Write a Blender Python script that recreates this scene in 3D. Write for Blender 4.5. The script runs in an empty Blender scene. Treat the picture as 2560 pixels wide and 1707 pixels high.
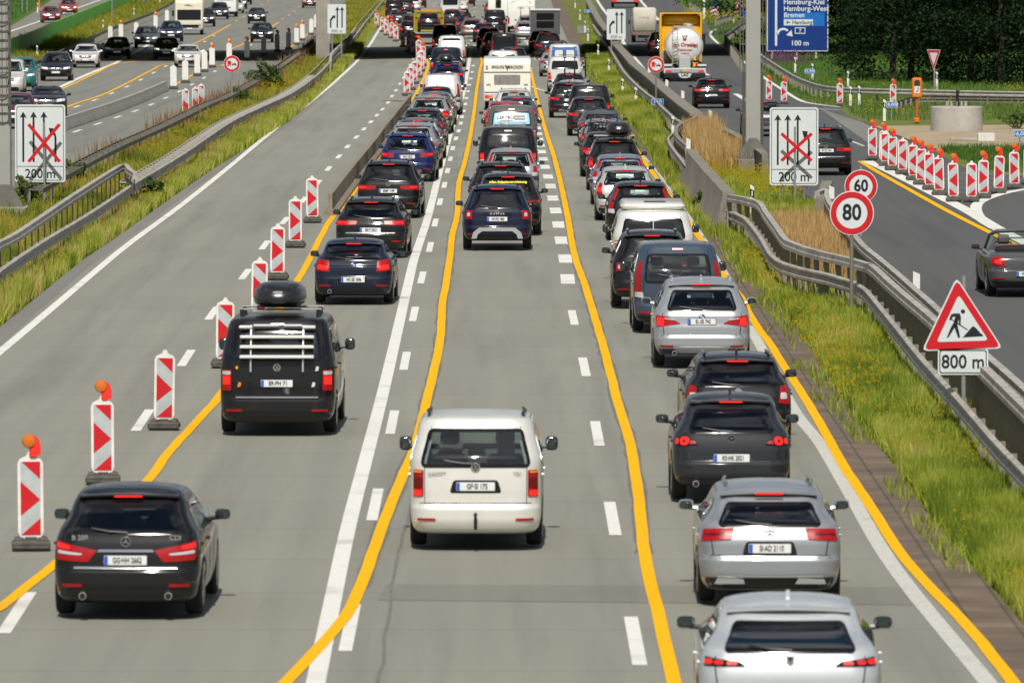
import bpy, bmesh, math, random
import numpy as np
from mathutils import Vector, Matrix, Euler
random.seed(7); RNG = np.random.default_rng(7)
SC = bpy.context.scene
COL = SC.collection
R = math.radians
# ------------------------------------------------------------ camera, sky, sun, exposure
F = 18860.0; CX, CY = 1280.0, 853.5; VX, VY = 1246.0, -195.0; CH = 8.46
PITCH = math.atan((CY - VY) / F); YAW = math.atan((CX - VX) / F)
cam_d = bpy.data.cameras.new('camera'); cam = bpy.data.objects.new('camera', cam_d); COL.objects.link(cam)
cam.location = (0, 0, CH); cam.rotation_euler = (math.pi / 2 - PITCH, 0, -YAW)
cam_d.sensor_width = 36; cam_d.sensor_fit = 'HORIZONTAL'; cam_d.lens = F / 2560 * 36
cam_d.clip_start = 1; cam_d.clip_end = 6000
cam_d.dof.use_dof = True; cam_d.dof.focus_distance = 205; cam_d.dof.aperture_fstop = 5.6
SC.camera = cam
SUN_EL, SUN_AZ = 50.0, 2.0     # light travels forward (+Y) and slightly to the right
sl = bpy.data.lights.new('sun', 'SUN'); so = bpy.data.objects.new('sun', sl); COL.objects.link(so)
sl.energy = 4.45; sl.angle = R(0.5); sl.color = (1.0, 0.955, 0.88)
_d = Vector((math.sin(R(SUN_AZ)) * math.cos(R(SUN_EL)), math.cos(R(SUN_AZ)) * math.cos(R(SUN_EL)), -math.sin(R(SUN_EL))))
so.rotation_euler = _d.to_track_quat('-Z', 'Y').to_euler()
w = bpy.data.worlds.new('World'); SC.world = w; w.use_nodes = True
nt = w.node_tree; nd = nt.nodes; lk = nt.links; nd.clear()
out = nd.new('ShaderNodeOutputWorld'); bg = nd.new('ShaderNodeBackground'); sky = nd.new('ShaderNodeTexSky')
sky.sky_type = 'NISHITA'; sky.sun_disc = False; sky.sun_elevation = R(SUN_EL); sky.sun_rotation = math.atan2(-_d.x, -_d.y)
sky.air_density = 1.0; sky.dust_density = 1.5
tc = nd.new('ShaderNodeTexCoord'); sep = nd.new('ShaderNodeSeparateXYZ'); lk.new(tc.outputs['Generated'], sep.inputs[0])
az = nd.new('ShaderNodeMath'); az.operation = 'ADD'; az.inputs[1].default_value = 0.12; lk.new(sep.outputs['Z'], az.inputs[0])
dx = nd.new('ShaderNodeMath'); dx.operation = 'DIVIDE'; lk.new(sep.outputs['X'], dx.inputs[0]); lk.new(az.outputs[0], dx.inputs[1])
dy = nd.new('ShaderNodeMath'); dy.operation = 'DIVIDE'; lk.new(sep.outputs['Y'], dy.inputs[0]); lk.new(az.outputs[0], dy.inputs[1])
cb = nd.new('ShaderNodeCombineXYZ'); lk.new(dx.outputs[0], cb.inputs[0]); lk.new(dy.outputs[0], cb.inputs[1])
nz = nd.new('ShaderNodeTexNoise'); nz.inputs['Scale'].default_value = 1.6; nz.inputs['Detail'].default_value = 6; nz.inputs['Roughness'].default_value = 0.6
lk.new(cb.outputs[0], nz.inputs['Vector'])
rp = nd.new('ShaderNodeValToRGB'); rp.color_ramp.elements[0].position = 0.47; rp.color_ramp.elements[1].position = 0.60
lk.new(nz.outputs['Fac'], rp.inputs[0])
mxs = nd.new('ShaderNodeMix'); mxs.data_type = 'RGBA'; lk.new(rp.outputs[0], mxs.inputs[0])
lk.new(sky.outputs[0], mxs.inputs[6]); mxs.inputs[7].default_value = (10.5, 10.7, 11.0, 1)
lk.new(mxs.outputs[2], bg.inputs[0]); bg.inputs[1].default_value = 0.053; lk.new(bg.outputs[0], out.inputs[0])
SC.view_settings.view_transform = 'Standard'; SC.view_settings.look = 'None'; SC.view_settings.exposure = 0.0; SC.view_settings.gamma = 1
SC.render.engine = 'CYCLES'
SC.cycles.max_bounces = 5; SC.cycles.diffuse_bounces = 2; SC.cycles.glossy_bounces = 3; SC.cycles.transparent_max_bounces = 10
SC.cycles.caustics_reflective = False; SC.cycles.caustics_refractive = False

# ------------------------------------------------------------ ground profile and pixel -> ground
def gz(y):
    if y <= 200: return 0.0
    t = min(1.0, (y - 200) / 240.0)
    return -0.85 * (t * t * (3 - 2 * t) * 0.45 + 0.55 * t)
_cp, _sp, _cy, _sy = math.cos(PITCH), math.sin(PITCH), math.cos(YAW), math.sin(YAW)
def raydir(px, py):
    a = (px - CX) / F; b = (CY - py) / F
    fx, fy, fz = a, _cp + b * _sp, -_sp + b * _cp
    return (fx * _cy + fy * _sy, -fx * _sy + fy * _cy, fz)
def G(px, py, h=0.0):
    """point h above the ground seen at photo pixel"""
    py = max(py, -170)
    d = raydir(px, py); z = h
    for _ in range(30):
        t = (z - CH) / d[2]; z = gz(t * d[1]) + h
    return Vector((t * d[0], t * d[1], z))
def SCL(y): return F / y          # source px per metre at distance y

# ------------------------------------------------------------ mesh helpers
class MB:
    def __init__(s): s.v = []; s.f = []; s.m = []
    def add(s, vs, fs, m=0):
        o = len(s.v); s.v.extend([tuple(p) for p in vs]); s.f.extend([tuple(i + o for i in f) for f in fs]); s.m.extend([m] * len(fs)); return s
    def box(s, c, d, m=0, rz=0.0, rx=0.0, ry=0.0, top=1.0, bev=0.0):
        x, y, z = d[0] / 2, d[1] / 2, d[2] / 2
        mt = Matrix.Rotation(rz, 3, 'Z') @ Matrix.Rotation(ry, 3, 'Y') @ Matrix.Rotation(rx, 3, 'X')
        if bev > 0:
            b = min(bev, x * .9, y * .9, z * .9); vs = []; 
            rings = [(-z, b), (-z + b, 0), (z - b, 0), (z, b)]
            for zz, i in rings:
                k = top if zz > 0 else 1.0
                X, Y = x * k - i, y * k - i
                for q in ((-X + b * .0, -Y + b), (-X + b, -Y), (X - b, -Y), (X, -Y + b), (X, Y - b), (X - b, Y), (-X + b, Y), (-X, Y - b)): vs.append((q[0], q[1], zz))
            fs = [tuple(range(7, -1, -1)), tuple(range(24, 32))]
            for r_ in range(3):
                for i in range(8): j = (i + 1) % 8; fs.append((r_ * 8 + i, r_ * 8 + j, r_ * 8 + 8 + j, r_ * 8 + 8 + i))
        else:
            vs = [(-x, -y, -z), (x, -y, -z), (x, y, -z), (-x, y, -z), (-x * top, -y * top, z), (x * top, -y * top, z), (x * top, y * top, z), (-x * top, y * top, z)]
            fs = [(0, 3, 2, 1), (4, 5, 6, 7), (0, 1, 5, 4), (1, 2, 6, 5), (2, 3, 7, 6), (3, 0, 4, 7)]
        return s.add([mt @ Vector(v) + Vector(c) for v in vs], fs, m)
    def tube(s, pts, r, n=8, m=0, cap=True, r2=None):
        pts = [Vector(p) for p in pts]; vs = []; fs = []; k = len(pts)
        up0 = None
        for i, p in enumerate(pts):
            t = (pts[min(i + 1, k - 1)] - pts[max(i - 1, 0)]).normalized()
            a = Vector((0, 0, 1)) if abs(t.z) < .9 else Vector((0, 1, 0))
            u = t.cross(a).normalized(); v = t.cross(u).normalized()
            rr = r if r2 is None else r + (r2 - r) * i / (k - 1)
            for j in range(n):
                q = 2 * math.pi * j / n; vs.append(p + (u * math.cos(q) + v * math.sin(q)) * rr)
        for i in range(k - 1):
            for j in range(n): a = i * n + j; b = i * n + (j + 1) % n; fs.append((a, b, b + n, a + n))
        if cap: fs.append(tuple(range(n - 1, -1, -1))); fs.append(tuple(range((k - 1) * n, k * n)))
        return s.add(vs, fs, m)
    def lathe(s, prof, c, axis='Z', n=20, m=0, cap=True):
        vs = []; fs = []
        for r_, h in prof:
            for j in range(n):
                q = 2 * math.pi * j / n; a, b = r_ * math.cos(q), r_ * math.sin(q)
                p = (a, b, h) if axis == 'Z' else ((h, a, b) if axis == 'X' else (a, h, b))
                vs.append(Vector(p) + Vector(c))
        for i in range(len(prof) - 1):
            for j in range(n): a = i * n + j; b = i * n + (j + 1) % n; fs.append((a, b, b + n, a + n))
        if cap: fs.append(tuple(range(n - 1, -1, -1))); fs.append(tuple(range((len(prof) - 1) * n, len(prof) * n)))
        return s.add(vs, fs, m)
    def prism(s, poly, y0, y1, m=0, plane='XZ', mm=None):
        """closed 2d polygon in XZ (or XY) extruded"""
        n = len(poly)
        P = (lambda a, b, t: (a, t, b)) if plane == 'XZ' else ((lambda a, b, t: (a, b, t)) if plane == 'XY' else (lambda a, b, t: (t, a, b)))
        vs = [P(a, b, y0) for a, b in poly] + [P(a, b, y1) for a, b in poly]
        fs = [tuple(range(n)), tuple(range(2 * n - 1, n - 1, -1))] + [(i, i + n, (i + 1) % n + n, (i + 1) % n) for i in range(n)]
        return s.add(vs, fs, m)
    def mesh(s, name, mats, smooth=35):
        me = bpy.data.meshes.new(name); me.from_pydata(s.v, [], s.f)
        for q in mats: me.materials.append(q)
        if len(mats) > 1: me.polygons.foreach_set('material_index', s.m)
        bm = bmesh.new(); bm.from_mesh(me); bmesh.ops.recalc_face_normals(bm, faces=bm.faces); bm.to_mesh(me); bm.free()
        if smooth:
            me.polygons.foreach_set('use_smooth', [True] * len(me.polygons)); me.set_sharp_from_angle(angle=R(smooth))
        me.update(); return me
    def build(s, name, mats, parent=None, smooth=35, loc=None, rot=None):
        if not isinstance(mats, (list, tuple)): mats = [mats]
        o = bpy.data.objects.new(name, s.mesh(name, mats, smooth)); COL.objects.link(o)
        if parent is not None: o.parent = parent
        if loc is not None: o.location = loc
        if rot is not None: o.rotation_euler = rot
        return o
def link(name, me, parent=None, loc=(0, 0, 0), rot=(0, 0, 0)):
    o = bpy.data.objects.new(name, me); COL.objects.link(o); o.parent = parent; o.location = loc; o.rotation_euler = rot; return o
def tag(o, label=None, cat=None, group=None, kind=None):
    if label: o['label'] = label
    if cat: o['category'] = cat
    if group: o['group'] = group
    if kind: o['kind'] = kind
    return o
def empty(name, label, cat, loc=(0, 0, 0), rz=0.0, group=None):
    o = bpy.data.objects.new(name, None); COL.objects.link(o); o.location = loc; o.rotation_euler = (0, 0, rz); o.empty_display_size = .2
    return tag(o, label, cat, group)
_tx = {}
def text_mesh(s, size, mat, depth=0.002, align='CENTER', bold=0.0, sx=1.0):
    k = (s, size, mat.name, align, bold, sx)
    if k in _tx: return _tx[k]
    c = bpy.data.curves.new('lettering', 'FONT'); c.body = s; c.size = size; c.align_x = align; c.align_y = 'CENTER'; c.extrude = depth; c.offset = bold
    c.resolution_u = 3
    o = bpy.data.objects.new('lettering', c); COL.objects.link(o); bpy.context.view_layer.update()
    me = bpy.data.meshes.new_from_object(o.evaluated_get(bpy.context.evaluated_depsgraph_get()))
    bpy.data.objects.remove(o); bpy.data.curves.remove(c)
    me.materials.clear(); me.materials.append(mat)
    if sx != 1.0:
        for v in me.vertices: v.co.x *= sx
    me.name = 'lettering'; _tx[k] = me; return me

# ------------------------------------------------------------ materials
_m = {}
def mat(name, col, rough=0.5, metal=0.0, coat=0.0, spec=0.5, noise=None, emit=None, bump=None, alpha=None):
    """noise=(scale, amount, darkcol or None)"""
    if name in _m: return _m[name]
    m = bpy.data.materials.new(name); m.use_nodes = True; t = m.node_tree; b = t.nodes['Principled BSDF']
    b.inputs['Base Color'].default_value = (*col, 1); b.inputs['Roughness'].default_value = rough; b.inputs['Metallic'].default_value = metal
    b.inputs['Coat Weight'].default_value = coat; b.inputs['Coat Roughness'].default_value = .06; b.inputs['Specular IOR Level'].default_value = spec
    if noise or bump:
        g = t.nodes.new('ShaderNodeTexCoord')
    if noise:
        n = t.nodes.new('ShaderNodeTexNoise'); n.inputs['Scale'].default_value = noise[0]; n.inputs['Detail'].default_value = 6; n.inputs['Roughness'].default_value = .65
        t.links.new(g.outputs['Object'], n.inputs['Vector'])
        r_ = t.nodes.new('ShaderNodeValToRGB'); e = r_.color_ramp.elements; e[0].position = .3; e[1].position = .7
        dk = noise[2] if len(noise) > 2 and noise[2] else tuple(c * (1 - noise[1]) for c in col)
        e[0].color = (*dk, 1); e[1].color = (*[min(1, c * (1 + noise[1] * .5)) for c in col], 1)
        t.links.new(n.outputs['Fac'], r_.inputs[0]); t.links.new(r_.outputs[0], b.inputs['Base Color'])
    if bump:
        n2 = t.nodes.new('ShaderNodeTexNoise'); n2.inputs['Scale'].default_value = bump[0]; n2.inputs['Detail'].default_value = 4
        t.links.new(g.outputs['Object'], n2.inputs['Vector']); bp = t.nodes.new('ShaderNodeBump'); bp.inputs['Strength'].default_value = bump[1]; bp.inputs['Distance'].default_value = .02
        t.links.new(n2.outputs['Fac'], bp.inputs['Height']); t.links.new(bp.outputs[0], b.inputs['Normal'])
    if emit: b.inputs['Emission Color'].default_value = (*emit[:3], 1); b.inputs['Emission Strength'].default_value = emit[3]
    _m[name] = m; return m
def paint(name, col, metal=0.35):
    dk = max(col) < .14
    return mat('paint_' + name, col, .5 if dk else .34, 0.0 if dk else metal, .75, .1 if dk else .5, noise=(2.2, .07))
def glass(name, tint, rough=.02):
    if name in _m: return _m[name]
    m = bpy.data.materials.new(name); m.use_nodes = True; t = m.node_tree; t.nodes.clear()
    o = t.nodes.new('ShaderNodeOutputMaterial'); tr = t.nodes.new('ShaderNodeBsdfTransparent'); tr.inputs[0].default_value = (*tint, 1)
    gl = t.nodes.new('ShaderNodeBsdfGlossy'); gl.inputs['Roughness'].default_value = rough; gl.inputs[0].default_value = (.9, .95, 1, 1)
    lw = t.nodes.new('ShaderNodeLayerWeight'); lw.inputs[0].default_value = .5; pw = t.nodes.new('ShaderNodeMath'); pw.operation = 'POWER'; pw.inputs[1].default_value = 4.0; t.links.new(lw.outputs['Facing'], pw.inputs[0]); fr = t.nodes.new('ShaderNodeMath'); fr.operation = 'MULTIPLY_ADD'; fr.inputs[1].default_value = .85; fr.inputs[2].default_value = .09; t.links.new(pw.outputs[0], fr.inputs[0])
    mx = t.nodes.new('ShaderNodeMixShader'); t.links.new(fr.outputs[0], mx.inputs[0]); t.links.new(tr.outputs[0], mx.inputs[1]); t.links.new(gl.outputs[0], mx.inputs[2]); t.links.new(mx.outputs[0], o.inputs[0])
    _m[name] = m; return m
M_BLACK = mat('black_plastic', (.012, .012, .013), .45, noise=(9, .2))
M_TRIM = mat('black_gloss_trim', (.008, .008, .009), .12)
M_TYRE = mat('tyre_rubber', (.007, .007, .007), .8, noise=(14, .3))
M_RIM = mat('alloy_rim', (.35, .35, .36), .3, .8)
M_CHR = mat('chrome', (.75, .76, .78), .12, 1.0)
M_SILV = mat('silver_plastic', (.45, .46, .47), .35, .4)
M_REDL = mat('red_lens', (.33, .004, .006), .3, coat=.4, spec=.3)
M_LIT = mat('lit_red_lens', (.5, .008, .008), .25, emit=(1, .03, .018, .75))
M_CLEAR = mat('clear_lens', (.62, .62, .62), .12, .3, coat=.8)
M_AMB = mat('amber_lens', (.75, .22, .02), .2, coat=.5)
M_HEAD = mat('headlamp_lens', (.55, .57, .6), .08, .5, coat=1, emit=(1, .95, .85, .35))
M_HLIT = mat('lit_headlamp', (.9, .9, .8), .2, emit=(1, .86, .6, 2.2))
M_DRL = mat('daytime_lamp', (.9, .95, .8), .2, emit=(.85, 1, .55, 1.6))
M_GCL = glass('clear_window', (.80, .90, .86)); M_GMID = glass('tinted_window', (.52, .60, .58)); M_GDK = glass('privacy_window', (.10, .11, .115))
M_INT = mat('cabin_fabric', (.10, .10, .105), .9, noise=(12, .3))
M_UNDER = mat('underbody', (.008, .008, .008), .9)
M_PLW = mat('plate_white', (.72, .73, .72), .45); M_PLB = mat('plate_blue', (.02, .1, .5), .4); M_INK = mat('plate_ink', (.015, .015, .02), .5)
M_PLY = mat('plate_yellow', (.75, .42, .02), .45)
M_GLAZEB = mat('window_border', (.006, .006, .007), .1)
M_MIR = mat('mirror_glass', (.10, .125, .13), .08, .9)
# ------------------------------------------------------------ vehicle body generator
def pchip(xs, ys, x):
    xs = np.asarray(xs, float); ys = np.asarray(ys, float); h = np.diff(xs); d = np.diff(ys) / h; n = len(xs); m = np.zeros(n)
    for i in range(1, n - 1):
        if d[i - 1] * d[i] > 0: m[i] = 2 * d[i - 1] * d[i] / (d[i - 1] + d[i])
    m[0] = d[0]; m[-1] = d[-1]
    i = np.clip(np.searchsorted(xs, x, side='right') - 1, 0, n - 2); t = (x - xs[i]) / h[i]
    return (2 * t**3 - 3 * t**2 + 1) * ys[i] + (t**3 - 2 * t**2 + t) * h[i] * m[i] + (-2 * t**3 + 3 * t**2) * ys[i + 1] + (t**3 - t**2) * h[i] * m[i + 1]
def keys_for(kind, W, L, H, zb, gs):
    """rows: z, rear y, front y, half-width fraction; gs = how far the rear glass leans forward"""
    gap = .19 if kind != 'suv' else .24
    if kind in ('van', 'boxvan'):
        k = [(gap + .03, .16, L - .3, .88), (gap + .1, .05, L - .12, .95), (.42, 0, L - .03, .985), (.56, 0, L, .995), (.62, .05, L - .01, 1), (.85, .06, L - .08, 1), (1.0, .07, L - .22, 1), (1.12, .08, L - .75, 1),
             (1.2, .085, L - .98, .99), (H - .3, .1 + gs * .7, L - 1.75, .90), (H - .14, .12 + gs, L - 1.95, .86), (H - .06, .17 + gs, L - 2.1, .80)]; a_, b_ = .17 + gs, L - 2.1; k += [(H - .015, a_ + .12 * (b_ - a_), b_ - .14 * (b_ - a_), .55), (H, a_ + .3 * (b_ - a_), b_ - .32 * (b_ - a_), .25)]
    else:
        k = [(gap, .2, L - .3, .88), (gap + .09, .06, L - .1, .95), (.44, 0, L - .02, .985), (.57, 0, L, 1), (.63, .045, L - .015, 1), (.76, .055, L - .06, 1), (.84, .075, L - .2, .995),
             (zb - .07, .1, L - .75, .985), (zb, .13, L - 1.15, .965), (zb + .05, .15, L - 1.25, .94), (H - .3, .13 + gs * .62, L - 1.72, .80), (H - .14, .14 + gs * .95, L - 2.0, .735), (H - .07, .2 + gs, L - 2.2, .68)]; a_, b_ = .2 + gs, L - 2.2; k += [(H - .02, a_ + .13 * (b_ - a_), b_ - .16 * (b_ - a_), .5), (H, a_ + .3 * (b_ - a_), b_ - .32 * (b_ - a_), .25)]
        if kind == 'sedan':
            k = [(gap, .2, L - .3, .88), (gap + .09, .06, L - .1, .95), (.44, 0, L - .02, .985), (.57, 0, L, 1), (.63, .04, L - .015, 1), (.78, .05, L - .08, 1), (.88, .07, L - .3, .99),
                 (zb - .01, .12, L - .85, .975), (zb + .03, .62, L - 1.2, .95), (zb + .07, .78, L - 1.3, .92), (H - .25, 1.15, L - 1.75, .79), (H - .1, 1.5, L - 2.05, .71), (H - .04, 1.7, L - 2.3, .62), (H, 2.0, L - 2.7, .3)]
        if kind == 'cabrio': k = [r_ for r_ in k[:8]] + [(zb, .25, L - 1.15, .94), (zb + .03, .6, L - 1.35, .88)]
    return k
class Body:
    def __init__(s, kind, W, L, H, zb=None, gs=.35, near=True, rr=.3, rf=.42, tp=.075):
        s.kind, s.W, s.L, s.H = kind, W, L, H; s.zb = zb or (H * .41 + .35 if kind not in ('van', 'boxvan') else 1.2)
        K = keys_for(kind, W, L, H, s.zb, gs); s.K = K
        if kind in ('van', 'boxvan'): tp = .03
        cols = list(zip(*K)); P = [0.0]
        for i in range(1, len(K)):
            P.append(P[-1] + max(.03, math.hypot(K[i][0] - K[i - 1][0], .35 * (K[i][1] - K[i - 1][1]), .25 * (K[i][2] - K[i - 1][2]), .5 * (K[i][3] - K[i - 1][3]))))
        s.P = P; s.rr, s.rf, s.tp = rr, rf, tp
        n = 44 if near else 24; T = np.unique(np.concatenate([np.linspace(0, P[-1], n), P]))
        s.T = T; s.ev = lambda t: tuple(float(pchip(P, c, np.clip(t, 0, P[-1]))) for c in cols)
        s.Z = np.array([s.ev(t)[0] for t in T]); s.near = near
    def lev(s, z): return s.ev(float(np.interp(z, s.Z, s.T)))
    def warp(s, x, y): return x * (1 - s.tp * ((y - s.L / 2) / (s.L / 2))**2 * (1.0 if y > s.L / 2 else .75))
    def pt(s, lv, mode, a, off=0.0):
        z, yr, yf, hwf = lv; hw = hwf * s.W / 2; sg = 1 if a >= 0 else -1; A = abs(a)
        if mode == 'S':   # a = sign only, use pt_side
            raise ValueError
        r_ = min(s.rr if mode == 'R' else s.rf, hw * .9); c = hw - r_; bow = .05 if mode == 'R' else .12
        def lin(x): return bow * (x / max(hw, .05))**2
        if A <= c: x, y, nx, ny = A, lin(A), 0, -1
        elif A <= c + r_ * math.pi / 2:
            th = (A - c) / r_; x, y, nx, ny = c + r_ * math.sin(th), lin(c) + r_ * (1 - math.cos(th)), math.sin(th), -math.cos(th)
        else: x, y, nx, ny = hw, lin(c) + r_ + (A - c - r_ * math.pi / 2), 1, 0
        if mode == 'R': Y = yr + y + ny * off
        else: Y = yf - y - ny * off
        return (sg * s.warp(x + nx * off, Y), Y, z)
    def side(s, lv, sg, y, off=0.0):
        z, yr, yf, hwf = lv; return (sg * s.warp(hwf * s.W / 2 + off, y), y, z)
    def mesh(s, holes):
        near = s.near; nr, na, ns, nf = (9, 6, 26, 7) if near else (4, 4, 12, 4)
        half = [('R', i / nr) for i in range(nr)] + [('RA', i / na) for i in range(na)] + [('S', i / ns) for i in range(ns)] + [('FA', i / na) for i in range(na)] + [('F', 1 - i / nf) for i in range(nf + 1)]
        mb = MB(); nh = len(half); ring = [(h, 1) for h in half] + [(half[i], -1) for i in range(nh - 2, 0, -1)]; N = len(ring)
        info = []
        for t in s.T:
            lv = s.ev(t); z, yr, yf, hwf = lv; hw = hwf * s.W / 2
            rR = min(s.rr, hw * .9); rF = min(s.rf, hw * .9); cR, cF = hw - rR, hw - rF
            yR0 = yr + .05 * (cR / max(hw, .05))**2 + rR; yF0 = yf - .12 * (cF / max(hw, .05))**2 - rF
            for (md, f), sg in ring:
                if md == 'R': a = f * cR; p = s.pt(lv, 'R', a); q = ('R', sg * a / hw)
                elif md == 'RA': a = cR + f * rR * math.pi / 2; p = s.pt(lv, 'R', a); q = ('R', sg * a / hw)
                elif md == 'S': y = yR0 + f * (yF0 - yR0); p = s.side(lv, 1, y); q = ('S', sg, y)
                elif md == 'FA': a = cF + (1 - f) * rF * math.pi / 2; p = s.pt(lv, 'F', a); q = ('F', sg * a / hw)
                else: a = f * cF; p = s.pt(lv, 'F', a); q = ('F', sg * a / hw)
                mb.v.append((sg * p[0] if p[0] >= 0 else p[0] * sg, p[1], p[2])); info.append(q + (z,))
        nT = len(s.T)
        def hole(ids):
            for h in holes:
                if h(info, ids): return True
            return False
        for i in range(nT - 1):
            for j in range(N):
                k = (j + 1) % N; f = (i * N + j, i * N + k, (i + 1) * N + k, (i + 1) * N + j)
                if holes and hole(f): continue
                mb.f.append(f); mb.m.append(0)
        mb.f.append(tuple(range((nT - 1) * N, nT * N))); mb.m.append(0); mb.f.append(tuple(range(N - 1, -1, -1))); mb.m.append(1)
        return mb
    # patch in (fraction a, z) space given by 4 corners BL,BR,TR,TL ; mode R / F / S(+1/-1)
    def patch(s, mb, mode, cs, off=.006, r=0.0, nu=10, nv=6, ring=0.0, m=0, m2=1, skirt=.015, sg=1):
        BL, BR, TR, TL = cs; wz = max(abs(TL[1] - BL[1]), abs(TR[1] - BR[1]), 1e-3)
        hz = s.W / 2 if mode != 'S' else 1.0
        wa = max(abs(TR[0] - TL[0]), abs(BR[0] - BL[0])) * hz
        rv = min(r / wz, .49); rw = ring / wz; rwu = ring / max(wa, 1e-3)
        V = set(np.linspace(0, 1, nv + 1)); U = set(np.linspace(0, 1, nu + 1))
        if r > 0:
            for q in (.0, .08, .25, .55, 1): V.add(rv * q); V.add(1 - rv * q)
        if ring > 0: V |= {rw, 1 - rw}; U |= {rwu, 1 - rwu}
        V = sorted(V); U = sorted(U); idx = []
        for v in V:
            dv = min(v, 1 - v) * wz; ins = 0
            if r > 0 and dv < r: ins = (r - math.sqrt(max(0, r * r - (r - dv)**2))) / max(wa, 1e-3)
            row = []
            for u in U:
                uu = ins + u * (1 - 2 * ins)
                a = (BL[0] * (1 - uu) + BR[0] * uu) * (1 - v) + (TL[0] * (1 - uu) + TR[0] * uu) * v
                z = (BL[1] * (1 - uu) + BR[1] * uu) * (1 - v) + (TL[1] * (1 - uu) + TR[1] * uu) * v
                lv = s.lev(z); lv = (z, lv[1], lv[2], lv[3])
                if mode == 'S': p = lambda o_: s.side(lv, sg, a, o_)
                else: p = lambda o_, md=mode: s.pt(lv, md, a * lv[3] * s.W / 2, o_)
                row.append((p(off), p(-skirt) if skirt else None))
            idx.append(row)
        o = len(mb.v); nU, nV = len(U), len(V)
        for row in idx: mb.v.extend([q[0] for q in row])
        for i in range(nV - 1):
            for j in range(nU - 1):
                mb.f.append((o + i * nU + j, o + i * nU + j + 1, o + (i + 1) * nU + j + 1, o + (i + 1) * nU + j))
                inr = ring > 0 and (V[i] < rw - 1e-6 or V[i + 1] > 1 - rw + 1e-6 or U[j] < rwu - 1e-6 or U[j + 1] > 1 - rwu + 1e-6)
                mb.m.append(m2 if inr else m)
        if skirt:
            bd = [(0, j) for j in range(nU)] + [(i, nU - 1) for i in range(1, nV)] + [(nV - 1, j) for j in range(nU - 2, -1, -1)] + [(i, 0) for i in range(nV - 2, 0, -1)]
            o2 = len(mb.v); mb.v.extend([idx[i][j][1] for i, j in bd]); n = len(bd)
            for q in range(n):
                a_, b_ = bd[q], bd[(q + 1) % n]
                mb.f.append((o + a_[0] * nU + a_[1], o + b_[0] * nU + b_[1], o2 + (q + 1) % n, o2 + q)); mb.m.append(m2 if ring > 0 else m)
def inquad(cs, mode, margin, sg=0):
    BL, BR, TR, TL = cs
    def f(info, ids):
        for i in ids:
            q = info[i]
            if mode == 'S':
                if q[0] != 'S' or q[1] != sg: return False
                a, z = q[2], q[3]; mg = margin
            else:
                if q[0] != mode: return False
                a, z = q[1], q[2]; mg = margin
            zb_ = BL[1] if abs(BR[0] - BL[0]) < 1e-6 else BL[1] + (BR[1] - BL[1]) * (a - BL[0]) / (BR[0] - BL[0])
            zt_ = TL[1] if abs(TR[0] - TL[0]) < 1e-6 else TL[1] + (TR[1] - TL[1]) * (a - TL[0]) / (TR[0] - TL[0])
            if not (zb_ + margin <= z <= zt_ - margin): return False
            v = (z - zb_) / max(zt_ - zb_, .01); l_ = BL[0] + (TL[0] - BL[0]) * v; r_ = BR[0] + (TR[0] - BR[0]) * v
            if not (l_ + mg <= a <= r_ - mg): return False
        return True
    return f
# shared small meshes
def wheel_meshes(r, w):
    k = ('wh', round(r, 3), round(w, 3))
    if k in _tx: return _tx[k]
    t = MB(); t.lathe([(r * .62, -w / 2), (r * .9, -w / 2), (r * .985, -w / 2 + .03), (r, 0), (r * .985, w / 2 - .03), (r * .9, w / 2), (r * .66, w / 2), (r * .64, w / 2 - .02)], (0, 0, 0), 'X', 28)
    rim = MB(); rim.lathe([(r * .64, -.02), (r * .66, .0), (r * .6, .006), (r * .57, -.03)], (w / 2, 0, 0), 'X', 28, 0, True)
    for i in range(5):
        a = i * 2 * math.pi / 5; rim.box((w / 2 - .012, math.cos(a) * r * .33, math.sin(a) * r * .33), (.03, r * .56, .05), 0, rx=a)
    rim.lathe([(r * .13, -.03), (r * .13, .01), (r * .08, .018)], (w / 2 - .01, 0, 0), 'X', 12)
    _tx[k] = (t.mesh('tyre', [M_TYRE]), rim.mesh('rim', [M_RIM])); return _tx[k]
def superell(mb, c, d, m=0, n=10, k=8, e=.55):
    vs = []; fs = []
    for i in range(k + 1):
        ph = -math.pi / 2 + math.pi * i / k; cp = math.copysign(abs(math.cos(ph))**e, math.cos(ph)); sp_ = math.copysign(abs(math.sin(ph))**e, math.sin(ph))
        for j in range(n):
            th = 2 * math.pi * j / n; ct = math.copysign(abs(math.cos(th))**e, math.cos(th)); st = math.copysign(abs(math.sin(th))**e, math.sin(th))
            vs.append((c[0] + d[0] / 2 * cp * ct, c[1] + d[1] / 2 * cp * st, c[2] + d[2] / 2 * sp_))
    for i in range(k):
        for j in range(n): a = i * n + j; b = i * n + (j + 1) % n; fs.append((a, b, b + n, a + n))
    mb.add(vs, fs, m)
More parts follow.
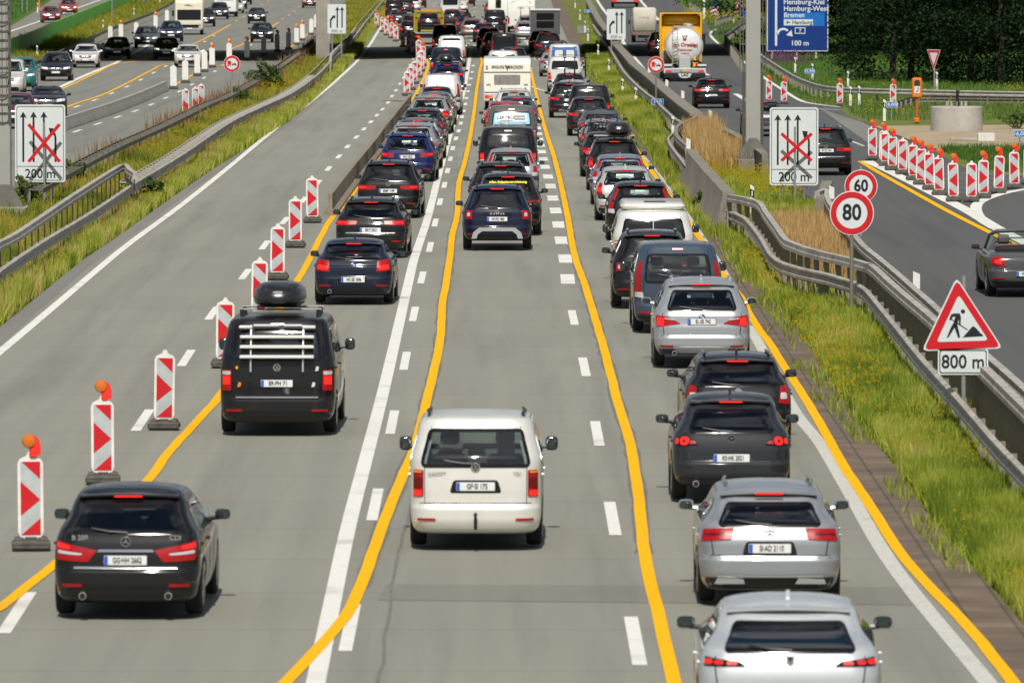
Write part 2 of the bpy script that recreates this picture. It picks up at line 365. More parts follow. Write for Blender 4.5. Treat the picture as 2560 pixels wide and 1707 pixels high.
def badge(kind, parent, loc, size=.07):
    mb = MB(); x0, y0, z0 = 0, 0, 0
    def ring(cx, cz, r_, w_, n=18, m=0):
        vs = []; fs = []
        for i in range(n):
            q = 2 * math.pi * i / n
            for rr in (r_, r_ - w_):
                for yy in (-.008, .006): vs.append((cx + rr * math.cos(q), yy, cz + rr * math.sin(q)))
        for i in range(n):
            a = i * 4; b = ((i + 1) % n) * 4; fs += [(a, b, b + 2, a + 2), (a, a + 1, b + 1, b), (a + 2, b + 2, b + 3, a + 3)]
        mb.add(vs, fs, m)
    if kind == 'vw':
        mb.lathe([(size * .98, 0), (size * .98, -.004)], (0, 0, 0), 'Y', 18, 1)
        ring(0, 0, size, size * .16)
        for a, b in (((-.5, .62), (0, -.0)), ((.5, .62), (0, -.0)), ((-.78, .2), (-.36, -.72)), ((-.36, -.72), (0, .06)), ((0, .06), (.36, -.72)), ((.36, -.72), (.78, .2))):
            ax, az, bx, bz = a[0] * size, a[1] * size, b[0] * size, b[1] * size; L_ = math.hypot(bx - ax, bz - az)
            mb.box(((ax + bx) / 2, -.008, (az + bz) / 2), (L_, .006, size * .15), 0, ry=-math.atan2(bz - az, bx - ax))
    elif kind == 'roundel':
        mb.lathe([(size * .8, 0), (size * .8, -.006)], (0, 0, 0), 'Y', 18, 2); ring(0, 0, size, size * .24, m=1); ring(0, 0, size, size * .05)
        for q in (0, math.pi):
            mb.prism([(0, 0)] + [(size * .76 * math.cos(q + i * math.pi / 8), size * .76 * math.sin(q + i * math.pi / 8)) for i in range(5)], -.008, -.006, 3)
    elif kind == 'star':
        ring(0, 0, size, size * .1)
        for q in (90, 210, 330): mb.prism([(size * .93 * math.cos(R(q)), size * .93 * math.sin(R(q))), (size * .13 * math.cos(R(q + 60)), size * .13 * math.sin(R(q + 60))), (size * .13 * math.cos(R(q - 60)), size * .13 * math.sin(R(q - 60)))], -.008, .004, 0)
    elif kind == 'rings':
        for i in range(4): ring((i - 1.5) * size * 1.1, 0, size * .72, size * .16)
    elif kind == 'wings':
        ring(0, 0, size, size * .12)
        mb.prism([(-.8 * size, .35 * size), (-.2 * size, -.1 * size), (.2 * size, -.1 * size), (.8 * size, .35 * size), (.2 * size, .12 * size), (-.2 * size, .12 * size)], -.008, .004, 0)
    elif kind == 'shield':
        mb.prism([(-.7 * size, .9 * size), (.7 * size, .9 * size), (.6 * size, -.3 * size), (0, -.9 * size), (-.6 * size, -.3 * size)], -.008, .004, 0)
        mb.prism([(-.4 * size, .6 * size), (.4 * size, .6 * size), (0, -.4 * size)], -.010, -.008, 1)
    else: mb.lathe([(size, 0), (size, -.006), (size * .8, -.01)], (0, 0, 0), 'Y', 16, 0)
    return mb.build('badge', [M_CHR, M_BLACK, M_PLW, M_PLB], parent, loc=loc)
def plate(parent, loc, txt, tilt=0.0, w=.52, yellow=False, front=False, name='number_plate'):
    mb = MB(); mb.box((0, 0, 0), (w, .012, .115), 0, bev=.004); mb.box((-w / 2 + .026, -.0075, 0), (.044, .004, .105), 1)
    mb.box((0, .006, 0), (w + .02, .01, .135), 2)
    o = mb.build(name, [M_PLY if yellow else M_PLW, M_PLB, M_BLACK], parent, loc=loc, rot=(tilt, 0, math.pi if front else 0))
    if txt: link('lettering', text_mesh(txt, .098, M_INK, .001, bold=.002, sx=min(1.0, 6.6 / max(6.6, len(txt)) * 1.0)), o, (.022, -.0115, 0), (math.pi / 2, 0, 0))
    return o
LIGHTS = {  # right-hand side quads (inner-bottom, outer-bottom, outer-top, inner-top), fraction of half width; material letters
 'suv': [([(.52, .80), (1.02, .84), (1.02, .97), (.50, .93)], 'r'), ([(.78, .86), (1.0, .88), (1.0, .94), (.78, .92)], 'l')],
 'wide': [([(.42, .83), (1.05, .80), (1.05, .95), (.40, .93)], 'r'), ([(.72, .86), (1.0, .85), (1.0, .92), (.72, .91)], 'l')],
 'hatch': [([(.60, .72), (1.0, .74), (1.04, 1.0), (.66, .97)], 'r'), ([(.66, .76), (.95, .78), (.96, .88), (.68, .87)], 'l')],
 'mpv': [([(.52, .70), (1.0, .72), (1.04, .95), (.40, .84)], 'r'), ([(.62, .78), (.98, .80), (.98, .84), (.6, .80)], 'c'), ([(.78, .85), (1.0, .87), (1.0, .93), (.78, .89)], 'l')],
 'bmwx': [([(.45, .84), (1.0, .78), (1.05, 1.0), (.72, .97)], 'r'), ([(.80, .80), (.98, .80), (.98, .96), (.82, .95)], 'l'), ([(.55, .90), (.80, .93), (.80, .95), (.6, .93)], 'c')],
 'van': [([(.80, .74), (1.0, .74), (1.0, 1.08), (.80, 1.08)], 'r'), ([(.82, .84), (.98, .84), (.98, .98), (.82, .98)], 'l'), ([(.81, 1.0), (.99, 1.0), (.99, 1.06), (.81, 1.06)], 'c')],
 'caddy': [([(.80, .72), (.99, .72), (.99, 1.08), (.80, 1.08)], 'r'), ([(.82, .73), (.97, .73), (.97, .81), (.82, .81)], 'l'), ([(.81, .84), (.97, .84), (.97, .98), (.81, .98)], 'd'), ([(.82, 1.04), (.98, 1.04), (.98, 1.07), (.82, 1.07)], 'a')],
 'vert': [([(.78, .72), (1.03, .74), (1.0, 1.08), (.84, 1.05)], 'r'), ([(.80, .80), (1.0, .82), (.98, .95), (.83, .93)], 'l')],
 'tall': [([(.80, .62), (1.0, .62), (1.0, 1.1), (.82, 1.1)], 'r'), ([(.82, .66), (.98, .66), (.98, .82), (.83, .82)], 'l'), ([(.83, .9), (.98, .9), (.98, 1.06), (.84, 1.06)], 'l'), ([(.82, .84), (.98, .84), (.98, .88), (.82, .88)], 'c')],
 'pillar': [([(.84, .82), (1.04, .84), (1.0, 1.45), (.88, 1.45)], 'r'), ([(.78, .72), (1.03, .74), (1.03, .84), (.80, .84)], 'c')],
 'pillarw': [([(.86, .8), (1.03, .8), (.98, 1.38), (.88, 1.38)], 'c'), ([(.89, .84), (.97, .84), (.95, 1.1), (.9, 1.1)], 'r')],
 'box4': [([(.72, .80), (.96, .80), (.96, 1.02), (.72, 1.02)], 'k'), ([(.745, .82), (.935, .82), (.935, 1.0), (.745, 1.0)], 'r'), ([(.80, .87), (.88, .87), (.88, .95), (.80, .95)], 'c'), ],
 'round': [([(.58, .85), (1.0, .83), (1.0, .96), (.62, .90)], 'k'), ([(.75, .845), (.91, .845), (.91, .965), (.75, .965)], 'L'), ([(.79, .88), (.87, .88), (.87, .93), (.79, .93)], 'D'), ([(.6, .87), (.74, .86), (.74, .92), (.64, .90)], 'r'), ([(.94, .86), (1.0, .86), (1.0, .94), (.94, .94)], 'l')],
 'bars': [([(.50, .88), (1.02, .88), (1.02, .97), (.58, .93)], 'k'), ([(.60, .895), (.72, .895), (.72, .93), (.60, .925)], 'l'), ([(.76, .9), (.86, .9), (.86, .94), (.76, .935)], 'l'), ([(.89, .9), (1.0, .9), (1.0, .95), (.89, .945)], 'l')],
 'estate': [([(.55, .83), (1.03, .80), (1.03, .95), (.53, .97)], 'r'), ([(.66, .88), (.98, .87), (.98, .90), (.66, .91)], 'd')],
 'skoda': [([(.76, .74), (1.03, .70), (1.03, 1.02), (.84, .99)], 'r'), ([(.80, .80), (.95, .80), (.95, .90), (.82, .90)], 'c')],
 'duster': [([(.76, .80), (.98, .80), (.98, 1.02), (.76, 1.02)], 'r'), ([(.82, .87), (.92, .87), (.92, .96), (.82, .96)], 'c'), ([(.84, .97), (.9, .97), (.9, 1.0), (.84, 1.0)], 'l')],
 'beetle': [([(.58, .68), (.98, .72), (.96, .90), (.62, .90)], 'r'), ([(.68, .74), (.88, .76), (.88, .83), (.70, .83)], 'l')],
}
LM = {'r': M_REDL, 'l': M_LIT, 'c': M_CLEAR, 'k': M_TRIM, 'a': M_AMB, 'd': mat('dark_red_lens', (.12, .004, .005), .2)}
CARS = []
def vehicle(name, label, cat, px, py, kind='hatch', W=1.8, L=4.4, H=1.5, col=None, pname='black', lights='suv', front=False, yaw=0.0, near=True, plate_t='', plate_z=.82,
            tint='mid', bdg=None, rails=None, fin=True, wiper=True, exhaust=0, skid=None, gs=.36, zb=None, group=None, seams=True, chrome=False, bumper='k', spoiler=True, lamp3=True,
            glassq=None, holes=True, ant=False, mirc=None, drl='h', refl=True, handle=False, rearglass=True, zoff=0.0, loc=None, parent=None, rim=True, lit=True, rglassmat=None, side_glass=True, mirrors=True, grille=True, sideclad=False):
    b = Body(kind, W, L, H, zb, gs, near); zb = b.zb
    mp = paint(pname, col) if col is not None else M_BLACK
    roh = .82 if kind not in ('van',) else .95; foh = .86; wr = .335 if kind != 'suv' else .36
    p = loc if loc is not None else G(px, py)
    rz = R(-yaw) + (math.pi if front else 0)
    fw = Vector((-math.sin(rz), math.cos(rz), 0))
    if loc is None: p = p - fw * ((roh - .08) if not front else (L - foh + .08))
    p.z = gz(p.y + (fw.y * L / 2)) + .024 + zoff
    e = empty(name, label, cat, p, rz, group)
    e.rotation_euler = (math.atan((gz(p.y + fw.y * L) - gz(p.y)) / L) if not zoff else 0, 0, rz)
    CARS.append(e)
    vn = kind in ('van', 'boxvan')
    # window quads
    gt = H - (.2 if not vn else .22); gb = zb + (.03 if kind != 'sedan' else .10)
    rq = glassq or ([(-.80, gb), (.80, gb), (.82, gt), (-.82, gt)])
    wz0 = zb + .06 if not vn else zb + .05
    wq = [(-.92, wz0), (.92, wz0), (.86, H - .13), (-.86, H - .13)]
    K = b.K; lvt = b.lev(gt); lvb = b.lev(wz0 + .02)
    y0b = lvb[1] + .42; y0t = lvt[1] + .42; y1b = lvb[2] - .42; y1t = lvt[2] - .40
    if kind == 'sedan': y0b += .1
    sz0, sz1 = zb + .02 if vn else zb + .055, gt + .02
    L_ = lambda f, lo, hi: lo + (hi - lo) * f
    cuts = [(0, .22), (.24, .60), (.62, 1.0)] if not vn else [(.02, .3), (.33, .66), (.69, 1.0)]
    sq = [[(L_(f0, y0b, y1b), sz0), (L_(f1, y0b, y1b), sz0), (L_(f1, y0t, y1t), sz1), (L_(f0, y0t, y1t), sz1)] for f0, f1 in cuts]
    hs = []
    if near and holes and kind != 'cabrio':
        if rearglass: hs.append(inquad(rq, 'R', .01))
        hs.append(inquad(wq, 'F', .02))
        if side_glass:
            for q in sq:
                for sg in (1, -1): hs.append(inquad(q, 'S', .0, sg))
    b.mesh(hs).build('body', [mp, M_UNDER], e, smooth=40)
    gm = {'clear': M_GCL, 'mid': M_GMID, 'dark': M_GDK}[tint]
    if not (near and holes): gm = M_GLAZEB
    if kind != 'cabrio':
        if rearglass:
            mb = MB(); b.patch(mb, 'R', rq, .007, .09, 14, 7, .05, 0, 1); mb.build('rear_window', [rglassmat or gm, M_GLAZEB], e, smooth=50)
        mb = MB(); b.patch(mb, 'F', wq, .007, .08, 14, 7, .06, 0, 1); mb.build('windscreen', [M_GCL if near and holes else M_GLAZEB, M_GLAZEB], e, smooth=50)
        if side_glass and (near or front or True):
            for sg in (1, -1):
                for q in sq:
                    mb = MB(); b.patch(mb, 'S', q, .006, .03, 4, 4, .03, 0, 1, sg=sg); mb.build('side_window', [gm if tint != 'clear' else M_GMID, M_GLAZEB], e, smooth=50)
    # interior
    if near and holes and kind != 'cabrio':
        mb = MB(); mb.box((0, L / 2, .42), (W * .86, L * .62, .2)); yf = b.lev(zb)[2]
        mb.box((0, yf - .35, zb - .08), (W * .8, .5, .22), bev=.05)
        for sx in (-.38, .38):
            ys = yf - 1.55; mb.box((sx, ys, .78), (.5, .18, .75), rx=-.15, bev=.06); superell(mb, (sx, ys - .08, zb + .28), (.27, .13, .2))
        ys = b.lev(zb)[1] + 1.05
        mb.box((0, ys, .74), (W * .7, .16, .56), rx=-.15, bev=.06)
        for sx in (-.4, 0, .4): superell(mb, (sx, ys - .06, zb + .14), (.24, .11, .15))
        mb.tube([(-.38, yf - .75, zb + .05), (-.38, yf - .8, zb + .12)], .17, 12)
        mb.build('interior', [M_INT], e)
    # wheels
    tw = .215; tm, rm = wheel_meshes(wr, tw)
    arch = MB()
    for yw in (roh, L - foh):
        lv = b.lev(.42)
        for sg in (1, -1):
            xo = abs(b.side(lv, 1, yw, 0)[0])
            o = link('wheel', tm, e, (sg * (xo - tw / 2 + .012), yw, wr), (0, 0, 0 if sg > 0 else math.pi))
            if rim: link('rim', rm, o)
            n = 20; o0 = len(arch.v); arch.v.append(b.side(b.lev(.36), sg, yw, .004))
            for i in range(n + 1):
                a = math.pi * i / n; zz = .30 + (wr + .075) * math.sin(a); arch.v.append(b.side(b.lev(max(zz, .26)), sg, yw + (wr + .075) * math.cos(a), .005)); arch.v[-1] = (arch.v[-1][0], arch.v[-1][1], max(zz, .22))
            for i in range(n): arch.f.append((o0, o0 + 1 + i, o0 + 2 + i)); arch.m.append(0)
    arch.build('wheel_arch', [M_UNDER], e, smooth=60)
    mode = 'F' if front else 'R'
    mk = MB
    # lights
    Ls = LIGHTS[lights]
    if not front or True:
        for sg in (1, -1):
            mb = MB(); mats = []; k = 0
            for q, c in Ls:
                if c == 'l' and not lit: c = 'r'
                qq = [(sg * a, z) for a, z in q]
                if sg < 0: qq = [qq[1], qq[0], qq[3], qq[2]]
                mats.append(LM[c.lower()]); b.patch(mb, 'R', qq, .012 + .004 * k, .055 if c in 'LD' else .02, 6, 4, 0, k, k, skirt=.02); k += 1
            mb.build('tail_light', mats, e, smooth=50)
    if front or near:
        for sg in (1, -1):
            mb = MB(); hz = .66 if not vn else .80
            for k, (q, c) in enumerate((([(.50, hz), (1.02, hz + .05), (1.02, hz + .17), (.52, hz + .13)], M_HEAD if (front and drl != 'off') else M_CLEAR), ([(.58, hz + .03), (.78, hz + .06), (.78, hz + .12), (.6, hz + .10)], {'h': M_HLIT, 'd': M_DRL, 'off': M_CLEAR}[drl] if front else M_CLEAR))):
                qq = [(sg * a, z) for a, z in q]
                if sg < 0: qq = [qq[1], qq[0], qq[3], qq[2]]
                b.patch(mb, 'F', qq, .01 + .004 * k, .02, 6, 4, 0, k, k, skirt=.02)
            mb.build('headlight', [M_HEAD if front and drl != 'off' else M_CLEAR, {'h': M_HLIT, 'd': M_DRL, 'off': M_CLEAR}[drl] if front else M_CLEAR], e, smooth=50)
    if front:
        hz = .66 if not vn else .80
        mb = MB(); b.patch(mb, 'F', [(-.46, hz - .04), (.46, hz - .04), (.50, hz + .12), (-.50, hz + .12)], .008, .04, 8, 4)
        b.patch(mb, 'F', [(-.8, .27), (.8, .27), (.72, .44), (-.72, .44)], .01, .04, 8, 4); mb.build('grille', [M_TRIM], e, smooth=50)
        mb = MB()
        for i in range(3): b.patch(mb, 'F', [(-.47, hz - .01 + i * .04), (.47, hz - .01 + i * .04), (.47, hz + .005 + i * .04), (-.47, hz + .005 + i * .04)], .014, 0, 8, 1)
        b.patch(mb, 'F', [(-.75, .25), (.75, .25), (.75, .275), (-.75, .275)], .016, 0, 8, 1)
        mb.build('chrome_strip', [M_CHR], e, smooth=50)
        plate(e, (0, L + .03, .5), plate_t, 0, front=True)
        if bdg: o = badge(bdg, e, (0, L - .015, hz + .05), .075); o.rotation_euler = (0, 0, math.pi)
        # bonnet gap
        mb = MB(); b.patch(mb, 'F', [(-.9, hz + .175), (.9, hz + .175), (.9, hz + .185), (-.9, hz + .185)], .004, 0, 12, 1); mb.build('panel_gap', [M_TRIM], e)
    else:
        # bumper lower
        if bumper:
            mb = MB(); b.patch(mb, 'R', [(-.98, .215 if kind != 'suv' else .26), (.98, .215 if kind != 'suv' else .26), (1.0, .36), (-1.0, .36)], .006, .03, 14, 4); mb.build('bumper_valance', [M_BLACK if bumper == 'k' else LM.get(bumper, M_BLACK)], e, smooth=50)
        if skid:
            mb = MB(); b.patch(mb, 'R', [(-.62, .28), (.62, .28), (.55, .40), (-.55, .40)], .02, .05, 12, 4); mb.build('skid_plate', [M_SILV], e, smooth=50)
        if seams and near:
            mb = MB()
            b.patch(mb, 'R', [(-.86, .628), (.86, .628), (.86, .640), (-.86, .640)], .003, 0, 14, 1)
            zt = zb + .0
            for sg in (1, -1):
                q = [(.80, .64), (.815, .64), (.875, zt), (.86, zt)]
                if vn: q = [(.775, .64), (.785, .64), (.79, H - .16), (.78, H - .16)]
                q = [(sg * a, z) for a, z in q]
                if sg < 0: q = [q[1], q[0], q[3], q[2]]
                b.patch(mb, 'R', q, .003, 0, 1, 6)
            b.patch(mb, 'R', [(-1.3, .600), (1.3, .600), (1.3, .607), (-1.3, .607)], .003, 0, 18, 1)
            mb.build('panel_gap', [M_TRIM], e, smooth=60)
        if refl:
            for sg in (1, -1):
                mb = MB(); q = [(.62, .40), (.92, .40), (.92, .435), (.62, .435)]; q = [(sg * a, z) for a, z in q]
                if sg < 0: q = [q[1], q[0], q[3], q[2]]
                b.patch(mb, 'R', q, .012, .01, 4, 2); mb.build('reflector', [M_REDL], e)
        if lamp3:
            zz = H - .135; mb = MB(); ys = b.lev(zz)[1]
            if spoiler: mb.box((0, ys - .098, H - .0985), (.34, .016, .022))
            else: b.patch(mb, 'R', [(-.14, zz - .01), (.14, zz - .01), (.14, zz + .02), (-.14, zz + .02)], .012, .01, 4, 1)
            mb.build('brake_light', [M_LIT], e)
        if spoiler:
            ys = b.lev(H - .1)[1]; hw = b.lev(H - .1)[3] * W / 2; mb = MB()
            n = 8; vs = []
            for i in range(n + 1):
                x = (-1 + 2 * i / n) * hw * .93; cv = .05 * (x / hw)**2
                zt = H - .055 - .035 * (x / hw)**2
                vs += [(x, ys + .22 + cv, zt + .012), (x, ys - .10 + cv * 2, zt - .022), (x, ys - .10 + cv * 2, zt - .045), (x, ys + .1 + cv, zt - .075)]
            fs = []
            for i in range(n):
                for k in range(4): a = i * 4 + k; c = i * 4 + (k + 1) % 4; fs.append((a, c, c + 4, a + 4))
            fs += [(0, 1, 2, 3), tuple(n * 4 + k for k in (3, 2, 1, 0))]
            mb.add(vs, fs); mb.build('spoiler', [mp], e, smooth=40)
        py_ = b.lev(plate_z)[1]
        if near:
            mb = MB(); b.patch(mb, 'R', [(-.40, plate_z - .09), (.40, plate_z - .09), (.34, plate_z + .085), (-.34, plate_z + .085)], .003, .04, 6, 3); mb.build('plate_recess', [M_TRIM if chrome is None else mp], e)
        plate(e, (0, py_ - .02, plate_z), plate_t if near else '')
        if chrome:
            mb = MB(); b.patch(mb, 'R', [(-.40, plate_z + .10), (.40, plate_z + .10), (.38, plate_z + .13), (-.38, plate_z + .13)], .018, .01, 6, 2); mb.build('chrome_strip', [M_CHR], e)
        if handle: mb = MB(); b.patch(mb, 'R', [(-.72, .62), (.72, .62), (.72, .645), (-.72, .645)], .02, .008, 10, 1); mb.build('chrome_strip', [M_CHR], e)
        if bdg:
            bz = min(zb - .045, .97) if not vn else 1.12
            badge(bdg, e, (0, b.lev(bz)[1] - .015, bz), .062 if bdg != 'rings' else .05)
        if wiper and near and rearglass:
            lv0 = b.lev(gb + .03); lv1 = b.lev(gb + .07)
            mb = MB(); mb.tube([(.02, lv0[1] - .025, gb + .03), (-.2, lv0[1] - .035, gb + .045), (-.42, lv1[1] - .02, gb + .08)], .012, 6); mb.build('rear_wiper', [M_BLACK], e)
        for i in range(exhaust):
            sx = (-.52, .52)[i]; mb = MB(); mb.lathe([(.045, -.02), (.045, .18), (.035, .18), (.035, -.015)], (sx, .02, .29), 'Y', 14, 0, True); mb.lathe([(.037, -.024), (.037, -.018)], (sx, .02, .29), 'Y', 14, 1); mb.build('exhaust_pipe', [M_SILV, M_UNDER], e)
    # mirrors
    ym = b.lev(zb)[2] - .42; hw = b.side(b.lev(zb), 1, ym)[0]
    mz = zb + .08 if not vn else zb + .12; md = (.195, .10, .13) if not vn else (.175, .11, .20)
    if mirrors:
        for sg in (1, -1):
            mb = MB(); superell(mb, (sg * (hw + .12), ym, mz), md, e=.6); mb.tube([(sg * (hw - .03), ym, mz - .05), (sg * (hw + .08), ym, mz - .04)], .03, 6)
            o = mb.build('wing_mirror', [mirc or mp], e)
            m2 = MB(); superell(m2, (sg * (hw + .12), ym - md[1] / 2 + .003, mz), (md[0] * .84, .012, md[2] * .82), e=.6); m2.build('mirror_glass', [M_MIR], o)
    if rails:
        for sg in (1, -1):
            la = b.lev(H - .055); x = sg * la[3] * W / 2 * .94; y0, y1 = la[1] + .3, la[2] - .35; n = 6
            pts = [(x, y0 - .04, H - .09)] + [(x * (1 - .02 * abs(i - 3)), y0 + (y1 - y0) * i / n, H + .0) for i in range(n + 1)] + [(x, y1 + .05, H - .09)]
            mb = MB(); mb.tube(pts, .02, 6); mb.build('roof_rail', [rails], e)
    if fin: mb = MB(); yy = b.lev(H - .05)[1] + .32; mb.prism([(yy - .02, H - .02), (yy + .15, H - .02), (yy + .02, H + .065), (yy - .01, H + .06)], -.02, .02, plane='YZ'); mb.build('antenna', [mp], e)
    if ant: mb = MB(); yy = b.lev(H - .05)[1] + .3; mb.tube([(0, yy, H - .02), (0, yy - .12, H + .3)], .006, 5); mb.build('antenna', [M_BLACK], e)
    # door handle / door gaps on sides for near ones
    if near and seams:
        for sg in (1, -1):
            mb = MB()
            for yy in (y1b - .25 if not vn else L - 1.3, (y0b + y1b) / 2 + .1, y0b + .15): b.patch(mb, 'S', [(yy, .32), (yy + .01, .32), (yy + .01, zb), (yy, zb)], .003, 0, 1, 6, sg=sg)
            mb.build('door_gap', [M_TRIM], e, smooth=60)
            for yy in ((y0b + y1b) / 2 - .05, y0b + .1):
                mb = MB(); b.patch(mb, 'S', [(yy - .12, zb - .12), (yy + .06, zb - .12), (yy + .06, zb - .09), (yy - .12, zb - .09)], .03, .01, 2, 2, sg=sg); mb.build('door_handle', [mp], e)
    e['_b'] = 0; del e['_b']
    return e, b, mp
# ------------------------------------------------------------ surface materials
def nodes_mat(name):
    m = bpy.data.materials.new(name); m.use_nodes = True; t = m.node_tree; b = t.nodes['Principled BSDF']; _m[name] = m
    tc = t.nodes.new('ShaderNodeTexCoord'); return m, t, b, tc
def asphalt(name, base, stains=.14, joint=True):
    m, t, b, tc = nodes_mat(name); N = t.nodes.new; Lk = t.links.new
    mp = N('ShaderNodeMapping'); mp.inputs['Scale'].default_value = (1, .16, 1); Lk(tc.outputs['Object'], mp.inputs[0])
    n1 = N('ShaderNodeTexNoise'); n1.inputs['Scale'].default_value = .35; n1.inputs['Detail'].default_value = 8; n1.inputs['Roughness'].default_value = .62; Lk(mp.outputs[0], n1.inputs['Vector'])
    n2 = N('ShaderNodeTexNoise'); n2.inputs['Scale'].default_value = 26; n2.inputs['Detail'].default_value = 3; Lk(tc.outputs['Object'], n2.inputs['Vector'])
    # wheel-track bands: long streaks
    mp3 = N('ShaderNodeMapping'); mp3.inputs['Scale'].default_value = (1.5, .012, 1); Lk(tc.outputs['Object'], mp3.inputs[0])
    n3 = N('ShaderNodeTexNoise'); n3.inputs['Scale'].default_value = 1.0; n3.inputs['Detail'].default_value = 3; Lk(mp3.outputs[0], n3.inputs['Vector'])
    a = N('ShaderNodeMath'); a.operation = 'MULTIPLY_ADD'; a.inputs[1].default_value = .55; Lk(n1.outputs['Fac'], a.inputs[0])
    a2 = N('ShaderNodeMath'); a2.operation = 'MULTIPLY_ADD'; a2.inputs[1].default_value = .3; Lk(n2.outputs['Fac'], a2.inputs[0]); 
    a3 = N('ShaderNodeMath'); a3.operation = 'MULTIPLY'; a3.inputs[1].default_value = .62; Lk(n3.outputs['Fac'], a3.inputs[0]); Lk(a3.outputs[0], a2.inputs[2]); Lk(a2.outputs[0], a.inputs[2])
    r_ = N('ShaderNodeValToRGB'); e = r_.color_ramp.elements; e[0].position = .42; e[1].position = .95
    e[0].color = (*[c * (1 - stains) for c in base], 1); e[1].color = (*[c * (1 + stains) for c in base], 1)
    Lk(a.outputs[0], r_.inputs[0]); last = r_.outputs[0]
    if joint:
        # slab joints across and dark sealed cracks
        s = N('ShaderNodeSeparateXYZ'); Lk(tc.outputs['Object'], s.inputs[0])
        md = N('ShaderNodeMath'); md.operation = 'MODULO'; md.inputs[1].default_value = 5.0; Lk(s.outputs['Y'], md.inputs[0])
        lt = N('ShaderNodeMath'); lt.operation = 'LESS_THAN'; lt.inputs[1].default_value = .10; Lk(md.outputs[0], lt.inputs[0])
        ml = N('ShaderNodeMath'); ml.operation = 'MULTIPLY'; ml.inputs[1].default_value = .22; Lk(lt.outputs[0], ml.inputs[0])
        # per-slab tone
        fl = N('ShaderNodeMath'); fl.operation = 'SNAP'; fl.inputs[1].default_value = 5.0; Lk(s.outputs['Y'], fl.inputs[0])
        wn = N('ShaderNodeTexWhiteNoise'); wn.noise_dimensions = '1D'; Lk(fl.outputs[0], wn.inputs['W'])
        mw = N('ShaderNodeMath'); mw.operation = 'MULTIPLY_ADD'; mw.inputs[1].default_value = .05; Lk(wn.outputs[0], mw.inputs[0]); Lk(ml.outputs[0], mw.inputs[2])
        mx = N('ShaderNodeMix'); mx.data_type = 'RGBA'; Lk(mw.outputs[0], mx.inputs[0]); Lk(last, mx.inputs[6]); mx.inputs[7].default_value = (*[c * .35 for c in base], 1); last = mx.outputs[2]
    # tyre tracks and stains: long dark smears plus small oil drips
    mp5 = N('ShaderNodeMapping'); mp5.inputs['Scale'].default_value = (1.1, .035, 1); Lk(tc.outputs['Object'], mp5.inputs[0]); n5 = N('ShaderNodeTexNoise'); n5.inputs['Scale'].default_value = .9; n5.inputs['Detail'].default_value = 5; n5.inputs['Roughness'].default_value = .6; Lk(mp5.outputs[0], n5.inputs['Vector'])
    r5 = N('ShaderNodeValToRGB'); r5.color_ramp.elements[0].position = .50; r5.color_ramp.elements[1].position = .68; Lk(n5.outputs['Fac'], r5.inputs[0])
    n6 = N('ShaderNodeTexNoise'); n6.inputs['Scale'].default_value = 1.7; n6.inputs['Detail'].default_value = 9; n6.inputs['Roughness'].default_value = .8; Lk(tc.outputs['Object'], n6.inputs['Vector']); r6 = N('ShaderNodeValToRGB'); r6.color_ramp.elements[0].position = .60; r6.color_ramp.elements[1].position = .72; Lk(n6.outputs['Fac'], r6.inputs[0])
    m5 = N('ShaderNodeMath'); m5.operation = 'MULTIPLY_ADD'; m5.inputs[1].default_value = .24; Lk(r5.outputs[0], m5.inputs[0]); m6 = N('ShaderNodeMath'); m6.operation = 'MULTIPLY'; m6.inputs[1].default_value = .20; Lk(r6.outputs[0], m6.inputs[0]); Lk(m6.outputs[0], m5.inputs[2])
    x5 = N('ShaderNodeMix'); x5.data_type = 'RGBA'; Lk(m5.outputs[0], x5.inputs[0]); Lk(last, x5.inputs[6]); x5.inputs[7].default_value = (*[c * .3 for c in base], 1); last = x5.outputs[2]
    Lk(last, b.inputs['Base Color']); b.inputs['Roughness'].default_value = .85
    bp = N('ShaderNodeBump'); bp.inputs['Strength'].default_value = .25; bp.inputs['Distance'].default_value = .01; Lk(n2.outputs['Fac'], bp.inputs['Height']); Lk(bp.outputs[0], b.inputs['Normal'])
    return m
def marking(name, col, worn=.35):
    m, t, b, tc = nodes_mat(name); N = t.nodes.new; Lk = t.links.new
    n = N('ShaderNodeTexNoise'); n.inputs['Scale'].default_value = 9; n.inputs['Detail'].default_value = 8; n.inputs['Roughness'].default_value = .75; Lk(tc.outputs['Object'], n.inputs['Vector'])
    r_ = N('ShaderNodeValToRGB'); e = r_.color_ramp.elements; e[0].position = .25; e[1].position = .52; e[0].color = (*[c * (1 - worn) for c in col], 1); e[1].color = (*col, 1)
    Lk(n.outputs['Fac'], r_.inputs[0]); n2 = N('ShaderNodeTexNoise'); n2.inputs['Scale'].default_value = .55; n2.inputs['Detail'].default_value = 7; Lk(tc.outputs['Object'], n2.inputs['Vector'])
    r2 = N('ShaderNodeValToRGB'); r2.color_ramp.elements[0].position = .54; r2.color_ramp.elements[1].position = .74; Lk(n2.outputs['Fac'], r2.inputs[0]); mm = N('ShaderNodeMath'); mm.operation = 'MULTIPLY'; mm.inputs[1].default_value = min(.6, worn * 1.6); Lk(r2.outputs[0], mm.inputs[0])
    mx = N('ShaderNodeMix'); mx.data_type = 'RGBA'; Lk(mm.outputs[0], mx.inputs[0]); Lk(r_.outputs[0], mx.inputs[6]); mx.inputs[7].default_value = (.2, .19, .15, 1); Lk(mx.outputs[2], b.inputs['Base Color']); b.inputs['Roughness'].default_value = .8; b.inputs['Specular IOR Level'].default_value = .12; return m
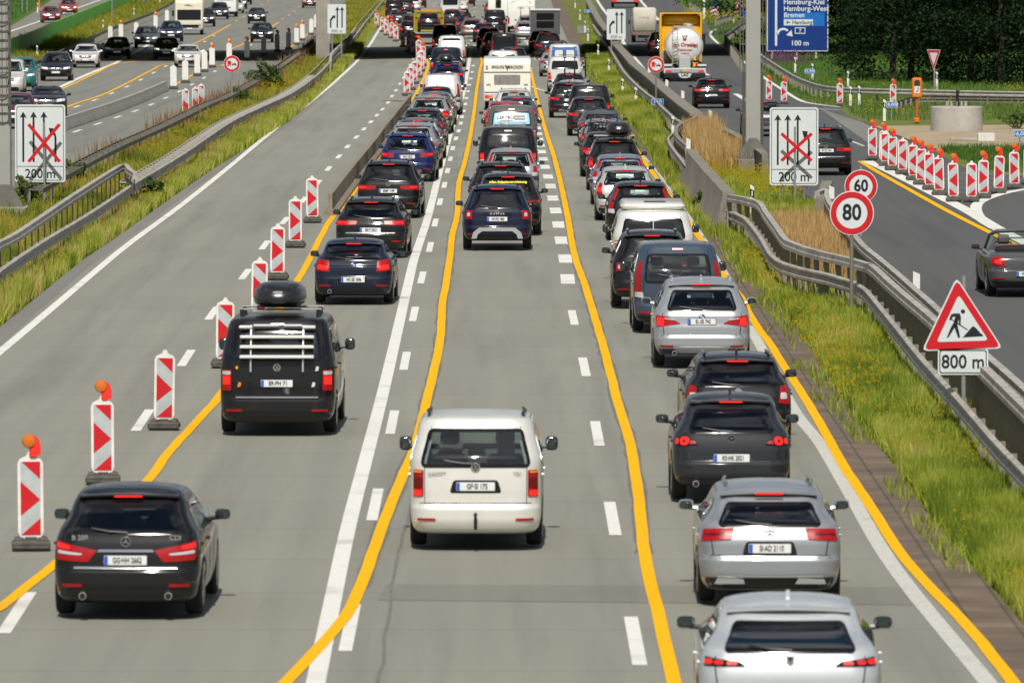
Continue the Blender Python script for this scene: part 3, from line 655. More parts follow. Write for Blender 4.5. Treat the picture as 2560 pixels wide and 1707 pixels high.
def soil(name, c1, c2, c3, sc=.6):
    m, t, b, tc = nodes_mat(name); N = t.nodes.new; Lk = t.links.new
    n = N('ShaderNodeTexNoise'); n.inputs['Scale'].default_value = sc; n.inputs['Detail'].default_value = 10; n.inputs['Roughness'].default_value = .7; Lk(tc.outputs['Object'], n.inputs['Vector'])
    r_ = N('ShaderNodeValToRGB'); e = r_.color_ramp.elements; e[0].position = .3; e[0].color = (*c1, 1); e[1].position = .7; e[1].color = (*c3, 1); x = e.new(.5); x.color = (*c2, 1)
    Lk(n.outputs['Fac'], r_.inputs[0]); Lk(r_.outputs[0], b.inputs['Base Color']); b.inputs['Roughness'].default_value = .95; b.inputs['Specular IOR Level'].default_value = .2; return m
A_MAIN = asphalt('worn_concrete_road', (.234, .231, .190), .14); A_DARK = asphalt('dark_asphalt', (.08, .082, .08), .14, False); A_OPP = asphalt('opposite_asphalt', (.192, .192, .165), .12, False)
A_OLD = asphalt('old_asphalt', (.19, .185, .16), .15, False); A_PATCH = asphalt('patched_asphalt', (.195, .19, .158), .12, False); A_SHO = asphalt('shoulder_asphalt', (.19, .185, .17), .18, False)
K_WHITE = marking('road_paint_white', (.72, .71, .66), .25); K_YEL = marking('road_tape_yellow', (.84, .43, .004), .1); K_WORN = marking('worn_white', (.55, .54, .49), .45); K_TAR = mat('tar_seal', (.165, .165, .145), .8, noise=(3, .3))
S_GRASS = soil('verge_soil', (.07, .09, .018), (.13, .16, .03), (.19, .18, .05)); S_LAWN = soil('lawn', (.035, .085, .012), (.06, .13, .018), (.09, .15, .025), .25)
S_SAND = soil('sandy_soil', (.26, .2, .12), (.36, .29, .19), (.42, .35, .24), .8); S_MED = soil('median_soil', (.07, .07, .02), (.13, .12, .035), (.19, .15, .06), .8)
CONC = mat('concrete', (.36, .34, .30), .85, noise=(1.3, .3), bump=(20, .3)); CONCD = mat('weathered_concrete', (.23, .205, .165), .9, noise=(2.2, .38), bump=(14, .4)); STEEL = mat('galvanised_steel', (.44, .415, .365), .65, .12, noise=(2.2, .42), bump=(5, .3)); STEELD = mat('dull_steel', (.19, .18, .155), .6, .4, noise=(4, .3)); POSTM = mat('steel_post', (.27, .245, .2), .65, .25, noise=(5, .25))
SLAT = mat('sandy_steel_slat', (.31, .27, .19), .7, .1, noise=(4, .25))
# brick strip
_b, _t, _bs, _tc = nodes_mat('clinker_paving'); br = _t.nodes.new('ShaderNodeTexBrick'); br.inputs['Scale'].default_value = 1.0; br.inputs['Brick Width'].default_value = .52; br.inputs['Row Height'].default_value = .7; br.offset = 0.0
br.inputs['Color1'].default_value = (.17, .125, .09, 1); br.inputs['Color2'].default_value = (.135, .1, .075, 1); br.inputs['Mortar'].default_value = (.085, .068, .05, 1); br.inputs['Mortar Size'].default_value = .022
_t.links.new(_tc.outputs['Object'], br.inputs['Vector']); _n = _t.nodes.new('ShaderNodeTexNoise'); _n.inputs['Scale'].default_value = .9; _n.inputs['Detail'].default_value = 8; _t.links.new(_tc.outputs['Object'], _n.inputs['Vector'])
_x = _t.nodes.new('ShaderNodeMix'); _x.data_type = 'RGBA'; _x.blend_type = 'MULTIPLY'; _x.inputs[0].default_value = .8; _r = _t.nodes.new('ShaderNodeValToRGB'); _r.color_ramp.elements[0].position = .3; _r.color_ramp.elements[0].color = (.6, .6, .58, 1); _r.color_ramp.elements[1].position = .7; _r.color_ramp.elements[1].color = (1.35, 1.3, 1.25, 1)
_t.links.new(_n.outputs['Fac'], _r.inputs[0]); _t.links.new(br.outputs['Color'], _x.inputs[6]); _t.links.new(_r.outputs[0], _x.inputs[7]); _t.links.new(_x.outputs[2], _bs.inputs['Base Color']); _bs.inputs['Roughness'].default_value = .9
BRICK = _b
# ------------------------------------------------------------ ground sheets
def world_poly(px, h=0.0): return [G(*p, h) for p in px]
def edge_fn(px):
    P = sorted(world_poly(px), key=lambda p: p.y); ys = np.array([p.y for p in P]); xs = np.array([p.x for p in P])
    def f(y):
        if y < ys[0]: return xs[0] + (y - ys[0]) * (xs[min(1, len(xs) - 1)] - xs[0]) / max(ys[min(1, len(xs) - 1)] - ys[0], 1e-3)
        if y > ys[-1]: return xs[-1] + (y - ys[-1]) * (xs[-1] - xs[-2]) / max(ys[-1] - ys[-2], 1e-3)
        return float(np.interp(y, ys, xs))
    f.y0 = ys[0]; f.y1 = ys[-1]; return f
def strip(name, fl, fr, y0, y1, z, mat_, nx=6, step=3.0, kind='structure', jit=0.0):
    ys = np.arange(y0, y1 + step, step); mb = MB()
    for y in ys:
        a, b = (fl(y) if callable(fl) else fl), (fr(y) if callable(fr) else fr)
        for i in range(nx + 1): mb.v.append((a + (b - a) * i / nx, y, gz(y) + z))
    n = nx + 1
    for i in range(len(ys) - 1):
        for j in range(nx): mb.f.append((i * n + j, i * n + j + 1, (i + 1) * n + j + 1, (i + 1) * n + j)); mb.m.append(0)
    return tag(mb.build(name, mat_, smooth=0), kind=kind)
def pxquad(name, c, z, mat_, n=8, kind='structure'):
    mb = MB()
    for i in range(n + 1):
        for j in range(n + 1):
            u, v = i / n, j / n
            px = (c[0][0] * (1 - u) + c[1][0] * u) * (1 - v) + (c[3][0] * (1 - u) + c[2][0] * u) * v; py = (c[0][1] * (1 - u) + c[1][1] * u) * (1 - v) + (c[3][1] * (1 - u) + c[2][1] * u) * v
            p = G(px, py); mb.v.append((p.x, p.y, p.z + z))
    for i in range(n):
        for j in range(n): a = i * (n + 1) + j; mb.f.append((a, a + n + 1, a + n + 2, a + 1)); mb.m.append(0)
    return tag(mb.build(name, mat_, smooth=0), kind=kind)
strip('ground', -420, 420, -2500, 3000, -.03, S_GRASS, 20, 20)
main_l = edge_fn([(0, 818), (207, 650), (283, 600), (520, 432), (727, 302), (842, 197), (876, 160), (905, 128), (933, 84), (985, 10)])
Y4PX = [(2534, 1707), (2431.6, 1579), (2346.6, 1490), (2261.5, 1396), (2193.5, 1294), (2147, 1222), (2105, 1158), (2044, 1049), (1996.6, 971), (1956, 910), (1925, 859), (1898, 825), (1871, 781), (1857, 750), (1804.7, 681), (1748, 594), (1676, 492), (1634, 435), (1607, 399), (1560, 330), (1505, 256), (1468, 207), (1440, 150), (1412, 97), (1388, 40), (1372, 0)]
brick_l = edge_fn([(x + 12 * (y + 195) / 1900 + 3, y) for x, y in Y4PX])
grass_r = edge_fn([(2690, 1700), (2560, 1562), (2431.6, 1417), (2325, 1294), (2223, 1149.5), (2112, 1008.5), (2044, 900), (1993, 828), (1935, 760), (1880, 684), (1850, 655), (1805, 570), (1718, 456), (1703, 426), (1649, 378), (1610, 345), (1568, 300), (1503, 216), (1483, 186), (1465, 150), (1445, 89), (1403, 0)])
strip('motorway_road', main_l, brick_l, 55, 1500, 0, A_MAIN, 10, 4)
strip('paved_shoulder_strip', lambda y: brick_l(y) + .001, grass_r, 55, 1100, 0, BRICK, 3, 3)
shl = edge_fn([(x + (14 * (y + 195) / 1000), y) for x, y in [(0, 850), (207, 668), (283, 615), (520, 440), (727, 309), (842, 200), (905, 130), (985, 10)]])
strip('road_edge_asphalt', main_l, shl, 90, 700, .004, A_SHO, 1, 4)
opp_l = edge_fn([(-700, 560), (-300, 360), (24, 213), (90, 173), (138, 148), (207, 115), (287, 78), (383, 41), (434, 12), (455, -5)])
opp_r = edge_fn([(-400, 760), (-100, 575), (40, 500), (170, 438), (268, 392), (383, 338), (497, 283), (555, 256), (628, 220), (704, 172), (765, 130), (788, 106), (830, 60), (872, 0)])
strip('opposite_motorway_road', opp_l, opp_r, 150, 1500, 0, A_OPP, 8, 4)
rl = edge_fn([(-400, 245), (24, 69), (115, 12), (140, -8)]); rr_ = edge_fn([(-400, 290), (24, 108), (66, 96), (136, 63), (191, 41), (277, 6), (300, -5)])
strip('slip_road_opposite', rl, rr_, 400, 1500, 0, A_OLD, 3, 5)
ramp_l = edge_fn([(2800, 1290), (2560, 1050), (2340, 850), (2190, 700), (2139, 650), (2090, 575), (2040, 505), (1940, 440), (1857, 396), (1776, 325), (1740, 296), (1680, 240), (1620, 190), (1560, 132), (1510, 72), (1488, 0)])
ramp_r = edge_fn([(4200, 1500), (3300, 1000), (3050, 700), (2800, 500), (2560, 437), (2450, 431), (2400, 415), (2350, 385), (2300, 362), (2230, 335), (2182, 311), (2154, 302), (2113, 288), (2098, 267), (2030, 259), (1997, 250), (1950, 221), (1903, 189), (1859, 154), (1831, 136), (1795, 109), (1778, 92), (1757, 56), (1720, 27), (1688, -5)])
strip('exit_road', ramp_l, ramp_r, 70, 1500, 0, A_DARK, 10, 3)
pxquad('side_road', [(1757, 54), (2080, 36), (2080, 54), (1795, 96)], .004, A_DARK, 10)
pxquad('old_road_surface', [(2050, 272), (2150, 304), (2300, 372), (2190, 372)], .004, A_OLD, 6)
pxquad('sandy_ground', [(2185, 315), (2600, 312), (2620, 350), (2330, 372)], .0, S_SAND, 8); pxquad('sandy_track', [(2440, 372), (2330, 372), (2610, 345), (2620, 372)], .004, S_SAND, 5)
strip('lawn', edge_fn([(-300, -20), (-320, 220)]), lambda y: rl(y) - .3, 380, 1300, -.005, S_LAWN, 4, 10)
strip('meadow', lambda y: ramp_r(y) + .2, lambda y: ramp_r(y) + 90, 395, 1300, -.005, S_LAWN, 6, 10)
pxquad('road_patch', [(945, 1500), (2285, 1512), (2262, 1468), (965, 1460)], .004, A_PATCH, 10)
pxquad('crossing_path', [(1445, 86), (1492, 82), (1476, 62), (1442, 66)], .006, A_OLD, 3)
# markings
def smooth_px(px, k=6):
    return px
def ribbon_world(pts, wd, z, mb, m=0, jit=0.0):
    n = len(pts); o = len(mb.v)
    for i, p in enumerate(pts):
        t = (pts[min(i + 1, n - 1)] - pts[max(i - 1, 0)]); t.z = 0; t.normalize(); s = Vector((t.y, -t.x, 0))
        j = random.uniform(-jit, jit)
        mb.v.append(tuple(p - s * (wd / 2) + s * j + Vector((0, 0, z)))); mb.v.append(tuple(p + s * (wd / 2) + s * j + Vector((0, 0, z))))
    for i in range(n - 1): a = o + 2 * i; mb.f.append((a, a + 1, a + 3, a + 2)); mb.m.append(m)
def dens(P, step=1.5):
    out = []
    # catmull-rom on world points, resampled
    for i in range(len(P) - 1):
        p0, p1, p2, p3 = P[max(i - 1, 0)], P[i], P[i + 1], P[min(i + 2, len(P) - 1)]
        n = max(1, int((p2 - p1).length / step))
        for k in range(n):
            t = k / n; q = .5 * ((2 * p1) + (p2 - p0) * t + (2 * p0 - 5 * p1 + 4 * p2 - p3) * t * t + (3 * p1 - p0 - 3 * p2 + p3) * t**3)
            q.y = max(min(q.y, max(p1.y, p2.y)), min(p1.y, p2.y)); q.z = gz(q.y); out.append(q)
    out.append(P[-1]); return out
def line(name, px, wd, mt, z=.008, jit=0.0):
    P = world_poly(px); mb = MB(); ribbon_world(dens(P), wd, z, mb, 0, jit); return tag(mb.build(name, mt, smooth=0), kind='structure')
Y1PX = [(-130, 1590), (0, 1520), (70, 1464), (141, 1409), (255, 1305), (366, 1206), (421, 1132), (509, 1036.5), (553, 985), (640, 860), (751, 690), (804, 589), (827, 550), (870, 502), (894, 466), (942, 397), (972, 340), (1002, 295), (1032, 250), (1043.5, 229), (1056, 204.5), (1070, 166), (1064, 149), (1040, 130), (995, 103), (971, 86), (955, 70)]
Y2PX = [(640, 1765), (714, 1707), (804, 1612), (861, 1545), (900, 1470), (959, 1307), (1003, 1198), (1034, 1127), (1051, 1069), (1079, 950), (1099, 860), (1107, 751), (1114, 720), (1125, 640), (1131, 586), (1143, 535), (1147, 460), (1161, 409), (1173, 355), (1183, 295), (1189, 250), (1191, 229), (1199, 180), (1202, 146), (1167, 117), (1160, 111)]
Y3PX = [(1700, 1790), (1685, 1707), (1643, 1524), (1611, 1382), (1595, 1230), (1573, 1099), (1545.6, 1012), (1524, 925), (1496.6, 827), (1464, 718), (1434.6, 631), (1415, 522), (1388, 403), (1360.6, 316), (1344, 250), (1332, 199), (1325, 166), (1319, 143), (1295, 122), (1285, 110)]
for P_ in (Y1PX, Y2PX, Y3PX, [(2640, 1830)] + Y4PX[:-5]):
    line('yellow_line', P_, .165, K_YEL, .012, .006)
for P_ in (Y2PX, Y3PX):
    line('tar_seam', [(x - 14 * (y + 195) / 1200, y) for x, y in P_ if y < 1500], .04, K_TAR, .005, .028); line('tar_seam', [(x + 13 * (y + 195) / 1200, y) for x, y in P_ if y < 1500], .045, K_TAR, .005, .028)
line('tar_seam', [(948, 1707), (985, 1440), (1020, 1290), (1040, 1180)], .04, K_TAR, .005, .02)
line('white_line', [(770, 1790), (789, 1707), (827, 1524), (871, 1317), (914, 1150), (958, 980), (1000, 800), (1028.5, 675), (1038, 640), (1065, 560), (1080, 505), (1095, 445), (1113, 380), (1128, 327), (1140, 290), (1158, 234), (1167, 190), (1173, 153), (1178, 120)], .22, K_WHITE)
line('white_line', [(2530, 1790), (2470, 1707), (2283, 1481), (2198, 1362), (2113, 1213), (2049, 1107), (1983, 1022), (1908, 878), (1872, 815)], .22, K_WORN, .006)
line('white_line', [(1878, 790), (1811, 675), (1688, 492), (1640, 427), (1604, 385)], .10, K_WORN, .006)
line('white_line', [(-80, 945), (0, 880), (137, 765), (275, 648), (329, 605), (459, 509), (574, 417), (689, 322), (765, 264), (842, 201), (893, 153), (925, 112), (950, 72), (985, 20)], .2, K_WHITE)
line('white_line', [(1328, 216), (1345, 223), (1369, 230)], .14, K_WHITE, .006)
line('white_line', [(1345, 150), (1333, 125), (1322, 108), (1306, 95)], .5, K_WORN, .005)
def dashes(name, px, ln, wd, mt=None, z=.006):
    P = world_poly(px); mb = MB()
    for i, p in enumerate(P):
        t = (P[min(i + 1, len(P) - 1)] - P[max(i - 1, 0)])
        if t.y < 0: t = -t
        t.z = 0; t.normalize(); a = p - t * ln / 2; b = p + t * ln / 2; a.z = gz(a.y); b.z = gz(b.y); ribbon_world([a, (a + b) / 2, b], wd, z, mb)
    return tag(mb.build(name, mt or K_WHITE, smooth=0), kind='structure')
dashes('lane_dashes', [(875, 1567), (938, 1260), (981, 1055), (1013, 902), (1035, 785), (1055, 694), (1075, 618), (1088, 557), (1100, 505), (1111, 463), (1119, 427), (1126, 397.5), (1132, 371), (1140, 347), (1146.6, 328), (1152, 309), (1155, 292.6), (1159.5, 278), (1163.6, 261)], 6, .16)
dashes('lane_dashes', [(1166, 246), (1170, 229), (1173, 213), (1177, 197), (1180, 181), (1183, 165), (1178, 102), (1186, 115), (1181, 41), (1186, 30), (1189, 20), (1192, 10), (1195, 2)], 4.5, .2)
dashes('lane_dashes', [(1588, 1600), (1531, 1295), (1493, 1083), (1461, 917), (1433, 794)], 6, .17)
dashes('block_dashes', [(1419, 698), (1413, 647), (1403, 601), (1396, 562), (1389, 527), (1382, 496), (1376.5, 466), (1370, 442), (1363, 418), (1358.5, 398), (1354, 380), (1351, 364), (1348, 349), (1346, 335), (1343, 321), (1340, 308), (1337, 297), (1333, 287), (1330, 277)], 4.8, .33)
dashes('lane_dashes', [(43, 1530), (357, 1050), (466, 895), (532, 783), (613, 686), (662, 613), (712, 552), (759, 500), (795, 457), (821, 422), (847, 392), (869, 367), (891, 343.5), (910, 323), (927, 305.5), (942, 289), (956, 274), (970, 257), (980, 241), (990, 226.6), (999.5, 210), (1009, 195), (1017, 180), (1025, 163), (1033, 148)], 5.5, .17)
dashes('lane_dashes', [(1081, 27), (1085, 17), (1089, 8), (1093, 0)], 5, .2)
# opposite carriageway markings
line('yellow_line', [(149, 226), (191, 207), (239, 184), (281, 163), (316, 157), (354, 149), (420, 128), (476.5, 113), (515, 96), (578, 62)], .17, K_YEL, .012)
line('yellow_line', [(60, 318), (120, 290), (184, 262), (258, 237), (325, 205), (383, 174), (402, 164.5), (438, 159), (500, 143), (550, 131), (585.6, 120.5), (626, 101), (687, 63), (696.5, 57)], .17, K_YEL, .012)
line('yellow_line', [(420, 221), (455.5, 203), (486, 185.6), (504, 176), (518.6, 169), (559, 163), (608.5, 152), (660, 138), (716, 122), (735, 113), (760, 93), (773, 84), (788, 72)], .17, K_YEL, .012)
dashes('yellow_dashes', [(591, 52.6), (609.5, 42), (655, 12), (670, 4)], 7, .2, K_YEL); dashes('yellow_dashes', [(707, 48), (722, 39), (735, 29), (748, 18)], 7, .2, K_YEL)
dashes('lane_dashes', [(192, 267), (237, 250.6), (279, 234), (317.6, 217), (352, 200), (384, 182.7), (414, 166.5), (512, 105), (535, 90)], 5, .17)
dashes('lane_dashes', [(193, 328), (245, 310), (294, 293), (338, 278), (378, 262), (414, 245.5), (449, 229), (480, 212), (510, 195.5), (537, 179), (560, 163), (606, 130), (628, 113)], 5, .17)
line('white_line', [(134, 226), (191, 199), (249, 174), (293, 156), (350, 124), (400, 96)], .3, K_WHITE, .006)
line('white_line', [(-60, 112), (24, 80), (110, 50), (160, 33), (252, 0)], .25, K_WHITE)
# ramp markings
line('yellow_line', [(2150, 404), (2200, 434), (2300, 490), (2380, 534), (2475, 582), (2520, 604), (2700, 690)], .2, K_YEL, .012)
line('white_line', [(2168, 403), (2230, 432), (2330, 482), (2420, 528), (2500, 575), (2600, 625)], .42, K_WHITE)
line('white_line', [(2610, 470), (2560, 474), (2500, 486), (2450, 505), (2440, 525), (2455, 550), (2490, 572)], .35, K_WHITE)
for i in range(5): line('hatching_line', [(2300 + i * 16, 440 + i * 10), (2400, 434 + i * 12), (2560, 437 + i * 11)], .1, K_WORN)
line('white_line', [(1903, 278), (1880, 262), (1852, 243), (1838, 235)], .3, K_WHITE); line('white_line', [(1770, 189), (1752, 180)], .3, K_WHITE)
line('white_line', [(1655, 66), (1640, 44), (1622, 26), (1606, 8), (1600, 0)], .3, K_WHITE)
line('white_line', [(1616, 182), (1600, 163), (1583, 142), (1570, 125), (1556, 102), (1535, 60), (1505, 20), (1492, 0)], .3, K_WHITE)
line('white_line', [(2098, 268), (2030, 259.5), (1997, 250), (1950, 221), (1903, 189), (1859, 154), (1831, 136), (1795, 109), (1778, 92), (1776, 84), (1786, 76), (1812, 70)], .22, K_WHITE)
line('white_line', [(2100, 276), (2050, 273), (1990, 270)], .25, K_WORN)
line('white_line', [(1754, 57), (1800, 53), (1851, 48), (1900, 44)], .25, K_WHITE)
line('white_line', [(2047, 320), (2100, 342), (2160, 366)], .14, K_WORN)
# ------------------------------------------------------------ barriers
def sweep(mb, P, prof, m=0):
    """prof: list of (lateral, height) closed; P world points on the ground"""
    n = len(P); k = len(prof); o = len(mb.v)
    for i, p in enumerate(P):
        t = (P[min(i + 1, n - 1)] - P[max(i - 1, 0)]); t.z = 0; t.normalize(); s = Vector((t.y, -t.x, 0))
        for a, h in prof: q = p + s * a; mb.v.append((q.x, q.y, q.z + h))
    for i in range(n - 1):
        for j in range(k): a = o + i * k + j; b = o + i * k + (j + 1) % k; mb.f.append((a, b, b + k, a + k)); mb.m.append(m)
    mb.f.append(tuple(o + j for j in range(k))); mb.m.append(m); mb.f.append(tuple(o + (n - 1) * k + j for j in range(k - 1, -1, -1))); mb.m.append(m)
def wprof(h, x=0.0, s=1):
    p = [(-.04, .16), (.03, .13), (.03, .09), (-.02, .05), (-.02, .0), (.03, -.04), (.03, -.10), (-.04, -.14), (-.055, -.14), (.015, -.10), (.015, -.05), (-.035, 0), (-.035, .06), (.015, .09), (.015, .125), (-.055, .155)]
    return [(x + s * a, h - .16 + b) for a, b in p]
def along(P, step):
    out = []; acc = 0.0; nxt = 0.0
    for i in range(len(P) - 1):
        d = (P[i + 1] - P[i]).length
        while nxt <= acc + d: t = (nxt - acc) / max(d, 1e-6); q = P[i].lerp(P[i + 1], t); out.append((q, (P[i + 1] - P[i]).normalized())); nxt += step
        acc += d
    return out
def guardrail(label, px, h, style='w', post_step=2.0, steel=None, side=1, step=2.0, pw=.13, group='guardrails along the motorway', pm=None, rungs=0.0):
    """px traces the top edge of the beam"""
    P = [G(x, y, h) for x, y in px]; P = [Vector((p.x, p.y, gz(p.y))) for p in P]
    if P[0].y > P[-1].y: P.reverse()
    P = dens(P, step); e = empty('guardrail', label, 'guardrail', P[0], 0, group); P = [p - e.location for p in P]; steel = steel or STEEL
    mb = MB()
    if style in ('w', 'ladder'): sweep(mb, P, wprof(h, 0, side))
    elif style == 'box': sweep(mb, P, [(-.07, h), (.07, h), (.07, h - .10), (.085, h - .12), (.085, h - .20), (-.085, h - .20), (-.085, h - .12), (-.07, h - .10)])
    mb.build('beam', steel, e)
    if style == 'ladder':
        mb = MB(); sweep(mb, P, [(-.55 * side, h - .02), (-.50 * side, h - .02), (-.50 * side, h - .16), (-.55 * side, h - .16)]); mb.build('rear_rail', steel, e)
        ms = MB(); ms.box((-.28 * side, 0, h - .05), (.5, .09, .04)); sm = ms.mesh('rung', [steel])
        for q, t in along(P, 2.0 if rungs == 0 else rungs)[:98]: link('rung', sm, e, q, (0, 0, -math.atan2(t.x, t.y)))
    if post_step:
        ms = MB(); dz = -.14 * side if style != 'box' else 0
        ms.box((dz, 0, h / 2 - .1), (.1, .06, h + .1)) if style != 'box' else ms.box((.0, 0, (h - .2) / 2 - .05), (pw, .05, h - .2 + .1))
        pmm = ms.mesh('post', [pm or (POSTM if style != 'box' else SLAT)])
        for q, t in along(P, post_step)[:98]: link('post', pmm, e, q, (0, 0, -math.atan2(t.x, t.y)))
    return e, P
BR1L = [(1814, 523), (1835, 530), (1860, 542), (1899, 590), (1926, 635), (1959, 656), (2004, 669), (2070, 683), (2130, 701), (2160, 719), (2205, 773), (2250, 828), (2300, 890), (2400, 1000), (2487, 1100), (2560, 1175), (2680, 1300)]
BR1U = [(1823, 486), (1892, 501), (1916, 531), (1940, 564), (1968, 600), (2010, 616), (2060, 630), (2124, 644), (2175, 659), (2220, 698), (2265, 737), (2340, 800), (2450, 905), (2560, 1012), (2690, 1140)]
guardrail('lower corrugated beam of the near right barrier, curving past the 80 sign', BR1L, .72, 'w', 2.6, STEEL, -1)
guardrail('tall box beam barrier on slat posts just behind the near right grass verge', BR1U, 1.15, 'box', 1.33, STEEL, 1)
guardrail('second box beam barrier running beside the dark exit road behind the 80 sign', [(2043, 479), (2067, 470), (2072, 502), (2139, 590), (2163, 617), (2190, 638), (2244, 683), (2292, 725), (2340, 767), (2440, 862), (2560, 968), (2700, 1100)], 1.1, 'box', 1.33, STEEL, 1)
guardrail('low corrugated guardrail below the km 16 plate, right of the queuing cars', [(1480, 60), (1500, 88), (1520, 114), (1541, 150.5), (1560, 179.6), (1583, 204), (1613, 230), (1636, 247), (1651.6, 264), (1671.5, 282), (1690, 297.5), (1710, 307)], .72, 'w', 4.0, STEEL, -1, 3)
guardrail('short low guardrail piece at the near end of the looping steel rail', [(1704, 312), (1673, 340), (1671, 351), (1679, 366), (1709, 405), (1719, 416)], .72, 'w', 2.5, STEEL, -1, 1.5)
guardrail('looping steel rail in front of the brown reeds by the gantry mast', [(1743, 287), (1738, 292), (1726, 298.5), (1704, 307), (1691, 320), (1690, 333), (1700, 348), (1718, 364)], 1.1, 'box', 1.6, CONCD, 1, 1)
guardrail('near left corrugated guardrail below the box beam barrier', [(-60, 735), (0, 675), (115, 597), (230, 528), (344, 451.6)], .74, 'w', 2.66, STEEL, 1, 2)
guardrail('long left guardrail with a ladder of spacers on the grass median', [(344, 451.6), (459, 383), (574, 306), (650.6, 268), (727, 233), (788, 191), (834, 145), (853, 126), (889, 88), (913.6, 55), (941, 22), (958, 0)], .74, 'ladder', 4.0, STEEL, 1, 2)
guardrail('near left box beam barrier with a folded down end', [(-60, 640), (0, 602), (38, 583), (150, 508), (268, 432), (310, 409), (322, 421), (338, 432)], 1.15, 'box', 2.66, STEEL, 1, pw=.035)
guardrail('laddered guardrail between the opposite carriageway and the grass median', [(60, 470), (168, 413), (268, 363.6), (383, 314), (497.5, 260), (555, 237), (628, 199), (704, 153), (765, 111), (788, 88)], .74, 'ladder', 4.0, STEELD, -1, 2)
guardrail('far left guardrail behind the oncoming traffic', [(-60, 215), (24, 183), (90, 153), (138, 132), (207, 101), (287, 65), (383, 29), (434, 2)], .75, 'w', 4.0, STEELD, 1, 4)
guardrail('short high barrier piece beside the concrete bridge pillar', [(826, 146), (829, 134), (845, 117), (865, 100), (888, 70)], 1.1, 'box', 2.0, STEEL, 1, 2)
guardrail('curved grey guardrail behind the orange emergency phone', [(1885, 120), (1903, 137), (1930, 155), (1960, 174), (1990, 191), (2030, 207), (2070, 216), (2110, 219), (2200, 222), (2300, 224), (2400, 226.5), (2480, 228), (2600, 230)], .75, 'w', 4.0, STEEL, -1, 2)
guardrail('lower guardrail beam sloping up behind the concrete foundation', [(2235, 256), (2260, 247), (2290, 240), (2340, 240), (2440, 241), (2600, 243)], .5, 'w', 4.0, STEELD, -1, 2)
guardrail('dark guardrail on the nose between exit road and side road', [(1860, 150), (1840, 122), (1820, 96), (1818, 86), (1832, 75), (1850, 62), (1868, 52)], .8, 'w', 3.0, STEELD, 1, 2)
guardrail('bent end of the guardrail near the red and white chevron', [(1755, 38), (1748, 24), (1738, 14), (1726, 6)], .8, 'w', 4, STEEL, 1, 2); guardrail('thin guardrail on the meadow right of the chevron sign', [(1792, 46), (1810, 40), (1850, 28), (1890, 22)], .8, 'w', 4, STEEL, 1, 3)
def wall(name, label, cat, px, h, prof, m=CONCD, step=2.0, group=None, seam=0):
    P = [G(x, y, h) for x, y in px]; P = [Vector((p.x, p.y, gz(p.y))) for p in P]
    if P[0].y > P[-1].y: P.reverse()
    P = dens(P, step); o0 = P[0].copy(); e = empty(name, label, cat, o0, 0, group); P = [p - o0 for p in P]
    if not seam:
        mb = MB(); sweep(mb, P, prof); mb.build('wall_body', m, e)
    else:
        # separate elements
        A = along(P, seam)
        for i in range(len(A) - 1):
            a, b = A[i][0], A[i + 1][0]; d = (b - a).normalized() * .03; mb = MB(); sweep(mb, [a + d, (a + b) / 2, b - d], prof); mb.build('wall_element', m, e)
    return e
NJ = lambda h, b=.3, t=.09: [(-b, 0), (-b, .08), (-b * .55, .3), (-t, h), (t, h), (b * .55, .3), (b, .08), (b, 0)]
wall('concrete_wall', 'sloping concrete wall beside the paved strip under the gantry mast', 'concrete wall', [(1823, 482), (1770, 425), (1735, 385), (1730, 373)], 1.1, [(-.5, 0), (-.5, .12), (-.33, .35), (-.16, 1.1), (.16, 1.1), (.33, .35), (.33, 0)])
wall('concrete_wall', 'long weathered concrete parapet between the verge and the exit road', 'concrete wall', [(1743, 284), (1712.6, 262), (1671, 229), (1627, 191), (1588, 161), (1566, 136), (1533, 100), (1513.6, 70), (1497, 48), (1470, 0)], 1.1, [(-.2, 0), (-.2, 1.0), (-.3, 1.0), (-.3, 1.1), (.25, 1.1), (.25, 1.0), (.12, 1.0), (.12, 0)], CONCD, 3)
wall('retaining_wall', 'ribbed brown wall behind the reeds running to the gantry mast', 'retaining wall', [(1741, 287), (1776, 303), (1815, 322), (1857, 345), (1912, 382)], 1.0, [(-.1, 0), (-.1, .95), (-.16, .95), (-.16, 1.0), (.1, 1.0), (.1, 0)], CONCD, 2)
wall('concrete_wall', 'broken concrete wall end behind the right 200 m board', 'concrete wall', [(2068, 452), (2058, 478), (2052, 496)], 1.0, NJ(1.0, .3, .15), CONCD, 1)
wall('temporary_barrier', 'wavy low steel barrier beside the left yellow line', 'construction barrier', [(825, 485), (868, 430), (912, 377), (938, 346), (960, 316), (976, 296), (999, 268), (1014, 250), (1025.5, 236)], .64, [(-.2, 0), (-.2, .1), (-.07, .2), (-.07, .64), (.07, .64), (.07, .2), (.2, .1), (.2, 0)], mat('dirty_barrier_steel', (.28, .235, .17), .7, .1, noise=(2.5, .4)), 1.5, seam=4)
wall('temporary_barrier', 'grey concrete barrier in front of the white backed beacons', 'construction barrier', [(100, 312), (163, 293), (220, 275), (279, 256), (345, 232), (413, 203)], .52, NJ(.52, .24, .09), CONC, 2, seam=4)
GREEN = mat('green_panel', (.18, .72, .06), .55, noise=(2, .15))
wall('noise_barrier', 'bright green fence panels beside the two red cars', 'green fence', [(-120, 145), (24, 96), (66, 85), (136, 55.5), (191, 34), (277, 0), (330, -22)], 1.45, [(-.04, 0), (-.04, 1.45), (.04, 1.45), (.04, 0)], GREEN, 2, seam=4)
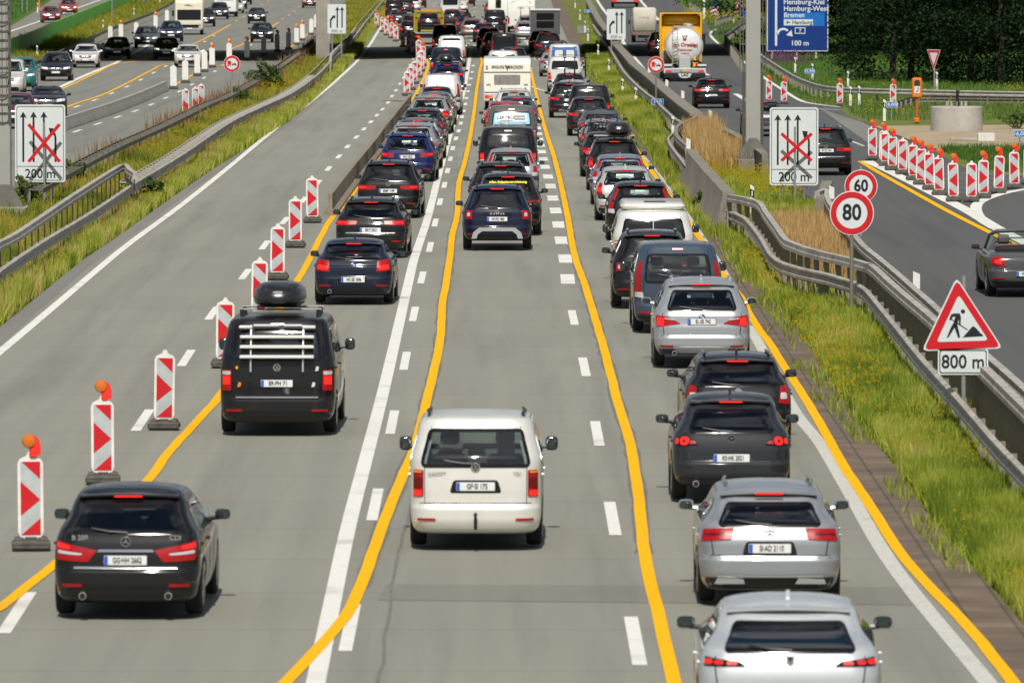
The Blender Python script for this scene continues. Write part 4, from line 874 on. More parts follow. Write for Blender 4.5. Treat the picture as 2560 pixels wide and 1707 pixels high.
# ------------------------------------------------------------ bridge overhead (its shadow crosses the road) and pillar
def bridge():
    e = empty('road_bridge', 'road bridge whose shadow falls across all the lanes', 'bridge', (0, 500, gz(500)))
    mb = MB(); zb, zt = 5.6, 6.7; k = .62
    f = lambda x: float(np.interp(x, [-110, -36, -27, -15, -7, 15, 110], [595, 525, 500, 501, 509, 520, 556])); f2 = lambda x: float(np.interp(x, [-110, -36, -23, -7, 15, 110], [675, 595, 537, 559, 571, 606]))
    xs = [-110, -70, -36, -27, -23, -15, -7, 4, 15, 60, 110]; vs = []
    for x in xs: vs += [(x, f(x) - 500, zb), (x, f(x) - 500, zt), (x, f2(x) - 500, zt), (x, f2(x) - 500, zb)]
    fs = []
    for i in range(len(xs) - 1):
        for j in range(4): a = i * 4 + j; b = i * 4 + (j + 1) % 4; fs.append((a, b, b + 4, a + 4))
    fs += [(0, 1, 2, 3), tuple(len(xs) * 4 - 1 - j for j in range(4))]; mb.add(vs, fs); mb.build('deck', CONC, e)
    for x in (-13.3,):
        p = G(809, 158); o = tag(MB().box((0, 0, 2.75), (.98, 1.3, 5.7), bev=.03).build('bridge_pillar', mat('block_concrete', (.3, .285, .24), .9, noise=(1.2, .25), bump=(6, .5))), 'square concrete bridge pillar on the median, cut off by the top edge', 'pillar'); o.location = p
        o.location.z -= .3
bridge()
def mast(label, px, py, w_, h, left):
    p = G(px, py); e = empty('gantry_mast', label, 'gantry mast', p, 0)
    MB().box((0, 0, .28), (1.05, 1.2, .75), bev=.03).build('foundation', CONCD, e)
    MB().box((0, 0, .65 + h / 2), (w_, .5, h), bev=.02).build('column', mat('gantry_steel', (.36, .355, .33), .5, .2, noise=(.8, .08)), e)
    mb = MB(); mb.box((0, -.02, .69), (.95, 1.0, .05))
    for sy in (-.3, .3): mb.prism([(-.46, .7), (.46, .7), (.46, .92), (.12, 1.35), (-.12, 1.35), (-.46, .92)], sy - .015, sy + .015)
    for i in range(6): mb.lathe([(.035, .70), (.035, .82), (.02, .84)], (-.38 + i * .152, -.42, 0), 'Z', 6)
    mb.build('base_plate', STEELD, e)
    for sx in (-1, 1):
        mb = MB(); 
        for dx in (.08, .18): mb.tube([(sx * (w_ / 2 + dx), .1, 3.6), (sx * (w_ / 2 + dx), .1, .7 + h)], .018, 5)
        for i in range(int((h - 3) / .9)): mb.box((sx * (w_ / 2 + .1), .1, 3.6 + i * .9), (.2, .03, .04))
        mb.build('cable_rail', STEELD, e)
        MB().box((sx * (w_ / 2 + .06), .1, 2.2), (.09, .12, 2.7)).build('cable_duct', mat('duct', (.08, .07, .05), .7), e)
    return e
mast('grey steel gantry mast on a concrete block, left of the right 200 m board', 1882, 445, .5, 8, False)
def ladder_mast():
    p = G(8, 548); e = empty('gantry_mast', 'grey gantry mast with caged ladder at the left edge of the photo', 'gantry mast', p, 0)
    MB().box((-.3, 0, .12), (2.0, 1.6, .5), bev=.03).build('foundation', CONC, e)
    MB().box((-.02, 0, 4.5), (.5, .5, 8.2), bev=.02).build('column', mat('gantry_steel', (.36, .355, .33), .5, .2), e)
    mb = MB(); mb.prism([(-.5, .36), (.62, .36), (.28, 1.0), (-.3, 1.0)], -.4, -.37); mb.box((0, 0, .38), (1.2, 1.0, .05)); mb.build('base_plate', STEELD, e)
    mb = MB()
    for sx in (-.24, .20): mb.tube([(sx, -.5, 3.0), (sx, -.5, 8.6)], .025, 6)
    for i in range(22): mb.box((-.02, -.5, 3.05 + i * .26), (.44, .03, .03))
    mb.build('ladder', STEELD, e)
    mb = MB()
    for i in range(8):
        z = 3.5 + i * .7; pts = [(.28 * math.cos(a) - .02, -.5 - .42 * math.sin(a), z) for a in np.linspace(0, math.pi, 9)]; mb.tube(pts, .018, 5)
    for a in np.linspace(.2, math.pi - .2, 5): mb.tube([(.28 * math.cos(a) - .02, -.5 - .42 * math.sin(a), 3.5), (.28 * math.cos(a) - .02, -.5 - .42 * math.sin(a), 8.6)], .012, 5)
    mb.build('safety_cage', STEELD, e)
ladder_mast()
# ------------------------------------------------------------ signs
S_WH = mat('sign_white', (.62, .66, .66), .35, noise=(1.5, .06)); S_RED = mat('sign_red', (.56, .012, .02), .35, noise=(2, .1)); S_BLK = mat('sign_black', (.012, .013, .018), .4); S_BLUE = mat('sign_blue', (.006, .034, .2), .35, noise=(.8, .12)); S_BLUE2 = mat('sign_light_blue', (.01, .14, .5), .35)
S_BACK = mat('sign_grey_metal', (.4, .4, .4), .4, .4); S_POLE = mat('sign_pole', (.33, .34, .33), .5, .4, noise=(3, .2)); S_POLB = mat('brown_grey_pole', (.2, .18, .15), .6, .2)
def scl_at(p): return F / p.y
def rrect(w_, h, r_, n=5):
    out = []
    for cx, cz, a0 in ((w_ / 2 - r_, h / 2 - r_, 0), (-w_ / 2 + r_, h / 2 - r_, 90), (-w_ / 2 + r_, -h / 2 + r_, 180), (w_ / 2 - r_, -h / 2 + r_, 270)):
        for i in range(n + 1): a = R(a0 + 90 * i / n); out.append((cx + r_ * math.cos(a), cz + r_ * math.sin(a)))
    return out
def frame(mb, w_, h, t, y0, y1, m=0):
    for sx in (-1, 1): mb.box((sx * (w_ / 2 - t / 2), (y0 + y1) / 2, 0), (t, abs(y1 - y0), h), m)
    for sz in (-1, 1): mb.box((0, (y0 + y1) / 2, sz * (h / 2 - t / 2)), (w_ - 2 * t, abs(y1 - y0), t), m)
def sign_at(px_c, py_c, px_g, py_g, name, label, cat, group=None, rz=0.0):
    g = G(px_g, py_g); s = scl_at(g); e = empty(name, label, cat, g, rz, group)
    z = CH - (py_c + 195) / s * 1.0 - g.z; return e, s, z, (px_c - px_g) / s
def pole(e, x, y, h, r_=.038, m=None, z0=-.1): MB().tube([(x, y, z0), (x, y, h)], r_, 10).build('pole', m or S_POLE, e)
def arrow(mb, x, z0, z1, w_=.06, hd=.15, y=-.02, m=0):
    mb.prism([(x - w_ / 2, z0), (x + w_ / 2, z0), (x + w_ / 2, z1 - hd * .9), (x + hd * .62, z1 - hd * 1.1), (x, z1), (x - hd * .62, z1 - hd * 1.1), (x - w_ / 2, z1 - hd * .9)], y - .003, y, m)
def lane_board(label, x0, x1, y0, y1, pg, xpole, xg, posts, cross):
    g = G((x0 + x1) / 2, pg); s = scl_at(g); w_ = (x1 - x0) / s; h = (y1 - y0) / s; zc = CH - ((y0 + y1) / 2 + 195) / s - g.z
    e = empty('lane_sign', label, 'traffic sign', g)
    pb = MB(); pb.prism([(a, b + zc) for a, b in rrect(w_, h, .09)], -.012, .012); pb.build('sign_panel', S_WH, e)
    mb = MB(); t = .016; P = rrect(w_ - .10, h - .10, .07); Q = rrect(w_ - .10 - 2 * t, h - .10 - 2 * t, .06); n = len(P)
    mb.v += [(a, -.017, b + zc) for a, b in P] + [(a, -.017, b + zc) for a, b in Q] + [(a, -.012, b + zc) for a, b in P] + [(a, -.012, b + zc) for a, b in Q]
    for i in range(n): j = (i + 1) % n; mb.f += [(i, j, j + n, i + n), (i, j, j + 2 * n, i + 2 * n), (i + n, j + n, j + 3 * n, i + 3 * n)]; mb.m += [0] * 3
    zd = zc - h / 2 + h * .205; mb.box((0, -.015, zd), (w_ - .12, .006, .014)); mb.build('border', S_BLK, e)
    mb = MB(); zt = zc + h * .41; zb = zc - h / 2 + h * .265
    for fx in (-.335, -.13, .075): arrow(mb, fx * w_, zb, zt, .055 * w_ / 1.45, .17)
    # merging arrow
    x = .285 * w_; mb.prism([(x, zb), (x + .06, zb), (x + .06, zb + h * .30), (x + .035, zb + h * .36), (x - .05, zb + h * .405), (x - .085, zb + h * .375), (x - .01, zb + h * .335), (x, zb + h * .30)], -.023, -.013)
    mb.prism([(x - .17, zb + h * .435), (x + .0, zb + h * .425), (x - .11, zb + h * .325)], -.024, -.0135)
    mb.build('lane_arrows', S_BLK, e)
    link('lettering', text_mesh('200 m', h * .17, S_BLK, .002, bold=.004, sx=.92), e, (0, -.015, zc - h / 2 + h * .105), (math.pi / 2, 0, 0))
    for px in posts: pole(e, (px - (x0 + x1) / 2) / s, .06, zc + h * .3, .045, S_POLB)
    # crossed-out bars on their own pole in front: a separate thing
    yb, cxp, cyp, hw, hh = cross; gg = G(xg, yb); k_ = (g.y - .42) / gg.y; gg = Vector((gg.x * k_, g.y - .42, g.z)); s2 = scl_at(gg)
    e2 = empty('crossing_out_bars', 'two crossed red bars on a thin pole before the ' + ('right' if 'right' in label else 'left') + ' 200 m board', 'red cross', gg)
    zc2 = CH - (cyp + 195) / s2 - gg.z; dx = cxp / s2 - (xg - 0) / s2
    for sg in (1, -1):
        a = math.atan2(hh, hw); Lb = 2 * math.hypot(hw, hh) / s2; mb = MB(); mb.box((dx, -.05 - .012 * sg, zc2), (Lb, .008, .10), 0, ry=-sg * a); mb.build('red_bar', S_RED, e2)
    pole(e2, 0, 0, zc2 + .62, .032, S_POLE)
lane_board('white 200 m lane board with three arrows at the right roadside', 1924, 2045.5, 268, 463, 512, 1987, 1987, (1957, 2010), (516, 1991, 367.5, 38, 34))
lane_board('white 200 m lane board with three arrows at the left roadside', 38, 164, 261, 455, 517, 111, 111, (86, 128), (528, 111, 357, 39, 47))
def circle(mb, r0, r1, zc, y, m=0, n=40, y2=None):
    mb.lathe([(r1, y), (r1, y + .006)], (0, 0, zc), 'Y', n, m) if r0 == 0 else None
    if r0 > 0:
        vs = []; fs = []
        for i in range(n):
            a = 2 * math.pi * i / n
            for r_ in (r0, r1):
                for yy in (y, y + .008): vs.append((r_ * math.cos(a), yy, zc + r_ * math.sin(a)))
        for i in range(n): a = i * 4; b = ((i + 1) % n) * 4; fs += [(a, b, b + 2, a + 2), (a, a + 1, b + 1, b), (a + 2, b + 2, b + 3, a + 3)]
        mb.add(vs, fs, m)
def round_sign(label, cx, cy, rpx, gx, gy, content, polem=None, pole_z0=-.1, phead=.25, gh=None):
    e, s, z, dx = sign_at(cx, cy, gx, gy, 'round_sign', label, 'traffic sign'); r_ = rpx / s
    mb = MB(); mb.lathe([(r_, .0), (r_, .014)], (dx, 0, z), 'Y', 40); mb.build('sign_panel', S_WH, e)
    mb = MB(); circle(mb, r_ * .70, r_ * .955, z, -.009, 0, 44); o = mb.build('red_ring', S_RED, e); o.location.x = dx
    if content in ('80', '60'): link('lettering', text_mesh(content, r_ * 1.0, S_BLK, .002, bold=.012, sx=.86), e, (dx, -.004, z), (math.pi / 2, 0, 0))
    else:
        mb = MB(); k = r_ / .38; X = lambda a, b: (dx + a * k, z + b * k)
        def rc(a0, b0, a1, b1, m): mb.prism([X(a0, b0), X(a1, b0), X(a1, b1), X(a0, b1)], -.004, -.001, m)
        rc(-.21, -.045, -.035, .13, 0); rc(-.21, -.11, -.125, -.06, 0); rc(-.115, -.08, -.035, -.05, 0)
        for a in (-.18, -.14, -.06): mb.lathe([(.022 * k, -.006), (.022 * k, -.001)], (dx + a * k, 0, z - .1 * k), 'Y', 8, 0)
        mb.prism([X(.01, -.06), X(.21, -.06), X(.21, -.02), X(.185, 0), X(.16, .035), X(.06, .035), X(.035, 0), X(.01, -.02)], -.004, -.001, 1)
        mb.prism([X(.055, .0), X(.165, .0), X(.15, .023), X(.07, .023)], -.0055, -.0042, 2)
        for a in (.045, .175): mb.lathe([(.024 * k, -.006), (.024 * k, -.001)], (dx + a * k, 0, z - .075 * k), 'Y', 8, 1)
        mb.build('pictogram', [S_RED, S_BLK, S_WH], e)
    pole(e, dx, .05, z + phead, .04, polem or S_POLE, pole_z0); return e, s
round_sign('round 80 speed limit sign on a brown pole, the nearer of the two speed signs', 2129, 532, 55.5, 2130, 800, '80', S_POLB)
round_sign('round 60 speed limit sign half hidden behind the 80 sign', 2152, 465, 41.5, 2149, 650, '60', S_POLE, .6, .5)
e_, s_ = round_sign('no overtaking for lorries sign right of the queuing cars, with a km plate below', 1640, 161.7, 20.7, 1644, 291, 'lkw', S_POLB)
def km_plate(e, s, x, z, w_, h, txt):
    mb = MB(); mb.prism([(a + x, b + z) for a, b in rrect(w_, h, h * .15, 3)], -.012, .0, 0); P = rrect(w_ - .04, h - .04, h * .1, 3); o = mb.build('km_plate', [S_WH], e)
    mb = MB(); mb.prism([(a + x, b + z) for a, b in P], -.016, -.0125, 0); mb.build('plate_face', [S_BLUE2], o)
    link('lettering', text_mesh(txt, h * .8, S_WH, .001, bold=.004), o, (x, -.019, z), (math.pi / 2, 0, 0))
km_plate(e_, s_, 0, CH - (254.3 + 195) / s_ - e_.location.z, .56, .28, '16.0')
round_sign('no overtaking for lorries sign on the left median', 580, 159, 20.5, 582, 273, 'lkw', S_POLE)
def km_sign(label, cx, cy, gx, gy, w_, h, txt):
    e, s, z, dx = sign_at(cx, cy, gx, gy, 'km_sign', label, 'km sign'); km_plate(e, s, dx, z, w_ / s, h / s, txt); pole(e, dx, .04, z, .03, S_POLE)
km_sign('small blue km 16,000 plate beside a white delineator post', 2229, 261, 2228, 300, 28, 15, '16,000')
km_sign('small blue km 16,08 plate cut off by the right edge of the photo', 2549, 334, 2552, 385, 34, 18, '16,08')
km_sign('small blue km plate on the meadow below the big blue sign', 2024, 178, 2022, 205, 24, 12, '15,900')
km_sign('small blue km plate beside the far parapet', 1469, 28, 1469, 62, 17, 8, '15,5')
def triangle_sign():
    e, s, _, _ = sign_at(2407, 800, 2409, 1090, 'roadworks_sign', 'red and white triangle roadworks sign above an 800 m plate', 'traffic sign')
    Z = lambda py: CH - (py + 195) / s - e.location.z; X = lambda px: (px - 2409) / s
    def tri(k, y0, y1, m, nm):
        c = (2405.5, 815); P = [(2391 , 699), (2309, 874), (2501, 868)]; P = [(c[0] + (a - c[0]) * k, c[1] + (b - c[1]) * k) for a, b in P]
        out = []; r_ = .13
        for i in range(3):
            a, b, d = P[i - 1], P[i], P[(i + 1) % 3]
            for t in (0, .5, 1):
                q0 = (b[0] + (a[0] - b[0]) * .07, b[1] + (a[1] - b[1]) * .07); q1 = (b[0] + (d[0] - b[0]) * .07, b[1] + (d[1] - b[1]) * .07)
                out.append((q0[0] * (1 - t)**2 + b[0] * 2 * t * (1 - t) + q1[0] * t * t, q0[1] * (1 - t)**2 + b[1] * 2 * t * (1 - t) + q1[1] * t * t))
        mb = MB(); mb.prism([(X(a), Z(b)) for a, b in out], y0, y1); mb.build(nm, m, e)
    tri(1.06, .0, .014, S_WH, 'sign_panel'); tri(1.0, -.005, -.0005, S_RED, 'red_border'); tri(.68, -.009, -.0055, S_WH, 'white_field')
    # worker pictogram, coordinates read off the sign (px)
    mb = MB(); q = lambda pts: mb.prism([(X(1860 + a / 3.336), Z(380 + b / 3.336)) for a, b in pts], -.014, -.0095)
    cxh, czh = X(1860 + 1822 / 3.336), Z(380 + 1328 / 3.336); mb.lathe([(18 / 3.336 / s, -.014), (18 / 3.336 / s, -.0095)], (cxh, 0, czh), 'Y', 14)
    q([(1722, 1355), (1745, 1345), (1795, 1345), (1806, 1375), (1803, 1440), (1790, 1445), (1788, 1395), (1775, 1430), (1745, 1425), (1758, 1370), (1738, 1372), (1722, 1402), (1708, 1396)])
    q([(1742, 1425), (1776, 1432), (1800, 1545), (1782, 1546), (1752, 1462)]); q([(1742, 1425), (1760, 1450), (1702, 1545), (1688, 1548), (1715, 1478)])
    q([(1712, 1388), (1718, 1383), (1862, 1478), (1858, 1485)]); q([(1820, 1545), (1862, 1500), (1885, 1470), (1910, 1450), (1935, 1470), (1965, 1505), (1992, 1528), (1985, 1535)])
    mb.build('pictogram', S_BLK, e)
    w_, h = 126 / s, 66 / s; x, z = X(2407), Z(904); mb = MB(); mb.prism([(a + x, b + z) for a, b in rrect(w_, h, .05)], 0, .014); o = mb.build('distance_plate', S_WH, e)
    mb = MB(); P = rrect(w_ - .05, h - .05, .04); Q = rrect(w_ - .08, h - .08, .035); n = len(P); mb.v += [(a + x, -.004, b + z) for a, b in P] + [(a + x, -.004, b + z) for a, b in Q]
    for i in range(n): j = (i + 1) % n; mb.f.append((i, j, j + n, i + n)); mb.m.append(0)
    mb.build('border', S_BLK, o); link('lettering', text_mesh('800 m', h * .72, S_BLK, .002, bold=.004, sx=.9), o, (x, -.006, z - .01), (math.pi / 2, 0, 0))
    pole(e, 0, .05, Z(690), .038)
triangle_sign()
def lane_shift_board(label, x0, x1, y0, y1, gy, txt):
    g = G((x0 + x1) / 2, gy); s = scl_at(g); w_ = (x1 - x0) / s; h = (y1 - y0) / s; zc = CH - ((y0 + y1) / 2 + 195) / s - g.z
    e = empty('lane_sign', label, 'traffic sign', g); pb = MB(); pb.prism([(a, b + zc) for a, b in rrect(w_, h, .08)], -.012, .012); pb.build('sign_panel', S_WH, e)
    mb = MB(); 
    for fx in (.03, .29): arrow(mb, fx * w_, zc - h * .3, zc + h * .42, .09, .24)
    x = -.33 * w_; mb.prism([(x - .05, zc - h * .3), (x + .05, zc - h * .3), (x + .05, zc - h * .06), (x + .24, zc + h * .07), (x + .16, zc + h * .12), (x - .05, zc - h * .02)], -.023, -.013)
    mb.prism([(x + .32, zc + h * .13), (x + .1, zc + h * .1), (x + .28, zc + h * .0)], -.024, -.0135); mb.build('lane_arrows', S_BLK, e)
    link('lettering', text_mesh(txt, h * .15, S_BLK, .002), e, (0, -.016, zc - h * .42), (math.pi / 2, 0, 0))
    for sx in (-.25, .25): pole(e, sx * w_, .06, zc, .05)
lane_shift_board('white board with two straight arrows and one bent arrow beside the bridge pillar', 819, 865, 11, 84, 160, '400 m')
lane_shift_board('white 450 m board with two straight arrows beside the small tarpaulin truck', 1517, 1564, 23, 99, 152, '450 m')
def blue_sign():
    g = G(1994, 152); s = scl_at(g); X = lambda px: (px - 1994) / s; Z = lambda py: CH - (py + 195) / s - g.z
    e = empty('direction_sign', 'big blue motorway direction sign in front of the dark trees', 'direction sign', g)
    x0, x1, z0, z1 = X(1917), X(2070.5), Z(128.5), Z(-95); mb = MB(); mb.box(((x0 + x1) / 2, .02, (z0 + z1) / 2), (x1 - x0, .05, z1 - z0), bev=.01); mb.build('sign_panel', S_WH, e)
    mb = MB(); mb.box(((x0 + x1) / 2, -.009, (z0 + z1) / 2), (x1 - x0 - .12, .006, z1 - z0 - .12)); mb.build('blue_face', S_BLUE, e)
    q = lambda a, b: (X(1450 + a / 3.618), Z(b / 3.618))
    def T(t, a, b, sz, m, al='LEFT'):
        x, z = q(a, b); link('lettering', text_mesh(t, sz, m, .002, al, bold=.008), e, (x, -.02, z), (math.pi / 2, 0, 0))
    mb = MB(); mb.prism([q(1840, 115), q(2210, 115), q(2210, 235), q(1840, 235)], -.016, -.0125); mb.build('light_blue_field', S_BLUE2, e)
    mb = MB(); mb.prism([q(1843, 176), q(2105, 176), q(2105, 230), q(1843, 230)], -.0185, -.0165)
    mb.prism([q(1763, 415), q(1783, 415), q(1783, -10), q(1763, -10)], -.016, -.0125)
    ring = []; ring2 = []
    for i in range(9): a = math.pi - i * math.pi * .78 / 8; ring.append(q(1838 + 62 * math.cos(a), 312 - 60 * math.sin(a))); ring2.append(q(1838 + 42 * math.cos(a), 312 - 40 * math.sin(a)))
    mb.prism(ring + ring2[::-1], -.016, -.0125); mb.prism([q(1865, 318), q(1923, 332), q(1912, 272)], -.0165, -.0125)
    A = [q(1943, 248), q(2038, 248), q(2038, 306), q(1943, 306)]; B = [q(1950, 255), q(2031, 255), q(2031, 299), q(1950, 299)]; n = 4; o = len(mb.v)
    mb.v += [(a, -.016, b) for a, b in A] + [(a, -.016, b) for a, b in B]
    for i in range(4): j = (i + 1) % 4; mb.f.append((o + i, o + j, o + j + 4, o + i + 4)); mb.m.append(0)
    mb.build('white_symbols', S_WH, e)
    T('Flensburg-Kiel', 1838, 20, .48, S_WH); T('Hamburg-West', 1840, 80, .48, S_WH); T('Bremen', 1842, 138, .44, S_WH); T('Hamburg', 1918, 205, .36, S_BLK); T('7', 1990, 280, .36, S_WH, 'CENTER'); T('100 m', 1988, 392, .48, S_WH, 'CENTER')
    mb = MB(); mb.prism([q(1855, 203), q(1900, 200), q(1905, 204), q(1900, 208), q(1855, 206)], -.021, -.0195); mb.prism([q(1878, 202), q(1866, 186), q(1872, 186), q(1892, 203), q(1872, 222), q(1866, 222)], -.0212, -.0195); mb.build('plane_symbol', S_BLK, e)
    for px in (1930, 1992, 2040): MB().box((X(px), .1, (Z(128) + 0) / 2), (.12, .12, Z(100) * 1.0 + .3)).build('sign_leg', STEEL, e)
blue_sign()
def yield_sign():
    g = G(2334, 262); s = scl_at(g); e = empty('yield_sign', 'turned give way triangle on a thin pole in front of the dark trees', 'traffic sign', g, R(-48))
    Z = lambda py: CH - (py + 195) / s - g.z; zt, zb = Z(124), Z(176); w_ = .48; 
    for k, y, m, nm in ((1, 0, S_WH, 'sign_panel'), (.92, -.005, S_RED, 'red_border'), (.60, -.009, S_WH, 'white_field')):
        c = zt - (zt - zb) * .36; MB().prism([(-w_ * k, c + (zt - c) * k), (w_ * k, c + (zt - c) * k), (0, c + (zb - c) * k)], y - .0035, y + (.01 if k == 1 else 0)).build(nm, m, e)
    pole(e, 0, .05, zt - .1)
yield_sign()
def chevron():
    g = G(1786, 48); s = scl_at(g); e = empty('chevron_sign', 'red and white chevron board under a small km plate on the far meadow', 'traffic sign', g); Z = lambda py: CH - (py + 195) / s - g.z
    z0, z1 = Z(38), Z(17); w_ = .75; MB().box((0, 0, (z0 + z1) / 2), (w_, .02, z1 - z0)).build('sign_panel', S_WH, e); mb = MB(); h = z1 - z0
    for k in (0, .5): mb.prism([(-w_ / 2, z0 + h * k), (0, z0 + h * (k + .32)), (w_ / 2, z0 + h * k), (w_ / 2, z0 + h * (k + .22)), (0, z0 + h * (k + .54 if k == 0 else .98)), (-w_ / 2, z0 + h * (k + .22))], -.015, -.011)
    mb.build('red_chevrons', S_RED, e); MB().box((0, 0, Z(9.5)), (.62, .02, .34)).build('km_plate', S_BLUE2, e); pole(e, 0, .05, Z(4), .04)
    e, s, z, dx = sign_at(1850, 14, 1850, 52, 'round_sign', 'red ringed speed sign partly hidden behind the gantry mast', 'traffic sign'); r_ = 11.5 / s
    MB().lathe([(r_, 0), (r_, .014)], (0, 0, z), 'Y', 30).build('sign_panel', S_WH, e); mb = MB(); circle(mb, r_ * .7, r_ * .96, z, -.009, 0, 30); mb.build('red_ring', S_RED, e)
    link('lettering', text_mesh('60', r_ * .9, S_BLK, .002, bold=.01), e, (0, -.004, z), (math.pi / 2, 0, 0)); MB().box((.45, .02, z - .85), (.7, .02, .95)).build('blue_plate', S_BLUE2, e); pole(e, .2, .06, z)
chevron()
def phone():
    g = G(2292, 308); s = scl_at(g); e = empty('emergency_phone', 'orange emergency telephone on an orange post', 'emergency phone', g); O = mat('phone_orange', (.75, .19, .01), .4, noise=(3, .08)); OD = mat('rusty_orange', (.42, .12, .02), .6, noise=(5, .3))
    Z = lambda py: CH - (py + 195) / s - g.z; mb = MB(); mb.tube([(0, 0, .0), (0, 0, Z(244))], .075, 12); mb.build('post', OD, e)
    MB().lathe([(.13, .05), (.13, .2), (.08, .24)], (0, 0, 0), 'Z', 12).build('foot', O, e)
    z0, z1 = Z(245), Z(194); mb = MB(); mb.box((0, 0, (z0 + z1) / 2), (.44, .32, z1 - z0), bev=.06); mb.build('housing', O, e)
    mb = MB(); P = [(-.13, (z0 + z1) / 2 + .05), (.13, (z0 + z1) / 2 + .05), (.13, z1 - .2)] + [(.13 * math.cos(a), z1 - .2 + .11 * math.sin(a)) for a in np.linspace(.3, 2.84, 6)] + [(-.13, z1 - .2)]
    mb.prism(P, -.165, -.158); mb.build('speaker_recess', mat('dark_recess', (.03, .02, .015), .7), e)
    MB().box((0, -.166, (z0 + z1) / 2 - .08), (.24, .012, .32)).build('pictogram_plate', S_WH, e); mb = MB(); mb.tube([(-.05, -.176, (z0 + z1) / 2 - .18), (.04, -.176, (z0 + z1) / 2 - .12), (.05, -.176, (z0 + z1) / 2 + .02)], .018, 6); mb.build('handset_symbol', S_BLK, e)
phone()
def block():
    g = G(2395, 328); s = scl_at(g); r_ = 131 / 2 / s; h = CH - (263 + 195) / scl_at(G(2395, 328)) - g.z; g.y += r_
    e = empty('concrete_foundation', 'round light concrete foundation with bolts on its top', 'concrete block', g)
    hh = 1.02; MB().lathe([(r_, 0), (r_, hh - .03), (r_ - .03, hh)], (0, 0, 0), 'Z', 36).build('foundation_body', mat('new_concrete', (.42, .4, .35), .85, noise=(1.2, .22), bump=(18, .3)), e)
    mb = MB()
    for i in range(12): a = 2 * math.pi * i / 12; mb.tube([(.33 * math.cos(a) * 1.3, .33 * math.sin(a), hh), (.33 * math.cos(a) * 1.3, .33 * math.sin(a), hh + .22)], .025, 6)
    mb.build('anchor_bolts', STEEL, e); MB().tube([(.05, 0, hh), (.03, 0, hh + .35), (.05, 0, hh + .68), (.12, 0, hh + .62)], .07, 8).build('cable_stub', M_BLACK, e)
    o = tag(MB().box((0, 0, .17), (.68, .5, .34), bev=.02).build('concrete_kerbstone', mat('white_concrete', (.6, .59, .55), .8, noise=(3, .15))), 'small white concrete block lying on the sandy strip', 'concrete block'); o.location = G(2465, 354)
    o = tag(MB().box((0, 0, .06), (1.6, .5, .12), bev=.02).build('concrete_slab', CONC), 'flat concrete slab left of the small white block on the sand', 'concrete slab'); o.location = G(2425, 352)
block()
# ------------------------------------------------------------ beacons
B_GREY = mat('beacon_silver', (.46, .49, .5), .35, noise=(4, .22)); B_WHITE = mat('beacon_white_edge', (.74, .74, .70), .5, noise=(5, .16)); B_BASE = mat('recycled_base', (.10, .095, .08), .85, noise=(8, .4), bump=(12, .6)); B_LAMP = mat('beacon_lamp', (.62, .15, .01), .2, coat=.7); B_LAMPY = mat('beacon_lamp_yellow', (.85, .42, .01), .2, coat=.7); B_HOUS = mat('lamp_housing', (.8, .03, .02), .35, coat=.4)
def panel_mesh(kind):
    W_, Hh = .30, 1.0; z0 = .17; mb = MB()
    out = [(-.13, z0 - .02), (-.05, z0 - .06), (.05, z0 - .06), (.13, z0 - .02), (.165, z0 + .06), (.165, z0 + Hh - .05), (.14, z0 + Hh), (.05, z0 + Hh + .045), (.025, z0 + Hh + .10), (-.025, z0 + Hh + .10), (-.05, z0 + Hh + .045), (-.14, z0 + Hh), (-.165, z0 + Hh - .05), (-.165, z0 + .06)]
    mb.prism(out, -.02, .02, 0)
    if kind == 'back': return mb.mesh('panel', [B_WHITE])
    x0, x1, a, b = -.128, .128, z0 + .02, z0 + Hh - .03; h = b - a
    mb.prism([(x0, a), (x1, a), (x1, b), (x0, b)], -.024, -.0205, 1)
    s = 1 if kind == 'right' else -1; q = lambda f, g: (s * (x0 + (x1 - x0) * f), a + h * g)
    if kind in ('right', 'left'):
        for P in ([(0.06, 1), (1, 1), (1, .76)], [(.0, .73), (1, .48), (0, .26)], [(0.02, 0), (1, .0), (1, .23)]): mb.prism([q(*p) for p in P], -.028, -.0245, 2)
    else:
        for P in ([(0, 1), (.8, 1), (0, .82)], [(0, .30), (0, .0), (1, 0), (1, .55)] if kind == 'diag' else [(0, .3), (1, .6), (1, .3), (0, 0)],): mb.prism([q(*p) for p in P], -.028, -.0245, 2)
    return mb.mesh('panel', [B_WHITE, B_GREY, S_RED])
PAN = {k: panel_mesh(k) for k in ('right', 'left', 'back', 'diag')}
def base_mesh():
    mb = MB(); mb.box((0, 0, .06), (.50, .42, .12), bev=.03); 
    for sx in (-.15, .15): mb.box((sx, 0, .135), (.13, .34, .05), bev=.015)
    mb.box((0, 0, .13), (.16, .2, .07), bev=.01); mb.box((0, -.212, .09), (.42, .012, .03)); return mb.mesh('base', [B_BASE])
BASE = base_mesh()
def lamp_meshes(c):
    mb = MB(); mb.box((.03, 0, 1.24), (.10, .09, .14), bev=.02); mb.prism([(.02, 1.2), (.13, 1.2), (.13, 1.32), (.10, 1.42), (.04, 1.46)], -.04, .04); h = mb.mesh('lamp_housing', [B_HOUS])
    mb = MB(); mb.lathe([(.02, -.075), (.075, -.06), (.095, -.02), (.095, .03), (.075, .06), (.02, .075)], (-.02, 0, 1.385), 'Y', 20); return h, mb.mesh('lamp', [c])
LAMPS = {'o': lamp_meshes(B_LAMP), 'y': lamp_meshes(B_LAMPY)}
ORD = ['first', 'second', 'third', 'fourth', 'fifth', 'sixth', 'seventh', 'eighth', 'ninth', 'tenth', 'eleventh', 'twelfth', 'thirteenth', 'fourteenth', 'fifteenth', 'sixteenth', 'seventeenth', 'eighteenth', 'nineteenth', 'twentieth']
